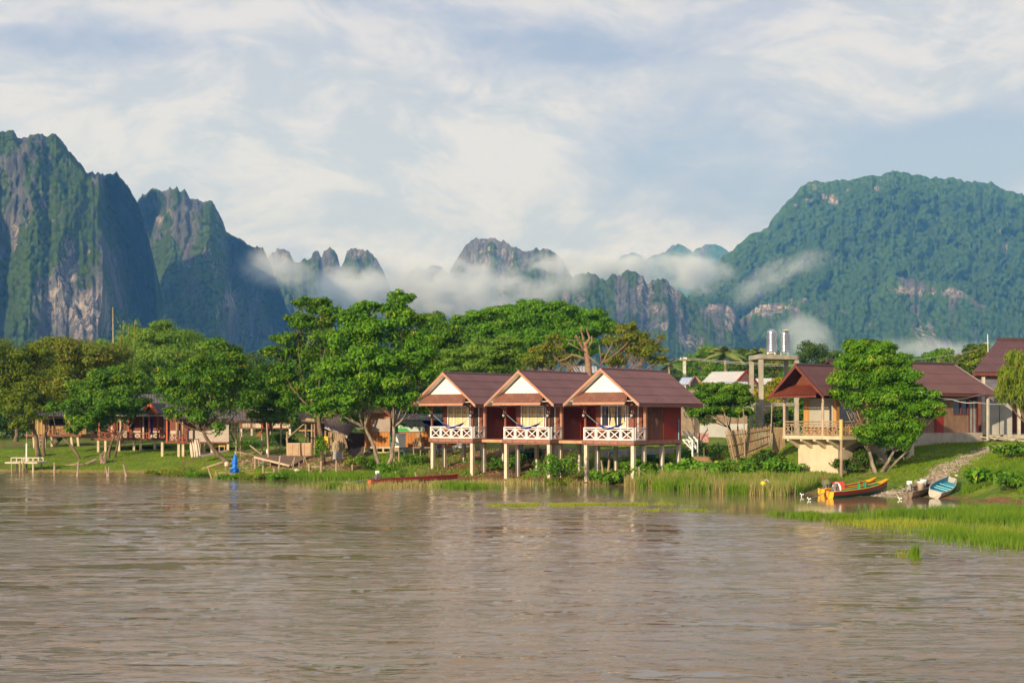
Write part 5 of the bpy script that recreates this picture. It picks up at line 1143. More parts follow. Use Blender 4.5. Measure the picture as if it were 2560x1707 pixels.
# ---------------------------------------------------------------- the huts under the trees on the left
GR = pm('grey_corrugated_roof', (.10, .085, .085), (.075, .062, .064), nscale=1, rough=.6, dirt=(.16, .12, .10))
ORT = pm('orange_red_trim', (.52, .11, .035), (.42, .085, .03), rough=.5)
RBR = pm('red_brown_boards', (.28, .085, .04), (.20, .06, .03), (1, 1, .3), 2, .65, planks=.2, bump=.3)
REN = pm('speckled_grey_render', (.50, .43, .36), (.40, .33, .27), nscale=4, rough=.95, dirt=(.30, .25, .20))
BEI = pm('beige_panel', (.58, .48, .38), (.50, .41, .32), nscale=1.2, rough=.8)
STUMP = pm('pale_stump_pile', (.62, .50, .32), (.50, .39, .24), nscale=2, rough=.9, dirt=(.3, .2, .12))
def xr(mb, px0, px1, pyt, pyb, Y, n, w=.05):
    A = P(px0, pyt, Y); B = P(px1, pyt, Y); h = Vector((0, 0, Z_(pyb, Y)-Z_(pyt, Y)))
    mb.bar(A, B, w*1.3).bar(A+h*.95, B+h*.95, w)
    for i in range(n):
        p = A.lerp(B, i/n); q = A.lerp(B, (i+1)/n); mb.bar(p, q+h*.95, w*.8).bar(p+h*.95, q, w*.75)
    for i in range(n+1): mb.bar(A.lerp(B, i/n)-h*.05, A.lerp(B, i/n)+h, w*1.3)
def pb(mb, px0, px1, pyt, pyb, Y, d=.1, dy=0):
    mb.box((X_(px0, Y), Y+dy, Z_(pyb, Y)), (X_(px1, Y), Y+dy+d, Z_(pyt, Y))); return mb
def piles(t, pxs, pyt, Ys, mat=STUMP, w=.2, lean=0):
    for Y in Ys:
        for px in pxs:
            a = P(px, pyt, Y); z = tz(a.x, Y); part('pile', MB().bar((a.x+lean, Y, z-.3), a, w), mat, t, world=True)
# hut with a ladder
Y = 141; t = thing('ladder_hut', 'low raised hut with a ladder and lattice rail under the olive trees', 'hut', tuple(G(135, Y)))
part('floor', MB().box((X_(80, Y), Y-1.6, Z_(1090, Y)), (X_(215, Y), Y+5, Z_(1085, Y))), RBR, t, world=True)
mb = pb(MB(), 88, 122, 1040, 1085, Y, .1); pb(mb, 122, 170, 1065, 1085, Y, .1); pb(mb, 170, 215, 1040, 1085, Y, .1); pb(mb, 122, 170, 1040, 1046, Y, .1); part('wall', mb, pm('ochre_bamboo_wall', (.40, .25, .08), (.30, .18, .06), planks=.3, gap=.12), t, world=True)
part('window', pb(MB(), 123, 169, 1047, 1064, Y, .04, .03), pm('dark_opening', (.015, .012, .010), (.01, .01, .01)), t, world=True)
for px in (92, 104, 113): part('post', pb(MB(), px, px+3, 1036, 1085, Y, .12, -1.3), pm('ochre_post', (.50, .32, .12)), t, world=True)
mb = MB(); xr(mb, 124, 168, 1073, 1086, Y-1.5, 2, .07); part('railing', mb, RBR, t, world=True)
rf = MB(); rf.corr(P(60, 1014, Y+3), P(250, 1014, Y+3), P(258, 1040, Y-2.2), P(52, 1040, Y-2.2), 3, .25, .03); rf.corr(P(250, 1014, Y+3), P(60, 1014, Y+3), P(52, 1042, Y+8), P(258, 1042, Y+8), 3, .25, .03); part('roof', rf, GR, t, world=True)
piles(t, (84, 128, 178, 194), 1089, (Y-1.3, Y+2), lean=.12)
ld = thing('ladder', 'dark wooden ladder leaning on the low raised hut', 'ladder', tuple(G(105, Y-2.4)))
a, b = G(98, Y-2.6), G(114, Y-2.6); u, v = P(97, 1086, Y-1.7), P(113, 1086, Y-1.7)
part('rail', MB().bar(a, u, .09), WOODN, ld, world=True); part('rail', MB().bar(b, v, .09), WOODN, ld, world=True)
for i in range(4): s = .1+.25*i; part('rung', MB().bar(a.lerp(u, s), b.lerp(v, s), .07), WOODN, ld, world=True)
# brown porch hut with a red gable
Y = 129; t = thing('porch_hut', 'long brown hut on stumps with a porch and a small gable with orange-red trim', 'hut', tuple(G(330, Y)))
part('deck', MB().box((X_(243, Y), Y-2, Z_(1099, Y)), (X_(428, Y), Y+5, Z_(1095, Y))), RBR, t, world=True)
mb = pb(MB(), 268, 352, 1035, 1095, Y, .1); pb(mb, 372, 428, 1035, 1095, Y, .1); part('wall', mb, RBR, t, world=True)
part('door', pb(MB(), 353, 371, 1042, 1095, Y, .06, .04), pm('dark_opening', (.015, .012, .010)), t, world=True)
for a, b in ((288, 318), (330, 352), (374, 400)): part('lower_panel', pb(MB(), a, b, 1077, 1094, Y, .05, -.06), BEI, t, world=True)
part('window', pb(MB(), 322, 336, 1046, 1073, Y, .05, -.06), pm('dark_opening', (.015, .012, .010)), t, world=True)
for px in (278, 300, 357, 410): part('post', pb(MB(), px, px+4, 1035, 1095, Y, .1, -.15), pm('cream_post', (.62, .48, .36)), t, world=True)
for px in (243, 261, 296, 333, 384, 405): part('porch_post', pb(MB(), px, px+3.4, 1036 if px > 250 else 1078, 1100, Y, .1, -1.9), ORT, t, world=True)
mb = MB(); xr(mb, 245, 262, 1080, 1094, Y-1.9, 1, .06); xr(mb, 264, 334, 1081, 1095, Y-1.9, 5, .06); part('railing', mb, RBR, t, world=True); mb = MB(); xr(mb, 336, 428, 1082, 1097, Y-1.9, 6, .06); part('railing', mb, RBR, t, world=True)
part('curtain', pb(MB(), 387, 393, 1045, 1085, Y, .04, -1.6), pm('dark_blue_cloth', (.03, .04, .25)), t, world=True)
rf = MB(); rf.corr(P(262, 985, Y+3), P(430, 985, Y+3), P(440, 1037, Y-2.6), P(250, 1037, Y-2.6), 4, .25, .03); rf.corr(P(430, 985, Y+3), P(262, 985, Y+3), P(250, 1040, Y+8), P(440, 1040, Y+8), 4, .25, .03); r_ = part('roof', rf, GR, t, world=True)
part('eave_board', MB().bar(P(250, 1038, Y-2.65), P(440, 1038, Y-2.65), .05, .16), pm('pale_eave_board', (.50, .42, .42)), r_, world=True)
g0, g1, g2 = P(373, 1007, Y-3.4), P(354, 1034, Y-3.4), P(392, 1034, Y-3.4); bk = Vector((1.2, 3.6, 0))
rf = MB(); rf.corr(g0+bk, g0, g2, g2+bk, 2, .25, .03); rf.corr(g0, g0+bk, g1+bk, g1, 2, .25, .03); q = part('gable_roof', rf, GR, t, world=True)
part('bargeboard', MB().bar(g0, g1, .1, .26), ORT, q, world=True); part('bargeboard', MB().bar(g0, g2, .1, .26), ORT, q, world=True)
part('gable', MB().prism([g0+Vector((0, .5, -.2)), g1+Vector((.35, .5, 0)), g2+Vector((-.35, .5, 0))], (0, .1, 0)), pm('ochre_gable', (.40, .22, .08)), t, world=True)
piles(t, (246, 264, 298, 335, 352, 387, 407), 1099, (Y-1.8, Y+1.5))
hm = MB(); A, B = P(318, 1052, Y-1.9), P(333, 1050, Y-1.9)
hm.tube([A.lerp(B, i/8)-Vector((0, 0, 4*.55*(i/8)*(1-i/8))) for i in range(9)], [.03]+[.07]*7+[.03], 7); single('hammock', hm, pm('black_hammock', (.02, .02, .025)), 'black hammock hanging under the porch of the brown hut', 'hammock', smooth=True)
# grey rendered hut
Y = 119; t = thing('rendered_hut', 'hut with speckled grey rendered walls and barred windows on stumps', 'hut', tuple(G(510, Y)))
part('deck', MB().box((X_(420, Y), Y-1.2, Z_(1107, Y)), (X_(577, Y), Y+5, Z_(1104, Y))), RBR, t, world=True)
mb = pb(MB(), 467, 532, 1076, 1105, Y, .12); part('wall', mb, REN, t, world=True); part('wall', pb(MB(), 532.5, 575, 1056, 1111, Y, .12, -.5), REN, t, world=True)
part('wall', pb(MB(), 424, 480, 1040, 1104, Y, .1, .13), RBR, t, world=True); part('wall', pb(MB(), 480, 575, 1040, 1057, Y, .1, .13), BEI, t, world=True)
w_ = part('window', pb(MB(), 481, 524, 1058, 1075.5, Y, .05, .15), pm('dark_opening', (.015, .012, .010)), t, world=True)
mb = MB()
for i in range(9): pb(mb, 482+i*5, 482.7+i*5, 1058, 1075.5, Y, .04, .02)
part('bars', mb, WOODN, w_, world=True)
part('lower_panel', pb(MB(), 426, 450, 1076, 1100, Y, .06, .0), BEI, t, world=True)
for px in (423, 447, 462): part('post', pb(MB(), px, px+3.5, 1045, 1106, Y, .12, -1.1), ORT if px == 423 else WOODN, t, world=True)
mb = MB(); xr(mb, 425, 467, 1086, 1103, Y-1.1, 4, .06); part('railing', mb, RBR, t, world=True)
rf = MB(); rf.corr(P(415, 1000, Y+2.5), P(600, 1002, Y+2.5), P(606, 1046, Y-1.9), P(408, 1046, Y-1.9), 4, .25, .03); rf.corr(P(600, 1002, Y+2.5), P(415, 1000, Y+2.5), P(408, 1046, Y+7), P(606, 1046, Y+7), 4, .25, .03); part('roof', rf, GR, t, world=True)
piles(t, (406, 447, 458, 510, 530, 570), 1105, (Y-.9, Y+2.2))
# low building with red trim
Y = 150; t = thing('trimmed_building', 'low beige building on white posts with a dark red fascia behind the blue umbrella', 'building', tuple(G(660, Y)))
mb = MB()
for a, b in ((600, 627), (629, 656), (680, 700), (702, 728)): pb(mb, a, b, 1056, 1069, Y, .12)
part('wall', mb, BEI, t, world=True)
part('fascia', pb(MB(), 588, 677, 1051, 1055.5, Y, .1, -.2), pm('dark_red_fascia', (.33, .035, .025)), t, world=True); part('fascia', pb(MB(), 702, 729, 1052, 1056, Y, .1, -.3), pm('dark_red_fascia', (.33, .035, .025)), t, world=True)
part('floor', pb(MB(), 598, 728, 1069, 1071.5, Y, 5), RBR, t, world=True)
for px in (600, 627, 671, 722): part('column', pb(MB(), px, px+5, 1071.5, 1095, Y, .25), pm('cream_column', (.66, .60, .48), (.55, .48, .36)), t, world=True)
for px in (600, 627, 656, 671, 701): part('post', pb(MB(), px, px+2, 1050, 1070, Y, .1, -.15), ORT, t, world=True)
rf = MB(); rf.corr(P(580, 1022, Y+4), P(740, 1022, Y+4), P(735, 1051, Y-.8), P(582, 1051, Y-.8), 3, .25, .03); part('roof', rf, pm('brown_old_roof', (.16, .10, .08)), t, world=True)
part('back_wall', pb(MB(), 596, 728, 1040, 1070, Y, .12, 4.8), RBR, t, world=True)
mb = MB()
for i in range(5): pb(mb, 638+i*2.5, 656, 1096-i*4.4, 1098-i*4.4, Y, .35, -1.5+i*.3)
part('stair', mb, ORT, t, world=True)
# bamboo pen behind
t = thing('bamboo_fence', 'dark open bamboo fence on the lawn behind the leaning tree', 'fence', tuple(G(610, 143))); mb = MB()
for i in range(16): p = G(578+i*4, 143, -.1); mb.tube([p, p+Vector((rng.uniform(-.05, .05), 0, 1.9))], .025, 5)
for z in (.6, 1.2, 1.75): mb.bar(G(577, 143, z), G(640, 143, z), .04)
part('cane', mb, pm('dark_bamboo', (.14, .12, .06)), t, world=True)
# timber shack
Y = 111; t = thing('timber_shack', 'ramshackle shack with a red lattice parapet and slumping tin roof', 'shack', tuple(G(805, Y)))
part('balcony', pb(MB(), 753, 790, 1074, 1077, Y, 1.6, -1.2), WOODY, t, world=True)
LAT = MB()
for k in range(5):
    for j in range(10): pb(LAT, 787+j*1.6, 788+j*1.6, 1056+k*4+j*1.1, 1058.5+k*4+j*1.1, Y, .04, -1.1)
for k in range(5): LAT.bar(P(787, 1056+k*4, Y-1.05), P(803, 1067+k*4, Y-1.05), .05)
for k in range(2): LAT.bar(P(787+k*16, 1056+k*11, Y-1.05), P(787+k*16, 1075+k*11, Y-1.05), .06)
part('lattice', LAT, pm('red_lattice', (.45, .13, .07)), t, world=True)
mb = MB()
for i in range(20): px = 814+i*2.6; mb.bar(P(px, 1076+i*.9, Y-1), P(px+rng.uniform(-2.5, 2.5)+4*(i > 8), 1120, Y-1.0), .06)
part('plank_wall', mb, pm('greyish_upright_planks', (.44, .31, .20), (.30, .20, .13)), t, world=True)
part('wall', pb(MB(), 760, 815, 1060, 1118, Y, .08, 2.6), WOODD, t, world=True); part('wall', pb(MB(), 862, 912, 1082, 1138, Y, .08, .6), pm('dark_mud_wall', (.12, .085, .06), (.08, .06, .04), nscale=1), t, world=True)
for px in (764, 779, 787, 813, 828, 856): part('post', MB().tube([G(px, Y-1.2, -.2), P(px+rng.uniform(-1, 1), 1060 if px < 800 else 1076, Y-1.2)], .07, 7), WOODN, t, world=True)
TIN = pm('rusty_dark_tin', (.10, .065, .045), (.16, .09, .06), nscale=1.5, rough=.7, dirt=(.25, .22, .22), dirt_amt=.5)
rf = MB(); rf.corr(P(800, 1040, Y+2), P(905, 1040, Y+3), P(868, 1092, Y-2), P(812, 1066, Y-2), 2, .12, .02); rf.corr(P(745, 1030, Y+2.5), P(800, 1040, Y+2), P(812, 1058, Y-1.4), P(752, 1054, Y-1.4), 2, .12, .02); part('roof', rf, TIN, t, world=True)
part('roof_edge', MB().bar(P(812, 1067, Y-2.05), P(868, 1093, Y-2.05), .05, .2), pm('pale_tin_edge', (.45, .42, .38)), t, world=True)
part('shelf', MB().bar(P(757, 1048, Y-1), P(786, 1052, Y-1), .06, .3), pm('lattice_board', (.50, .32, .20)), t, world=True)
# leaning lattice board, cabinet front, zinc sheet, reed bundle, yellow crates
t = thing('lattice_board', 'tilted crisscross wooden board leaning on the shack wall', 'board', tuple(G(850, Y-2))); mb = MB(); a0, a1, a2, a3 = P(832, 1076, Y-2.2), P(858, 1086, Y-2.2), P(864, 1108, Y-2.4), P(838, 1112, Y-2.4)
for i in range(6):
    s = i/5; mb.bar(a0.lerp(a1, s), a3.lerp(a2, s), .04).bar(a0.lerp(a3, s), a1.lerp(a2, s), .035)
part('slats', mb, pm('lattice_board', (.50, .32, .20)), t, world=True)
t = thing('cabinet', 'flat wooden cabinet front with door panels standing on the terrace', 'cabinet', tuple(P(749, 1139, 107)))
part('body', pb(MB(), 718, 778, 1107, 1139, 107, .35), pm('tan_cabinet', (.58, .40, .25), (.48, .32, .20), nscale=2), t, world=True)
for i in range(4): part('door_panel', pb(MB(), 720+i*14.6, 732+i*14.6, 1109, 1137, 107, .03, -.035), pm('cabinet_panel', (.50, .33, .20), (.42, .27, .16)), t, world=True)
single('zinc_sheet', MB().corr(P(832, 1128, 106), P(856, 1128, 106), P(857, 1152, 105.8), P(831, 1152, 105.8), 1, .09, .015), pm('zinc_metal', (.45, .43, .40), (.35, .33, .31), metal=.6, rough=.5), 'corrugated zinc sheet nailed upright at the end of the terrace', 'metal sheet')
mb = MB()
for i in range(60):
    a = P(rng.uniform(829, 858), 1128, 106.4+rng.uniform(-.3, .3)); mb.bar(a, a+Vector((rng.uniform(-.15, .15), 0, .5+.35*math.sin((a.x-X_(829, 106.4))/.87*3))), .035)
single('reed_bundle', mb, pm('dry_reed', (.50, .40, .26), (.36, .28, .18)), 'bundle of dry reeds above the zinc sheet', 'reeds')
YEL = pm('bright_yellow_paint', (.82, .62, .02), (.70, .50, .02), rough=.4)
for k, (a, b, c, d_, l) in enumerate(((792, 806, 1099, 1118, 'larger yellow crate frame behind the thick trunk of the tall dark tree'), (812, 818, 1092, 1113, 'narrow yellow frame right of the tall dark tree trunk'))):
    mb = MB(); A = P(a, c, 106); B = P(b, c, 106); C_ = P(b, d_, 106); D_ = P(a, d_, 106); bk = Vector((0, .4, 0))
    for e in ((A, B), (B, C_), (C_, D_), (D_, A)): mb.bar(*e, .09).bar(e[0]+bk, e[1]+bk, .09)
    for e in (A, B, C_, D_): mb.bar(e, e+bk, .09)
    for i in range(1, 4): mb.bar(A.lerp(D_, i/4), B.lerp(C_, i/4+.05), .1)
    mb.v = [tuple(v) for v in mb.v]; single('yellow_crate', mb, YEL, l, 'crate')
# orange timber house with the sign
Y = 109; t = thing('timber_house', 'orange plank house on low stilts with a green and white banner and grey wall cloth', 'house', tuple(G(985, Y)))
OR_ = pm('orange_varnished_planks', (.56, .22, .045), (.44, .15, .03), (1, 1, .3), 1.5, .5, planks=.24, gap=.1, bump=.3, dirt=(.28, .10, .03))
part('wall', pb(MB(), 912, 974, 1030, 1116, Y, .12), OR_, t, world=True); part('wall', pb(MB(), 974.5, 1180, 1050, 1118, Y, .12, .9), OR_, t, world=True)
part('side_wall', MB().box((X_(912, Y), Y+.13, Z_(1116, Y)), (X_(912, Y)+.1, Y+5, Z_(1035, Y))), WOODD, t, world=True)
part('wall_cloth', pb(MB(), 930, 975, 1045, 1079, Y, .03, -.05), pm('grey_pink_cloth', (.42, .33, .28), (.34, .26, .22), nscale=1.2), t, world=True)
part('floor_beam', pb(MB(), 910, 976, 1116, 1121, Y, 4.5, -.1), pm('pale_beam', (.56, .43, .27)), t, world=True)
for px in (912, 921, 941, 958): part('stilt', MB().bar(G(px, Y-.05, -.2), P(px, 1121, Y-.05), .13), pm('pale_beam', (.56, .43, .27)), t, world=True)
part('cross_rail', MB().bar(P(905, 1130, Y-.15), P(974, 1131, Y-.15), .06, .1), pm('pale_beam', (.56, .43, .27)), t, world=True)
part('plinth', pb(MB(), 975, 1190, 1118, 1150, Y, .3, -.25), CONCG, t, world=True)
g0 = P(934, 1002, Y-1); rf = MB(); rf.corr(g0, g0+Vector((0, 6, 0)), P(985, 1046, Y+5), P(985, 1046, Y-1), 3, .2, .02); rf.corr(g0+Vector((0, 6, 0)), g0, P(892, 1040, Y-1), P(892, 1040, Y+5), 3, .2, .02); q = part('roof', rf, ROOF2, t, world=True)
part('bargeboard', MB().bar(g0+Vector((0, -.05, 0)), P(892, 1041, Y-1.05), .06, .2), DKR, q, world=True); part('bargeboard', MB().bar(g0+Vector((0, -.05, 0)), P(986, 1047, Y-1.05), .06, .2), DKR, q, world=True)
part('gable', MB().prism([P(934, 1008, Y-.3), P(908, 1032, Y-.3), P(960, 1032, Y-.3)], (0, .05, 0)), GABLE, t, world=True)
rf = MB(); rf.corr(P(985, 1034, Y+5), P(1185, 1034, Y+5), P(1190, 1052, Y-.6), P(975, 1050, Y-.6), 2, .2, .02); part('porch_roof', rf, pm('dark_shed_roof', (.07, .05, .05), (.05, .035, .035)), t, world=True)
# banner: green bands, white bottom, grey pictures
t = thing('banner', 'long green and white banner fixed to the orange plank house', 'sign', tuple(P(1024, 1080, Y)))
yb = Y+.78
part('cloth', pb(MB(), 988, 1062, 1052, 1079, yb, .02), pm('pale_banner', (.50, .58, .50), (.44, .52, .46), nscale=.6), t, world=True)
GB = pm('banner_green', (.03, .33, .05), (.05, .42, .08), nscale=.5)
mb = MB(); Yq = yb-.012
mb.prism([P(990, 1057.5, Yq), P(1018, 1058.5, Yq), P(1012, 1063.5, Yq), P(990, 1063.5, Yq)], (0, .008, 0)); mb.prism([P(990, 1070, Yq), P(1016, 1070, Yq), P(1024, 1078, Yq), P(990, 1078, Yq)], (0, .008, 0)); part('green_band', mb, GB, t, world=True)
mb = MB()
for a, b, c, d_ in ((1000, 1004, 1065, 1069), (1006, 1009, 1065, 1068), (1022, 1026, 1064, 1068), (1034, 1040, 1061, 1064), (1044, 1049, 1063, 1066), (1046, 1052, 1071, 1075)): pb(mb, a, b, c, d_, Yq, .008)
part('picture', mb, pm('banner_pictures', (.22, .24, .18), (.12, .13, .1), nscale=6), t, world=True)
part('border', pb(MB(), 987.5, 988.6, 1051, 1079.5, Yq, .01), WHITE_, t, world=True)
mb = MB(); TLb, TRb, BRb, BLb = P(1052, 1045, Y+1), P(1112, 1046, Y+1), P(1106, 1069, Y-1.4), P(1062, 1062, Y-1.4); N_ = 10; vs = []
for i in range(N_+1):
    for j in range(N_+1):
        p = TLb.lerp(TRb, i/N_).lerp(BLb.lerp(BRb, i/N_), j/N_); p.z -= .25*math.sin(math.pi*i/N_)*math.sin(math.pi*j/N_)+.03*math.sin(i*3.1); vs.append(p)
fs = [(i*(N_+1)+j, (i+1)*(N_+1)+j, (i+1)*(N_+1)+j+1, i*(N_+1)+j+1) for i in range(N_) for j in range(N_)]
vs2 = vs+[p-Vector((0, 0, .03)) for p in vs]; fs += [tuple(i+len(vs) for i in reversed(f)) for f in fs]
single('tarpaulin', MB().add(vs2, fs), pm('blue_tarp', (.03, .07, .28), (.02, .05, .2), rough=.5), 'sagging blue tarpaulin between the orange house and the leftmost bungalow', 'tarpaulin', smooth=True)
# white cistern
Y = 104.5; ra = R3; t = thing('water_cistern', 'square white water cistern on a stand beside the two mottled trunks', 'cistern', tuple(P(997, 1118, Y)))
x0 = X_(981, Y); z0 = Z_(1118, Y); z1 = Z_(1086, Y); Mx = Matrix.Translation((x0, Y, 0)) @ Matrix.Rotation(math.radians(-33), 4, 'Z')
def loc_box(a, b): 
    m_ = MB().box(a, b); m_.v = [tuple(Mx @ Vector(v)) for v in m_.v]; return m_
CW = pm('white_plastic_tank', (.80, .76, .68), (.74, .70, .62), nscale=1, rough=.5, dirt=(.6, .55, .45))
part('body', loc_box((0, 0, z0), (.62, .8, z1)), CW, t, world=True); part('rim', loc_box((-.03, -.03, z1), (.66, .84, z1+.08)), CW, t, world=True)
part('stand', loc_box((.02, .02, z0-.25), (.6, .78, z0-.02)), WOODN, t, world=True)
for x, y in ((.05, .05), (.5, .05), (.5, .68)): m_ = loc_box((x, y, tz(x0, Y)-.2), (x+.1, y+.1, z0-.26)); part('leg', m_, WOODN, t, world=True)
single('hose', MB().tube([P(996, 1119, Y-.2), P(997, 1130, Y-.3), P(1006, 1124, Y-.3), P(1012, 1135, Y-.3), P(1009, 1148, Y-.4)], .025, 6), PIPE, 'thin green hose looping down from the white cistern', 'hose', smooth=True)
single('water_pipe', MB().tube([P(977.5, 1075, Y), P(977.5, 1118, Y), P(1000, 1119, Y-.1)], .025, 6), PIPE, 'thin blue pipe beside the white cistern', 'pipe', smooth=True)
# odds and ends by the house
for k, (px, py, l) in enumerate(((1047, 1092, 'upper brown basket hanging on a post by the leftmost bungalow'), (1053, 1113, 'round brown basket on the work table by the leftmost bungalow'))):
    single('basket', MB().lathe(P(px, py+4, 104), [(.13, 0), (.2, .1), (.2, .3), (.16, .34)], 14), pm('brown_wicker', (.40, .27, .14), (.28, .18, .09), nscale=12), l, 'basket', smooth=True)
t = thing('work_table', 'rough work table cluttered with sticks below the baskets', 'table', tuple(G(1050, 104)))
part('table_top', pb(MB(), 1032, 1078, 1117, 1119.5, 104, .7, -.35), WOODN, t, world=True)
for px in (1036, 1050, 1072): part('leg', MB().bar(G(px, 104, -.1), P(px+rng.uniform(-3, 3), 1119.5, 104), .07), WOODN, t, world=True)
for k in range(5): a = P(1034+k*4, 1116, 103.9); part('stick', MB().bar(a, a+Vector((rng.uniform(-.2, .4), 0, rng.uniform(.5, 1.2))), .035), WOODN, t, world=True)
t = thing('bicycle', 'bicycle leaning in the shade under the leftmost bungalow', 'bicycle', tuple(G(1092, 106.2)))
zb = tz(X_(1092, 106.2), 106.2)
for px in (1086, 1100):
    c = Vector((X_(px, 106.2), 106.2, zb+.33)); ring = [c+Vector((math.cos(a)*.31, 0, math.sin(a)*.31)) for a in np.linspace(0, 2*math.pi, 21)]
    part('wheel', MB().tube(ring, .022, 6, cap=False), IRON, t, world=True, smooth=True)
c0 = Vector((X_(1086, 106.2), 106.2, zb+.33)); c1 = Vector((X_(1100, 106.2), 106.2, zb+.33)); s0 = c0.lerp(c1, .4)+Vector((0, 0, .5)); s1 = c1+Vector((-.1, 0, .55)); bb_ = c0.lerp(c1, .45)
part('frame', MB().tube([c0, bb_, s1, s0, bb_], .018, 6).tube([c0, s0], .014, 6).tube([c1, s1, s1+Vector((-.05, 0, .15))], .016, 6), pm('faded_blue_frame', (.08, .14, .25)), t, world=True)
part('saddle', MB().box(tuple(s0+Vector((-.1, -.04, .02))), tuple(s0+Vector((.1, .04, .08)))), IRON, t, world=True)
part('handlebar', MB().tube([s1+Vector((-.05, -.22, .15)), s1+Vector((-.05, .22, .15))], .014, 6), IRON, t, world=True)
single('metal_tub', MB().lathe(P(1155, 1122, 107), [(.5, 0), (.75, .1), (.78, .2), (.4, .32), (.35, .48), (.05, .5)], 22), pm('grey_metal_tub', (.45, .45, .43), (.25, .25, .24), metal=.4, rough=.5), 'round grey metal tub seen under the leftmost bungalow porch', 'tub', smooth=True)
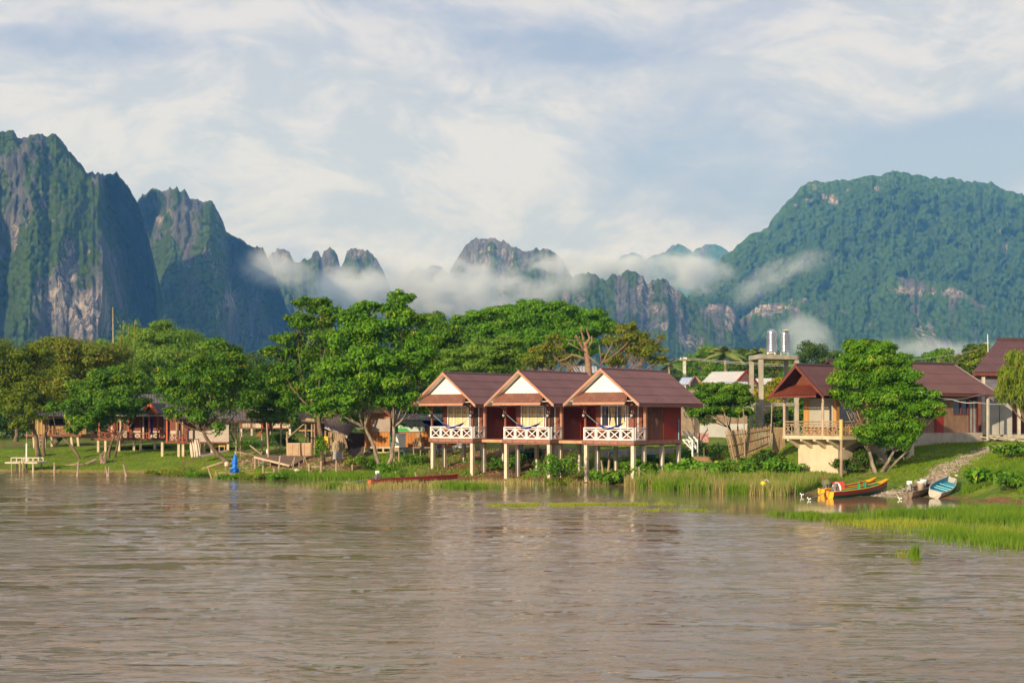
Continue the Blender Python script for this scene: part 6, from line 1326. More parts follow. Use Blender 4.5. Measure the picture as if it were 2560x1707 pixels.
# ---------------------------------------------------------------- boats
def longboat(name, label, stern, bow, width, depth, c_out, c_in, c_gun, sheer=.35, n=22, sternw=.55, seats=(), roll=0.0, bowcol=None, mid_dip=0.0, motor=None, seatmat=None, blunt=.25, midw=1.0, strake=None):
    """narrow river boat: stations from stern to bow; stern/bow are the keel end points"""
    S = Vector(stern); B = Vector(bow); d = B-S; L = d.length; f = d.normalized(); side = f.cross(Vector((0, 0, 1))).normalized(); up = side.cross(f).normalized()
    if roll: R = Matrix.Rotation(roll, 3, f); side = R @ side; up = R @ up
    t = thing(name, label, 'boat', tuple(S))
    def st(s):
        w = width/2*(sternw+(1-sternw)*math.sin(min(1, s/.4)*math.pi/2)) if s < .4 else width/2*(1-(1-blunt)*((s-.4)/.6)**2.2)
        z = depth*(1+sheer*((max(0, s-.45)/.55)**2.2)*2.2+.35*sheer*max(0, .15-s)/.15)
        kz = mid_dip*math.sin(math.pi*s)+sheer*depth*1.7*max(0, (s-.6)/.4)**2
        return w, z, kz
    def sect(s, inset, bot):
        w, z, kz = st(s); c = S+f*(s*L); w2 = max(.02, w-inset); fl = w2*.62
        pts = [(-w2, z), (-w2*.93, kz+(z-kz)*.45), (-fl, kz+bot), (fl, kz+bot), (w2*.93, kz+(z-kz)*.45), (w2, z)]
        return [c+side*a+up*b for a, b in pts]
    def loft(inset, bot, s0=0., s1=1., flip=False):
        vs = []; fs = []
        for i in range(n+1): vs += sect(s0+(s1-s0)*i/n, inset, bot)
        for i in range(n):
            for j in range(5):
                q = (i*6+j, i*6+j+1, (i+1)*6+j+1, (i+1)*6+j); fs.append(q[::-1] if flip else q)
        fs.append(tuple(range(5, -1, -1))); fs.append(tuple(range(n*6, n*6+6)))
        return vs, fs
    v, fs = loft(0, 0); fs = fs[:-2]; mb = MB().add(v, fs)
    for s, fl in ((0., 0), (1., 1)): q = sect(s, 0, 0); mb.add(q, [tuple(range(6)) if fl else tuple(range(5, -1, -1))])
    hull = part('hull', mb, c_out, t, world=True)
    v, fs = loft(.035, .13, .012, .985, True); part('lining', MB().add(v, fs[:-2]), c_in, t, world=True)
    for sg in (0, 5):
        pts = [sect(i/n, 0.01, 0)[sg]+up*.012 for i in range(n+1)]; part('gunwale', MB().tube(pts, .03, 6), c_gun, t, world=True, smooth=True)
    part('transom', MB().add([p-f*.012 for p in sect(0, .0, .0)], [(0, 1, 2, 3, 4, 5)]).add([p-f*.03 for p in sect(0, .0, .0)], [(5, 4, 3, 2, 1, 0)]), bowcol or c_gun, t, world=True)
    if strake:
        for sg in (1, 4):
            a = 0 if sg == 1 else 5; mb = MB()
            for i in range(n):
                A = sect(i/n, -.008, 0); B2 = sect((i+1)/n, -.008, 0); mb.add([A[a], A[sg], B2[sg], B2[a]], [(0, 1, 2, 3), (3, 2, 1, 0)])
            part('side_strake', mb, strake, t, world=True)
    if bowcol:
        A = sect(.90, .0, 0); B2 = sect(1., .0, 0); e = f*.22+up*.10
        part('bow_deck', MB().prism([A[0]+up*.015, A[5]+up*.015, B2[5]+e, B2[0]+e], tuple(-up*.03)), bowcol, t, world=True)
    for s in seats:
        w, z, kz = st(s); c = S+f*(s*L)+up*(z*.62); part('seat', MB().bar(c-side*(w*.94), c+side*(w*.94), .2, .03, up=tuple(up)), seatmat or c_in, t, world=True)
    if motor:
        shaft_to, cover = motor; c = S+f*(.09*L); w, z, kz = st(.09); top = c+up*(z+.02)
        e = part('engine', MB().bar(top-f*.18+up*.12, top+f*.16+up*.12, .24, .22).bar(top-f*.1+up*.28, top+f*.1+up*.28, .18, .12).lathe(top+up*.32+side*.02, [(.10, 0), (.12, .04), (.1, .1)], 10).tube([top+side*.16+up*.1, top+side*.2+up*.1], .1, 12), pm('engine_metal', (.34, .32, .30), (.12, .11, .10), nscale=14, rough=.45, metal=.5), t, world=True)
        part('engine_mount', MB().bar(top-side*.25+up*.0, top+side*.25+up*.0, .08, .05), WOODN, e, world=True)
        sh = Vector(shaft_to); part('drive_shaft', MB().tube([top+up*.12, sh], .022, 7), pm('grey_steel_shaft', (.4, .4, .4), (.2, .2, .2), metal=.6, rough=.4), e, world=True)
        dd = (top-sh).normalized(); pa = dd.cross(Vector((0, 0, 1))).normalized(); pb_ = pa.cross(dd)
        pr_ = MB().lathe(sh-Vector((0, 0, .03)), [(.035, 0), (.04, .06)], 8)
        for k in range(3):
            a = k*2.094; r = pa*math.cos(a)+pb_*math.sin(a); q = pa*math.cos(a+.6)+pb_*math.sin(a+.6); pr_.prism([sh, sh+r*.13, sh+q*.13], tuple(dd*.012))
        part('propeller', pr_, WHITE_, e, world=True)
        if cover == 'tarp': part('engine_cover', MB().lathe(top+up*.2, [(.27, 0), (.26, .14), (.16, .26), (.02, .3)], 10), pm('olive_tarp', (.16, .17, .08), (.10, .11, .05), nscale=6), e, world=True)
        if cover == 'ring':
            pts = [top+f*.12+side*math.cos(a)*.23+up*(.08+math.sin(a)*.32) for a in np.linspace(-.2, math.pi+.2, 14)]; part('engine_hood', MB().tube(pts, .05, 8), WHITE_, e, world=True, smooth=True)
        if cover == 'tank': part('fuel_tank', MB().box(tuple(top+up*.34-Vector((.14, .1, 0))), tuple(top+up*.54+Vector((.1, .1, 0)))), WHITE_, e, world=True)
    return t
GRN = pm('green_boat_paint', (.02, .34, .17), (.015, .27, .13), nscale=3, rough=.45); DRED = pm('dark_red_boat_paint', (.26, .022, .018), (.20, .018, .015), nscale=3, rough=.45)
DGRN = pm('dark_green_hull', (.015, .10, .035), (.010, .07, .025), rough=.5); YELB = pm('yellow_boat_paint', (.80, .42, .02), (.68, .34, .015), nscale=3, rough=.45)
ORB2 = pm('orange_boat_paint', (.70, .14, .02), (.58, .11, .015), nscale=3, rough=.45); BRN = pm('red_brown_boat_floor', (.36, .085, .045), (.28, .065, .035), nscale=3, rough=.6)
GRYB = pm('weathered_brown_hull', (.24, .17, .11), (.15, .105, .07), nscale=4, rough=.7); BLUB = pm('turquoise_boat_paint', (.03, .30, .42), (.02, .23, .33), nscale=3, rough=.5)
GRYG = pm('grey_gunwale', (.50, .46, .38), (.38, .34, .28), nscale=5, rough=.7); TEAL = pm('pale_turquoise_seat', (.22, .58, .60), (.16, .48, .50), nscale=4)
longboat('longtail_boat', 'green and yellow longtail boat with a white ringed engine hood, nearest on the right bank', (X_(2076, 74.4), 74.4, -.04), (X_(2214, 79.0), 79.0, .14), .80, .36, DGRN, GRN, YELB, .28, bowcol=YELB, seats=(.68,), motor=((X_(2022, 72.9), 72.9, .05), 'ring'), seatmat=GRN, strake=DRED)
t = thing('boat_seat', 'pair of small upright green seats standing in the green and yellow longtail boat', 'seat', (X_(2150, 77), 77, .30))
for k, px in enumerate((2148, 2163)):
    Yk = 76.9+k*.6; c = Vector((X_(px, Yk), Yk, .24+.03*k)); part('seat', MB().box(tuple(c+Vector((-.02, -.16, .1))), tuple(c+Vector((.26, .16, .15)))), GRN, t, world=True); part('backrest', MB().box(tuple(c+Vector((-.05, -.17, 0))), tuple(c+Vector((0, .17, .44)))), GRN, t, world=True)
longboat('longtail_boat', 'orange and yellow longtail boat with a tarpaulin over its engine, behind the green one', (X_(2054, 77.6), 77.6, -.04), (X_(2184, 81.8), 81.8, .14), .80, .35, ORB2, BRN, YELB, .25, bowcol=YELB, seats=(.5, .65), motor=((X_(2004, 76), 76, .10), 'tarp'), strake=ORB2)
single('red_crate', MB().box((X_(2084, 78.6), 78.4, .30), (X_(2109, 78.6), 78.9, .66)).box((X_(2087, 78.6), 78.45, .662), (X_(2106, 78.6), 78.85, .69)), pm('faded_red_box', (.55, .06, .04), (.45, .05, .035)), 'faded red box sitting in the orange longtail boat', 'box')
single('paddle', MB().tube([Vector((X_(2108, 78.9), 78.9, .62)), Vector((X_(2175, 82.4), 82.4, 1.02))], .022, 6).bar(Vector((X_(2175, 82.4), 82.4, 1.02)), Vector((X_(2184, 82.8), 82.8, 1.06)), .12, .03), WOODN, 'long pole lying along the orange longtail boat', 'pole')
single('mooring_stake', MB().tube([G(2064, 79.5, -.3), P(2055, 1188, 79.6)], .035, 7), pm('rust_red_stake', (.33, .10, .05)), 'rusty red stake leaning behind the covered engine', 'stake')
longboat('longtail_boat', 'weathered brown longtail boat with a white fuel tank and buckets, beside the blue boat', (X_(2270, 74.6), 74.6, -.05), (X_(2322, 78.2), 78.2, .18), .95, .36, GRYB, pm('grey_boat_floor', (.20, .16, .13), (.13, .10, .08)), GRYB, .2, bowcol=GRYB, seats=(.72,), motor=((X_(2249, 73.3), 73.3, .05), 'tank'))
def bucket(label, px, py, Y, r, h, mat, lid=None):
    c = P(px, py, Y); t = thing('bucket', label, 'bucket', tuple(c)); part('body', MB().lathe(c, [(r*.8, 0), (r, h*.9), (r*1.06, h*.92), (r*1.06, h)], 18), mat, t, world=True, smooth=True)
    if lid: part('lid', MB().lathe(c+Vector((0, 0, h+.003)), [(r*1.1, 0), (r*1.08, .05), (r*.3, .07)], 18), lid, t, world=True)
bucket('large dirty white bucket with a lid in the brown longtail boat', 2302, 1225, 77.0, .19, .42, pm('stained_white_plastic', (.62, .50, .40), (.50, .36, .27)), WHITE_)
bucket('smaller pale bucket behind the large one in the brown longtail boat', 2309, 1219, 77.8, .17, .40, WHITE_, pm('mint_lid', (.65, .78, .68)))
longboat('rowing_boat', 'turquoise boat with grey gunwales pulled up on the bank with open empty seats', (X_(2334, 74.4), 74.4, .03), (X_(2374, 78.8), 78.8, .40), 1.08, .36, GRYG, BLUB, GRYG, .22, sternw=.62, seats=(.18, .42, .55, .72), roll=.28, blunt=.42, seatmat=TEAL)
longboat('longtail_boat', 'long narrow dark red boat with a white engine lying by the leftmost bungalow', (X_(924, 91.0), 91.0, -.04), (X_(1142, 95.6), 95.6, .06), .85, .26, pm('worn_red_hull', (.30, .04, .022), (.22, .03, .018), nscale=3), pm('dark_boat_inside', (.10, .04, .03)), DRED, .12, bowcol=pm('orange_worn_bow', (.50, .14, .04)), seats=(.4, .6), motor=((X_(868, 90.2), 90.2, .06), 'tank'))
longboat('longtail_boat', 'grey longtail boat half hidden in the reeds with a white and yellow engine cover', (X_(1905, 79.6), 79.6, 0.0), (X_(1985, 83), 83, .10), .8, .26, DRED, GRYB, GRYB, .3, motor=((X_(1879, 79), 79, .22), 'ring'), blunt=.3)
single('float', MB().lathe(P(1908, 1217, 78.8), [(.08, 0), (.17, .1), (.18, .2), (.10, .32)], 14), YEL, 'yellow plastic float hung on the half hidden boat', 'float', smooth=True)
# ---------------------------------------------------------------- riverside bits on the left
Y = 111; CRW = pm('dull_cream_timber', (.60, .52, .38), (.46, .38, .27), nscale=3, rough=.8)
t = thing('jetty', 'small cream timber jetty platform with railing at the far left water edge', 'jetty', tuple(G(65, Y)))
part('deck', MB().box((X_(28, Y), Y-1.4, Z_(1157, Y)), (X_(108, Y), Y+1.2, Z_(1153, Y))), CRW, t, world=True)
mb = MB()
for a, b, yy in ((28, 82, Y-1.4), (60, 108, Y+1.1)): mb.bar(P(a, 1144, yy), P(b, 1144, yy), .08); [mb.bar(P(a+(b-a)*i/4, 1144, yy), P(a+(b-a)*i/4, 1155, yy), .07) for i in range(5)]
part('railing', mb, CRW, t, world=True)
for px, yy in ((30, Y-1.3), (42, Y-.9), (50, Y-1.4), (58, Y-1.4), (83, Y-1.3), (66, Y+1), (104, Y+1)): part('leg', MB().tube([Vector((X_(px, yy), yy, min(0, tz(X_(px, yy), yy))-.5)), P(px, 1155, yy)], .07, 7), WOODN if px in (30, 50, 58) else CRW, t, world=True)
t = thing('standpipe', 'white pipe mast with a rusty top standing on the jetty', 'pole', tuple(P(66, 1152, Y)))
part('pipe', MB().tube([P(66, 1153, Y), P(66.5, 1108, Y)], .06, 9), WHITE_, t, world=True); part('tip', MB().tube([P(66.5, 1108, Y), P(67, 1078, Y)], .045, 8).bar(P(63, 1088, Y), P(69, 1088, Y), .08), pm('rusty_top', (.35, .22, .15)), t, world=True); part('side_pipe', MB().tube([P(68.3, 1152, Y), P(68.6, 1108, Y)], .018, 6), PIPE, t, world=True)
def stake(label, pts, r=.08, Y=110, fork=None):
    mb = MB(); a = P(*pts[0], Y); b = P(*pts[1], Y); low = a-(b-a).normalized()*.8; mb.tube([low, a, b], [r, r, r*.9], 8)
    if fork: mb.tube([P(*fork[0], Y), P(*fork[1], Y)], r*.8, 7)
    return single('mooring_stake', mb, pm('wet_wood_stake', (.42, .31, .22), (.24, .17, .12), (1, 1, .4), 3, .85, .5), label, 'stake', group='stakes in the shallow water on the left')
stake('short upright stake right of the small jetty', ((136, 1184), (136.5, 1156)), .08, 106)
stake('tall thin stake leaning slightly before the driftwood', ((193, 1198), (196.5, 1152)), .08, 103)
stake('forked pair of crossed stakes standing in the water', ((272, 1203), (264, 1166)), .08, 101.5, ((270, 1200), (273, 1167)))
stake('stake leaning left beside the grassy point', ((318, 1200), (309, 1161)), .09, 102)
t = thing('driftwood', 'uprooted stump with a long bleached branch lying on the lawn', 'driftwood', tuple(G(255, 117)))
WD = pm('bleached_driftwood', (.52, .38, .24), (.36, .25, .15), (1, 1, 1), 4, .9, .5)
part('branch', MB().tube([G(162, 113.5, .15), G(190, 114, .12), G(215, 114.5, .18), G(240, 115.5, .3)], [.03, .06, .09, .13], 7).tube([G(175, 114, .15), G(195, 113.6, .3), G(214, 114.5, .2)], [.02, .03, .05], 6), WD, t, world=True)
mb = MB()
for i in range(26): a = G(257+rng.uniform(-8, 8), 116+rng.uniform(-.5, .5), -.05); b = G(258+rng.uniform(-9, 9), 116, .25+rng.uniform(.1, .75)); b.x += (257-1280)/F*0; mb.tube([a, a.lerp(b, .5)+Vector((rng.uniform(-.1, .1), 0, .05)), b], [.10, .08, .02], 6)
part('root_plate', mb, pm('brown_roots', (.30, .20, .13), (.18, .12, .08)), t, world=True)
# boards / canoe shells leaning by the rendered hut
for k, (a, b, c, d_, l) in enumerate(((476, 1106, 480, 1130, 'shortest pale board at the left of the upright row'), (482, 1105, 486, 1130, 'pale board second from the left of the upright row'), (487, 1098, 493, 1130, 'tall cream board with a brown edge in the middle of the row'), (492, 1098, 499, 1130, 'tall pale board second from the right of the upright row'), (497, 1099, 501, 1130, 'narrow brownish board at the right of the upright row'))):
    A = P(a, b, 117.3+.12*k); B = G(c, 116.4+.15*k); ax = (B-A); mb = MB(); pts = [A+ax*s for s in np.linspace(0, 1, 9)]; ws = [.04, .10, .13, .14, .14, .14, .13, .12, .08]
    vs = []
    for p, w_ in zip(pts, ws): vs += [p+Vector((-w_*.7, 0, 0)), p+Vector((w_*.7, 0, 0)), p+Vector((w_*.7, .07, 0)), p+Vector((-w_*.7, .07, 0))]
    fs = [(i*4+j, i*4+(j+1) % 4, (i+1)*4+(j+1) % 4, (i+1)*4+j) for i in range(8) for j in range(4)]+[(3, 2, 1, 0), (32, 33, 34, 35)]
    single('upright_board', MB().add(vs, fs), pm('cream_board', (.66, .56, .42), (.55, .44, .31), (1, 1, .2), 3, .7) if k < 4 else pm('brown_edge_board', (.48, .32, .2)), l, 'board', group='boards propped upright by the grey rendered hut')
# stack of rough planks, beams and the collapsed deck
def plank(label, pts, w=.14, h=.05, name='plank', mat=None, group=None):
    mb = MB(); [mb.bar(a, b, w, h) for a, b in zip(pts[:-1], pts[1:])]; return single(name, mb, mat or WOODN, label, 'plank', group)
GP = pm('grey_old_plank', (.33, .26, .21), (.20, .155, .125), (1, 1, 1), 3, .9, .4)
t = thing('plank_stack', 'stack of long grey planks sticking out left of the leaning tree', 'planks', tuple(G(540, 110)))
for k in range(5): part('plank', MB().bar(P(492+k*3, 1142-k*1.0, 110+k*.25), P(568, 1128-k*.8, 112+k*.25), .3, .05), GP, t, world=True)
plank('thick loose board below the grey plank stack', [P(505, 1141, 108.5), P(545, 1134, 109)], .25, .07, mat=GP)
T2_ = thing('table', 'rough wooden table by the rendered hut behind the leaning tree', 'table', tuple(G(556, 116)))
part('table_top', pb(MB(), 546, 563, 1113, 1116, 116, .7), WOODY, T2_, world=True)
for px in (547, 560): part('leg', pb(MB(), px, px+2, 1116, 1128, 116, .1), WOODY, T2_, world=True)
t = thing('collapsed_deck', 'collapsed riverside deck of grey boards sloping down to the right', 'deck', tuple(P(690, 1150, 103)))
A, B, C_, D_ = P(634, 1136, 105.5), P(772, 1140, 107), P(730, 1163, 102.5), P(636, 1141, 102.6)
part('deck_boards', MB().slab(A, D_, C_, B, .06), pm('leaf_littered_boards', (.30, .19, .13), (.18, .115, .08), (1, 1, 1), 5, .9, planks=.2, dirt=(.38, .24, .14)), t, world=True)
part('edge_beam', MB().bar(P(635, 1142, 102.4), P(724, 1164, 102.2), .12, .14), pm('pale_beam', (.56, .43, .27)), t, world=True)
for px, y0, yy in ((638, 1142, 102.5), (648, 1144, 103.4), (676, 1152, 102.5), (716, 1160, 103), (760, 1146, 105)): part('post', MB().tube([G(px, yy, -.3), P(px, y0, yy)], .09 if px == 638 else .05, 8), WOODN, t, world=True)
def trestle(label, legs, bars, Y):
    c = legs[0]; t = thing('trestle', label, 'trestle', tuple(G(c[0], Y)), group='broken wooden trestles along the shore')
    for a, b, w_, r in legs: 
        p = G(a, Y); top = P(b, w_, Y); part('leg', MB().tube([Vector((p.x, Y, min(p.z, 0)-.3)), top], r, 8), WOODN, t, world=True)
    for (a, b, c_, d_, r) in bars: part('brace', MB().bar(P(a, b, Y+.1), P(c_, d_, Y+.1), r), WOODN, t, world=True)
trestle('broken jetty frame with a long raking plank left of the blue umbrella', [(545, 540, 1176, .06), (566, 566, 1184, .1), (536, 520, 1168, .06)], [(541, 1180, 590, 1186, .1), (540, 1176, 560, 1198, .06), (505, 1171, 558, 1154, .1), (548, 1212, 566, 1190, .06)], 98.5)
trestle('low crossbraced trestle below the collapsed deck', [(658, 658, 1164, .06), (686, 686, 1170, .1)], [(662, 1180, 684, 1180, .09), (664, 1190, 684, 1206, .05), (666, 1210, 694, 1182, .05)], 98.2)
trestle('tall crossbraced trestle under the tall dark tree', [(773, 773, 1158, .07), (803, 803, 1152, .09)], [(775, 1166, 802, 1166, .1), (776, 1172, 792, 1200, .06), (789, 1196, 800, 1178, .05)], 98)
trestle('thin leaning trestle of poles right of the collapsed deck', [(727, 737, 1142, .04), (748, 748, 1155, .045), (785, 760, 1138, .05)], [(736, 1144, 728, 1165, .05)], 101)
for k, (a, b, c, d_, Yk, l) in enumerate(((590, 1056, 590, 1136, 109, 'thin pole rising above the blue umbrella'), (654, 1058, 655, 1138, 110, 'bare pole left of the forked pole'), (667, 1056, 672, 1180, 104, 'dark crooked pole standing on the collapsed deck'), (602, 1078, 602, 1125, 114, 'short pole behind the thin umbrella pole'), (702, 1062, 703, 1125, 116, 'pole behind the collapsed deck'), (718, 1078, 719, 1115, 108, 'thick pale post at the left end of the cabinet'), (841, 1150, 841, 1202, 98, 'stout post standing in the water under the zinc sheet'), (881, 1160, 881, 1175, 99, 'short pale peg left of the two mottled trunks'))):
    Gp = G(c, Yk, -.25); single('pole', MB().tube([Gp, P((a+c)/2+rng.uniform(-1, 1), (b+d_)/2, Yk), P(a, b, Yk)], [.085, .075, .06] if k in (2, 5, 6) else [.06, .055, .04], 8), WOODN, l, 'pole')
for k, (pts, l) in enumerate((([P(625, 1113, 107), P(655, 1136, 106)], 'raking beam propped on the collapsed deck'), ([P(655, 1130, 108), P(710, 1118, 110)], 'long dark beam lying behind the collapsed deck'), ([P(600, 1140, 106), P(650, 1125, 107)], 'slanting beam on the rubble right of the leaning trunk'), ([P(585, 1128, 108), P(640, 1138, 108)], 'fallen board across the rubble'), ([P(693, 1205, 98), P(700, 1140, 99)], 'thin stick leaning by the low trestle'), ([P(760, 1060, 107), P(716, 1098, 110)], 'thin pole slung from the shack to the thick pale post'))):
    plank(l, pts, .10, .08)
# blue folded umbrella
t = thing('folded_umbrella', 'bright blue folded beach umbrella tied round its middle on the shore', 'umbrella', tuple(G(587, 100)))
BU = pm('bright_blue_canvas', (.012, .19, .72), (.010, .15, .60), nscale=2, rough=.6); c = P(588, 1181, 100); vs = []; fs = []; K = 20; Rn = 9
for i in range(Rn):
    s = i/(Rn-1); z = s*1.32; r = [.24, .28, .22, .13, .19, .17, .14, .09, .03][i]
    for k in range(K): a = 2*math.pi*k/K; q = r*(1+.28*math.cos(a*5+s*1.5)*(1-s)); vs.append(c+Vector((math.cos(a)*q+.0-.05*(1-s), math.sin(a)*q, z)))
for i in range(Rn-1):
    for k in range(K): fs.append((i*K+k, i*K+(k+1) % K, (i+1)*K+(k+1) % K, (i+1)*K+k))
fs += [tuple(range(K-1, -1, -1)), tuple(range((Rn-1)*K, Rn*K))]
part('canvas', MB().add(vs, fs), BU, t, world=True, smooth=True); part('pole', MB().tube([G(588, 100, -.2), c+Vector((0, 0, 1.42))], .022, 7), WHITE_, t, world=True); part('tie', MB().lathe(c+Vector((-.02, 0, .50)), [(.15, 0), (.155, .04)], 14), pm('light_blue_tie', (.1, .4, .8)), t, world=True)
# sacks, floats, scraps
def lump(name, label, px, py, Y, r, mat, cat, sq=(1, 1, 1)):
    c = P(px, py, Y); vs = []; fs = []; n_, m_ = 9, 14; ph = rng.uniform(0, 6)
    for i in range(n_+1):
        a = math.pi*i/n_
        for k in range(m_): b = 2*math.pi*k/m_; q = r*(1+.18*math.sin(3*b+ph)*math.sin(a)+.12*math.cos(5*a+ph)); vs.append(c+Vector((q*math.sin(a)*math.cos(b)*sq[0], q*math.sin(a)*math.sin(b)*sq[1], q*math.cos(a)*sq[2])))
    for i in range(n_):
        for k in range(m_): fs.append((i*m_+k, (i+1)*m_+k, (i+1)*m_+(k+1) % m_, i*m_+(k+1) % m_))
    return single(name, MB().add(vs, fs), mat, label, cat, smooth=True)
CRM = pm('cream_sack', (.74, .66, .48), (.62, .53, .36), nscale=5)
lump('sack', 'cream sack hanging at the waterline under the collapsed deck', 741, 1178, 99, .2, CRM, 'sack', (1.1, .8, 1)); lump('sack', 'crumpled white bag on the rubble left of the blue umbrella', 566, 1160, 105, .16, CRM, 'sack', (1, .8, 1.2))
lump('plastic_bag', 'blue-green scrap of plastic on the rubble', 655, 1158, 103.5, .12, pm('teal_scrap', (.08, .35, .38)), 'bag', (1.8, 1, .5)); lump('stone', 'pale stone on the slope above the blue boat', 2391, 1191, 81.5, .12, CRM, 'stone')
lump('bottle', 'small white bottle on the dark crooked pole', 668, 1128, 104, .06, WHITE_, 'bottle', (1, 1, 3)); lump('stone', 'round tan boulder under the rightmost bungalow', 1641, 1168, 96, .32, pm('tan_stone', (.45, .30, .14)), 'stone', (1.3, 1, .7))
lump('hay_heap', 'brown dry heap right of the rightmost bungalow piles', 1752, 1158, 94, .75, pm('dry_brown_heap', (.32, .20, .09), (.20, .13, .06), nscale=9, rough=1, bump=.8), 'heap', (1.1, .8, .62))
for k, (px, h_) in enumerate(((1722+34, 0),)): pass
STK = [(1700, 1150, 1702, 1170, 95), (1704, 1145, 1706, 1178, 93), (1711, 1152, 1712, 1180, 92.5), (1656, 1166, 1657, 1198, 89), (1759, 1118, 1760, 1158, 95), (1796, 1106, 1797, 1130, 98), (1748, 1158, 1756, 1180, 90), (1693, 1160, 1694, 1178, 93), (1804, 1155, 1805, 1175, 91), (1642, 1158, 1648, 1180, 91)]
SL_ = ['thin stake nearest the red panel corner', 'tall thin stake right of the red panel', 'thin stake by the brown heap', 'stout stake before the pile of the red panel', 'tall mossy post right of the retaining wall', 'short post left of the bamboo fence', 'leaning stick before the brown heap', 'short stick left of the tall thin stake', 'pale stick below the bamboo fence', 'slanting stick under the red panel']
for (a, b, c, d_, Yk), l in zip(STK, SL_): single('stake', MB().tube([G(c, Yk, -.25), P(a, b, Yk)], .05, 7), WOODN, l, 'stake', group='stakes around the rightmost bungalow')
single('step_frame', MB().bar(P(1588, 1207, 88.5), P(1600, 1207, 88.8), .1).bar(G(1600, 88.8, -.3), P(1597, 1166, 88.8), .08).bar(P(1588, 1170, 88.6), P(1622, 1190, 88.8), .05), WOODN, 'small wooden step frame at the foot of the rightmost bungalow front pile', 'frame')
for k, (a, b, c, d_, Yk, l) in enumerate(((988, 1178, 992, 1200, 97, 'forked peg behind the red boat'), (1038, 1180, 1041, 1198, 97, 'thin peg on the bank behind the red boat'), (1524, 1130, 1518, 1200, 95, 'dead crooked trunk under the middle of the rightmost bungalow'), (1503, 1150, 1508, 1200, 95.5, 'thin crooked trunk beside the dead trunk'))):
    single('pole', MB().tube([G(c, Yk, -.2), P((a+c)/2+1, (b+d_)/2, Yk), P(a, b, Yk)], [.1, .08, .06] if k > 1 else .05, 7), WOODN, l, 'pole')
single('pole', MB().tube([G(1361, 99, -.2), P(1360, 1126, 99)], .045, 7).bar(P(1358, 1129, 99), P(1376, 1116, 101), .06), WOODN, 'clothes pole with a raking arm under the middle bungalow', 'pole')
single('water_pipe', MB().tube([P(1344, 1164, 97), P(1336, 1196, 96)], .03, 6), PIPE, 'thin slanted blue pipe left of the flooded bush', 'pipe')
# corrugated sheets leaning by the timber house
single('corrugated_sheet', MB().corr(P(872, 1124, 108), P(912, 1116, 108), P(908, 1148, 107), P(868, 1150, 107), 1, .16, .03), TIN, 'rusty corrugated sheet leaning below the dark mud wall', 'metal sheet')
# ---------------------------------------------------------------- shrubs, weeds and grass
S_ = shrub
S_('leafy flooded bush growing out of the water under the middle bungalow', 1385, 91.2, 2.7, 2.5, LM['bright'], .18, 1500, nblob=11, pz=-.05)
S_('low brown flooded weeds at the foot of the flooded bush', 1392, 90.3, 2.3, .7, LM['brown'], .14, 1500, nblob=5)
S_('broad leaved green shrub under the left part of the middle bungalow', 1270, 99, 2.2, 1.4, LM['lush'], .2, 1000)
S_('green climber mass on the bank under the middle bungalow', 1325, 102, 3, 1.3, LM['dark'], .2, 1500)
S_('weedy green tuft below the two mottled trunks', 963, 98.6, 1.8, .75, LM['bright'], .14, 1000)
S_('leafy weeds left of the two mottled trunks', 905, 101, 2.2, 1.1, LM['lush'], .16, 1100)
S_('bright young shrub with pale stems by the timber house stilts', 880, 101, 1.2, 1.2, LM['yellow'], .16, 500)
S_('creeper climbing the base of the tall dark tree trunk', 806, 103.2, 1.1, 2.4, LM['lush'], .17, 700)
S_('papaya seedlings behind the poles on the lawn', 690, 118, 2.8, 1.5, LM['dark'], .3, 500)
S_('yellowish weeds left of the shack pole', 612, 116, 2.2, 1.2, LM['bright'], .2, 450)
S_('rounded green shrub on the brown slope right of the two mottled trunks', 1040, 103, 2.5, .7, LM['lush'], .14, 1100)
S_('low shrub at the foot of the leftmost bungalow pile', 1225, 99.5, 1.6, .8, LM['lush'], .14, 500)
big = [(1600, 90.5, 3.2, 1.0, 'lush', .38, 500, 'large round-leaved plants below the rightmost bungalow'), (1525, 90, 2.0, .8, 'lush', .34, 330, 'lotus-like leaves at the water edge left of the front pile'), (1680, 89.5, 2.6, .9, 'bright', .34, 420, 'round-leaved plants at the pile of the red panel'), (1765, 89, 3.4, 1.0, 'bright', .32, 560, 'broad-leaved weeds below the brown heap'), (1840, 90, 3.2, .6, 'lush', .26, 1100, 'dense green bush under the bamboo fence'), (1915, 91, 3.0, 1.25, 'dark', .24, 1700, 'tall dark vine thicket between the fence and the concrete block'), (1960, 88, 2.6, 1.0, 'bright', .26, 800, 'bright leafy weeds at the left corner of the concrete block'), (1870, 92.3, 2.4, .5, 'bright', .22, 1100, 'yellow-green creeper beneath the woven fence'), (1775, 97, 3.2, 1.4, 'lush', .2, 1300, 'weedy slope bush right of the retaining wall'), (1730, 100, 2.0, .9, 'bright', .3, 300, 'big-leaved plants against the grey retaining wall'), (1560, 99, 2.6, .9, 'dark', .22, 800, 'shaded weeds under the middle of the rightmost bungalow'), (1640, 99.5, 2.4, .8, 'dark', .22, 700, 'shaded weeds below the turquoise pipes'),
       (2110, 85.5, 1.6, 1.0, 'dark', .2, 600, 'dark shrub beside the right face of the concrete block'), (2165, 86.5, 2.2, 1.6, 'dark', .2, 1100, 'shaded shrub at the foot of the forked tree'), (2240, 87.5, 2.0, 1.3, 'dark', .2, 900, 'shaded shrub under the right limbs of the forked tree'), (2480, 76, 2.6, .9, 'bright', .3, 500, 'broad-leaved weeds on the right slope'), (2540, 73, 2.4, .8, 'lush', .26, 500, 'weed patch at the right edge above the marsh grass'), (2530, 82, 2.6, .9, 'lush', .22, 800, 'low shrub near the top of the right slope')]
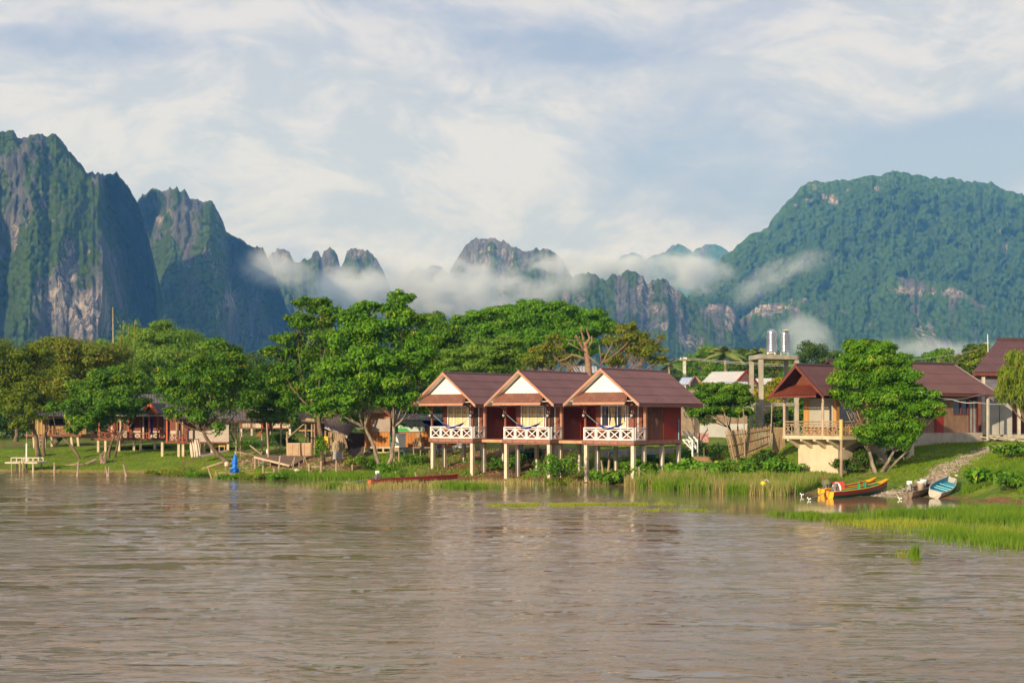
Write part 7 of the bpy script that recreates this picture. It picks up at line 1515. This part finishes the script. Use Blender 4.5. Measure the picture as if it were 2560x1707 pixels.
for px, Y, w, h, k, lf, n, l in big: S_(l, px, Y, w, h, LM[k], lf, n, droop=.5 if lf > .28 else .3, lw=.85 if lf > .28 else .55, name='plant' if lf > .28 else 'shrub', cat='plant' if lf > .28 else 'shrub')
GL = leafmat('grass_blade', (.080, .185, .012), (.20, .30, .02), (.42, .36, .12), .35)
GD = leafmat('dry_reed_blade', (.26, .22, .07), (.40, .34, .12), (.20, .27, .05), .3)
GY = leafmat('yellow_green_blade', (.20, .26, .02), (.34, .36, .04), (.40, .32, .08), .35)
GS = leafmat('short_lawn_blade', (.10, .195, .010), (.20, .28, .016), (.30, .24, .05), .3)
def area(n, px0, px1, f0, f1, cond=None):
    """random ground points: px range, Y between shore+f0 and shore+f1"""
    px = rng.uniform(px0, px1, n); Y = shoreY(px)+rng.uniform(0, 1, n)*(f1-f0)+f0; X = px_to_x(px, Y)
    k = np.ones(n, bool) if cond is None else cond(px, Y, X)
    px, Y, X = px[k], Y[k], X[k]; return px, X, Y, np.maximum(terr(X, Y), 0)
def nodirt(px, Y, X): return rng.uniform(0, 1, len(px)) > dirtmask(px, Y)*.93
BOATS = [((2050, 76.0), (2215, 81.0), 1.0), ((2030, 77.0), (2185, 84.0), .95), ((2265, 74), (2330, 80.5), 1.1), ((2325, 74.5), (2378, 81.5), 1.25), ((924, 91), (1142, 95.8), .8)]
def offboat(px, Y, X):
    k = np.ones(len(px), bool)
    for (a, b), (c, d), w in BOATS:
        x0, x1 = X_(a, b), X_(c, d); dx, dy = x1-x0, d-b; t = np.clip(((X-x0)*dx+(Y-b)*dy)/(dx*dx+dy*dy), -.15, 1.05); dd = np.hypot(X-x0-t*dx, Y-b-t*dy); k &= (dd > w)
        # the open water and mud just this side of each boat stays clear too
        k &= ~((X > min(x0, x1)-1.2) & (X < max(x0, x1)+.6) & (Y < b+.6+(X-x0)*.2) & (Y > b-4) & (w > .9))
    return k
def clumpy(px, Y, X, thr=.46, sc=1.1): return (fbm(X*sc, Y*sc, 3, 205)+rng.uniform(-.10, .10, len(px)) > thr)
px, X, Y, Z = area(38000, 1590, 2150, -1.2, 5, lambda a, b, c: clumpy(a, b, c, .44) & offboat(a, b, c))
grass('tall green riverside grass between the bungalows and the boats', X, Y, Z, .62, .045, GL, .4, 'riverside_grass')
px, X, Y, Z = area(10000, 1560, 2150, -1.2, 5, lambda a, b, c: offboat(a, b, c) & (fbm(c*.5, b*.5, 3, 95) > .45))
grass('dry buff stems standing among the riverside grass', X, Y, Z, .75, .035, leafmat('dry_reed_blade', (.26, .22, .07), (.40, .34, .12), (.20, .27, .05), .3), .3, 'dry_stems')
px, X, Y, Z = area(40000, 2340, 2760, -1.0, 9, lambda a, b, c: nodirt(a, b, c) & offboat(a, b, c) & clumpy(a, b, c, .42))
grass('lush green grass on the right bank below the path', X, Y, Z, .36, .05, GL, .45, 'bank_grass')
px, X, Y, Z = area(70000, 1480, 2700, 1.0, 26, lambda a, b, c: nodirt(a, b, c) & offboat(a, b, c))
grass('short grass over the right bank', X, Y, Z, .17, .05, GS, .5, 'bank_grass')
px, X, Y, Z = area(90000, -120, 980, -.2, 30, nodirt)
grass('mown lawn grass on the left bank', X, Y, Z, .10, .06, GS, .5, 'lawn_grass')
px, X, Y, Z = area(9000, 940, 1500, .4, 12, nodirt)
grass('weeds on the brown slope under the bungalows', X, Y, Z, .28, .06, GL, .5, 'slope_weeds')
px, X, Y, Z = area(9000, -120, 380, -.7, .9)
grass('muddy water-edge grass on the far left', X, Y, Z, .16, .05, GD, .5, 'edge_grass')
px, X, Y, Z = area(9000, 640, 1000, -.8, 2.2, offboat); grass('mixed weeds along the shore under the tallest tree', X, Y, Z, .42, .05, GL, .45, 'shore_weeds')
# the weedy point left of the umbrella
for k, (px, Y, w, h, l) in enumerate(((430, 104.0, 3.2, .75, 'rounded pale green water-edge bush at the grassy point'), (500, 101.6, 2.6, .6, 'low weedy bush right of the grassy point'), (395, 105.5, 1.6, .5, 'small yellow-green bush at the left end of the grassy point'), (585, 98.4, 2.2, .5, 'flowering weeds below the blue umbrella'), (630, 97.6, 2.0, .45, 'low weeds between the jetty frame and the low trestle'), (720, 97.3, 2.4, .4, 'low weeds below the collapsed deck'))):
    S_(l, px, Y, w, h, LM['bright'] if k % 2 else LM['yellow'], .11, 2000, nblob=7)
px, X, Y, Z = area(9000, 400, 660, -1.0, .8, lambda a, b, c: np.ones(len(a), bool)); grass('pale reeds along the weedy point', X, Y, Z, .35, .04, GY, .4, 'shore_reeds')
# reeds standing in the water
def pool(n, spots, thr=.47):
    Xs, Ys = [], []
    for (px, Y, rx, ry_, wgt) in spots:
        m_ = int(n*wgt); a = rng.normal(size=(m_, 2))*.5; Xs.append(X_(px, Y)+a[:, 0]*rx); Ys.append(Y+a[:, 1]*ry_)
    X = np.concatenate(Xs); Y = np.concatenate(Ys); k = fbm(X*1.3, Y*1.3, 3, 207)+rng.uniform(-.12, .12, len(X)) > thr; k &= offboat(X/Y*F+1280, Y, X)
    return X[k], Y[k]
X, Y = pool(6500, [(850, 86, 1.5, 1.2, .16), (920, 84, 1.7, 1.0, .14), (990, 86, 1.4, 1.5, .16), (1060, 88, 2.0, 1.5, .14), (1130, 87.5, 1.8, 1.2, .10), (1230, 90, 2.4, 1.5, .12), (1300, 91, 2.2, 1.0, .10), (1450, 89.5, 1.6, .8, .08)])
grass('pale dry reeds standing in the shallows before the leftmost bungalow', X, Y, np.full(len(X), -.03), .44, .03, GD, .45, 'reeds')
X, Y = pool(4000, [(1180, 84.5, 1.7, .9, .5), (1140, 86.5, 1.2, .8, .25), (850, 85.2, 1.0, .8, .25)]); grass('green reed tufts in the shallows', X, Y, np.full(len(X), -.03), .45, .04, GL, .4, 'reeds')
X, Y = pool(10000, [(1290, 68.5, 2.0, 1.0, .2), (1370, 68.6, 2.0, .9, .2), (1450, 68.8, 2.0, .9, .2), (1540, 69, 2.0, .9, .2), (1620, 69.2, 1.6, .8, .1), (1720, 64.6, 1.6, .5, .07), (1650, 64.8, .9, .4, .03)]); grass('yellow-green strip of water grass in front of the bungalows', X, Y, np.full(len(X), -.06), .20, .04, GY, .5, 'water_grass')
X, Y = pool(8000, [(2000, 61, 1.0, 1.1, .3), (2060, 60, 1.1, 1.0, .35), (2110, 59, .8, .8, .15), (1960, 61.5, .6, .7, .1)]); grass('bright green grass islet in the water below the boats', X, Y, np.full(len(X), -.06), .34, .03, GL, .45, 'marsh_grass')
X, Y = pool(20000, [(2250, 60.5, 1.6, 1.6, .08), (2330, 60.5, 1.8, 1.7, .14), (2420, 61.5, 2.0, 2.0, .18), (2500, 62.5, 2.2, 2.4, .2), (2580, 62.5, 2.5, 2.6, .2), (2450, 58.5, 2.0, 1.4, .08), (2560, 58, 2.2, 1.6, .1)]); grass('thick green marsh grass at the right edge of the river', X, Y, np.full(len(X), -.05), .46, .032, GL, .45, 'marsh_grass')
X, Y = pool(8500, [(2220, 57, 1.8, 2.0, .12), (2320, 55, 2.0, 2.2, .2), (2420, 53, 2.2, 2.4, .22), (2520, 51, 2.2, 2.6, .24), (2150, 56, 1.2, 1.2, .07), (2600, 50, 2.0, 3.0, .15)]); grass('sparse yellowing marsh grass thinning into the river', X, Y, np.full(len(X), -.05), .30, .03, GY, .5, 'marsh_grass')
X, Y = pool(7000, [(2380, 52, 2.0, 2.2, .2), (2460, 50, 2.0, 2.4, .25), (2540, 48, 2.0, 3, .3), (2600, 56, 2.5, 3, .25)], .44); grass('mixed tall and short marsh grass at the lower right edge', X, Y, np.full(len(X), -.05), .40, .03, GL, .5, 'marsh_grass')
X, Y = pool(170, [(2288, 42.5, .12, .12, 1)], 0); grass('single tall tuft standing alone in the river', X, Y, np.full(len(X), -.05), .55, .03, GL, .3, 'grass_tuft')
X, Y = pool(60, [(2258, 43.5, .35, .2, 1)], 0); grass('few thin blades left of the lone tuft', X, Y, np.full(len(X), -.05), .34, .022, GY, .4, 'grass_tuft')
# rubble on the mound
def debris(label, n, px0, px1, Y0, Y1, size, mat, name='rubble', flat=.5):
    px = rng.uniform(px0, px1, n); Y = rng.uniform(Y0, Y1, n); X = px_to_x(px, Y); Z = terr(X, Y); k = Z > .08; X, Y, Z = X[k], Y[k], Z[k]; n = len(X)
    s = size*rng.uniform(.4, 1.5, n); c = np.stack([X, Y, Z], -1); dirs = np.array([[1, 0, 0], [0, 1, 0], [-1, 0, 0], [0, -1, 0], [0, 0, 1], [0, 0, -1]], float)
    V = c[:, None, :]+dirs[None]*s[:, None, None]*rng.uniform(.6, 1.3, (n, 6, 1))*np.array([1, 1, flat]); i = (np.arange(n)*6)[:, None, None]
    Fc = (np.array([[0, 1, 4], [1, 2, 4], [2, 3, 4], [3, 0, 4], [1, 0, 5], [2, 1, 5], [3, 2, 5], [0, 3, 5]])[None]+i).reshape(-1, 3)
    o = npmesh(name, V.reshape(-1, 3), Fc, mat, {'tint': ('FACE', np.repeat(rng.uniform(0, 1, n), 8))}); tag(o, label=label, kind='stuff')
DB = pm('mixed_rubble', (.42, .30, .20), (.20, .13, .08), nscale=1.5, rough=.95)
debris('loose rubble and litter on the brown mound by the blue umbrella', 1600, 560, 860, 99, 110, .10, DB)
debris('loose stones on the brown slope under the leftmost bungalow', 700, 985, 1480, 98, 108, .08, DB)
def pathstones():
    n = 1800; k = rng.integers(0, len(PATH)-1, n); s = rng.uniform(0, 1, n); A = np.array([(X_(a, b), b) for a, b in PATH]); q = A[k]*(1-s[:, None])+A[k+1]*s[:, None]+rng.normal(size=(n, 2))*.5
    return q
q = pathstones(); Zs = terr(q[:, 0], q[:, 1]); n = len(q); s = .055*rng.uniform(.4, 1.6, n); dirs = np.array([[1, 0, 0], [0, 1, 0], [-1, 0, 0], [0, -1, 0], [0, 0, 1], [0, 0, -1]], float)
V = np.stack([q[:, 0], q[:, 1], Zs], -1)[:, None, :]+dirs[None]*s[:, None, None]*np.array([1, 1, .6]); Fc = (np.array([[0, 1, 4], [1, 2, 4], [2, 3, 4], [3, 0, 4], [1, 0, 5], [2, 1, 5], [3, 2, 5], [0, 3, 5]])[None]+(np.arange(n)*6)[:, None, None]).reshape(-1, 3)
tag(npmesh('pebbles', V.reshape(-1, 3), Fc, pm('pale_pebbles', (.52, .43, .33), (.30, .24, .18), nscale=.9)), label='loose pale pebbles on the path down to the boats', kind='stuff')
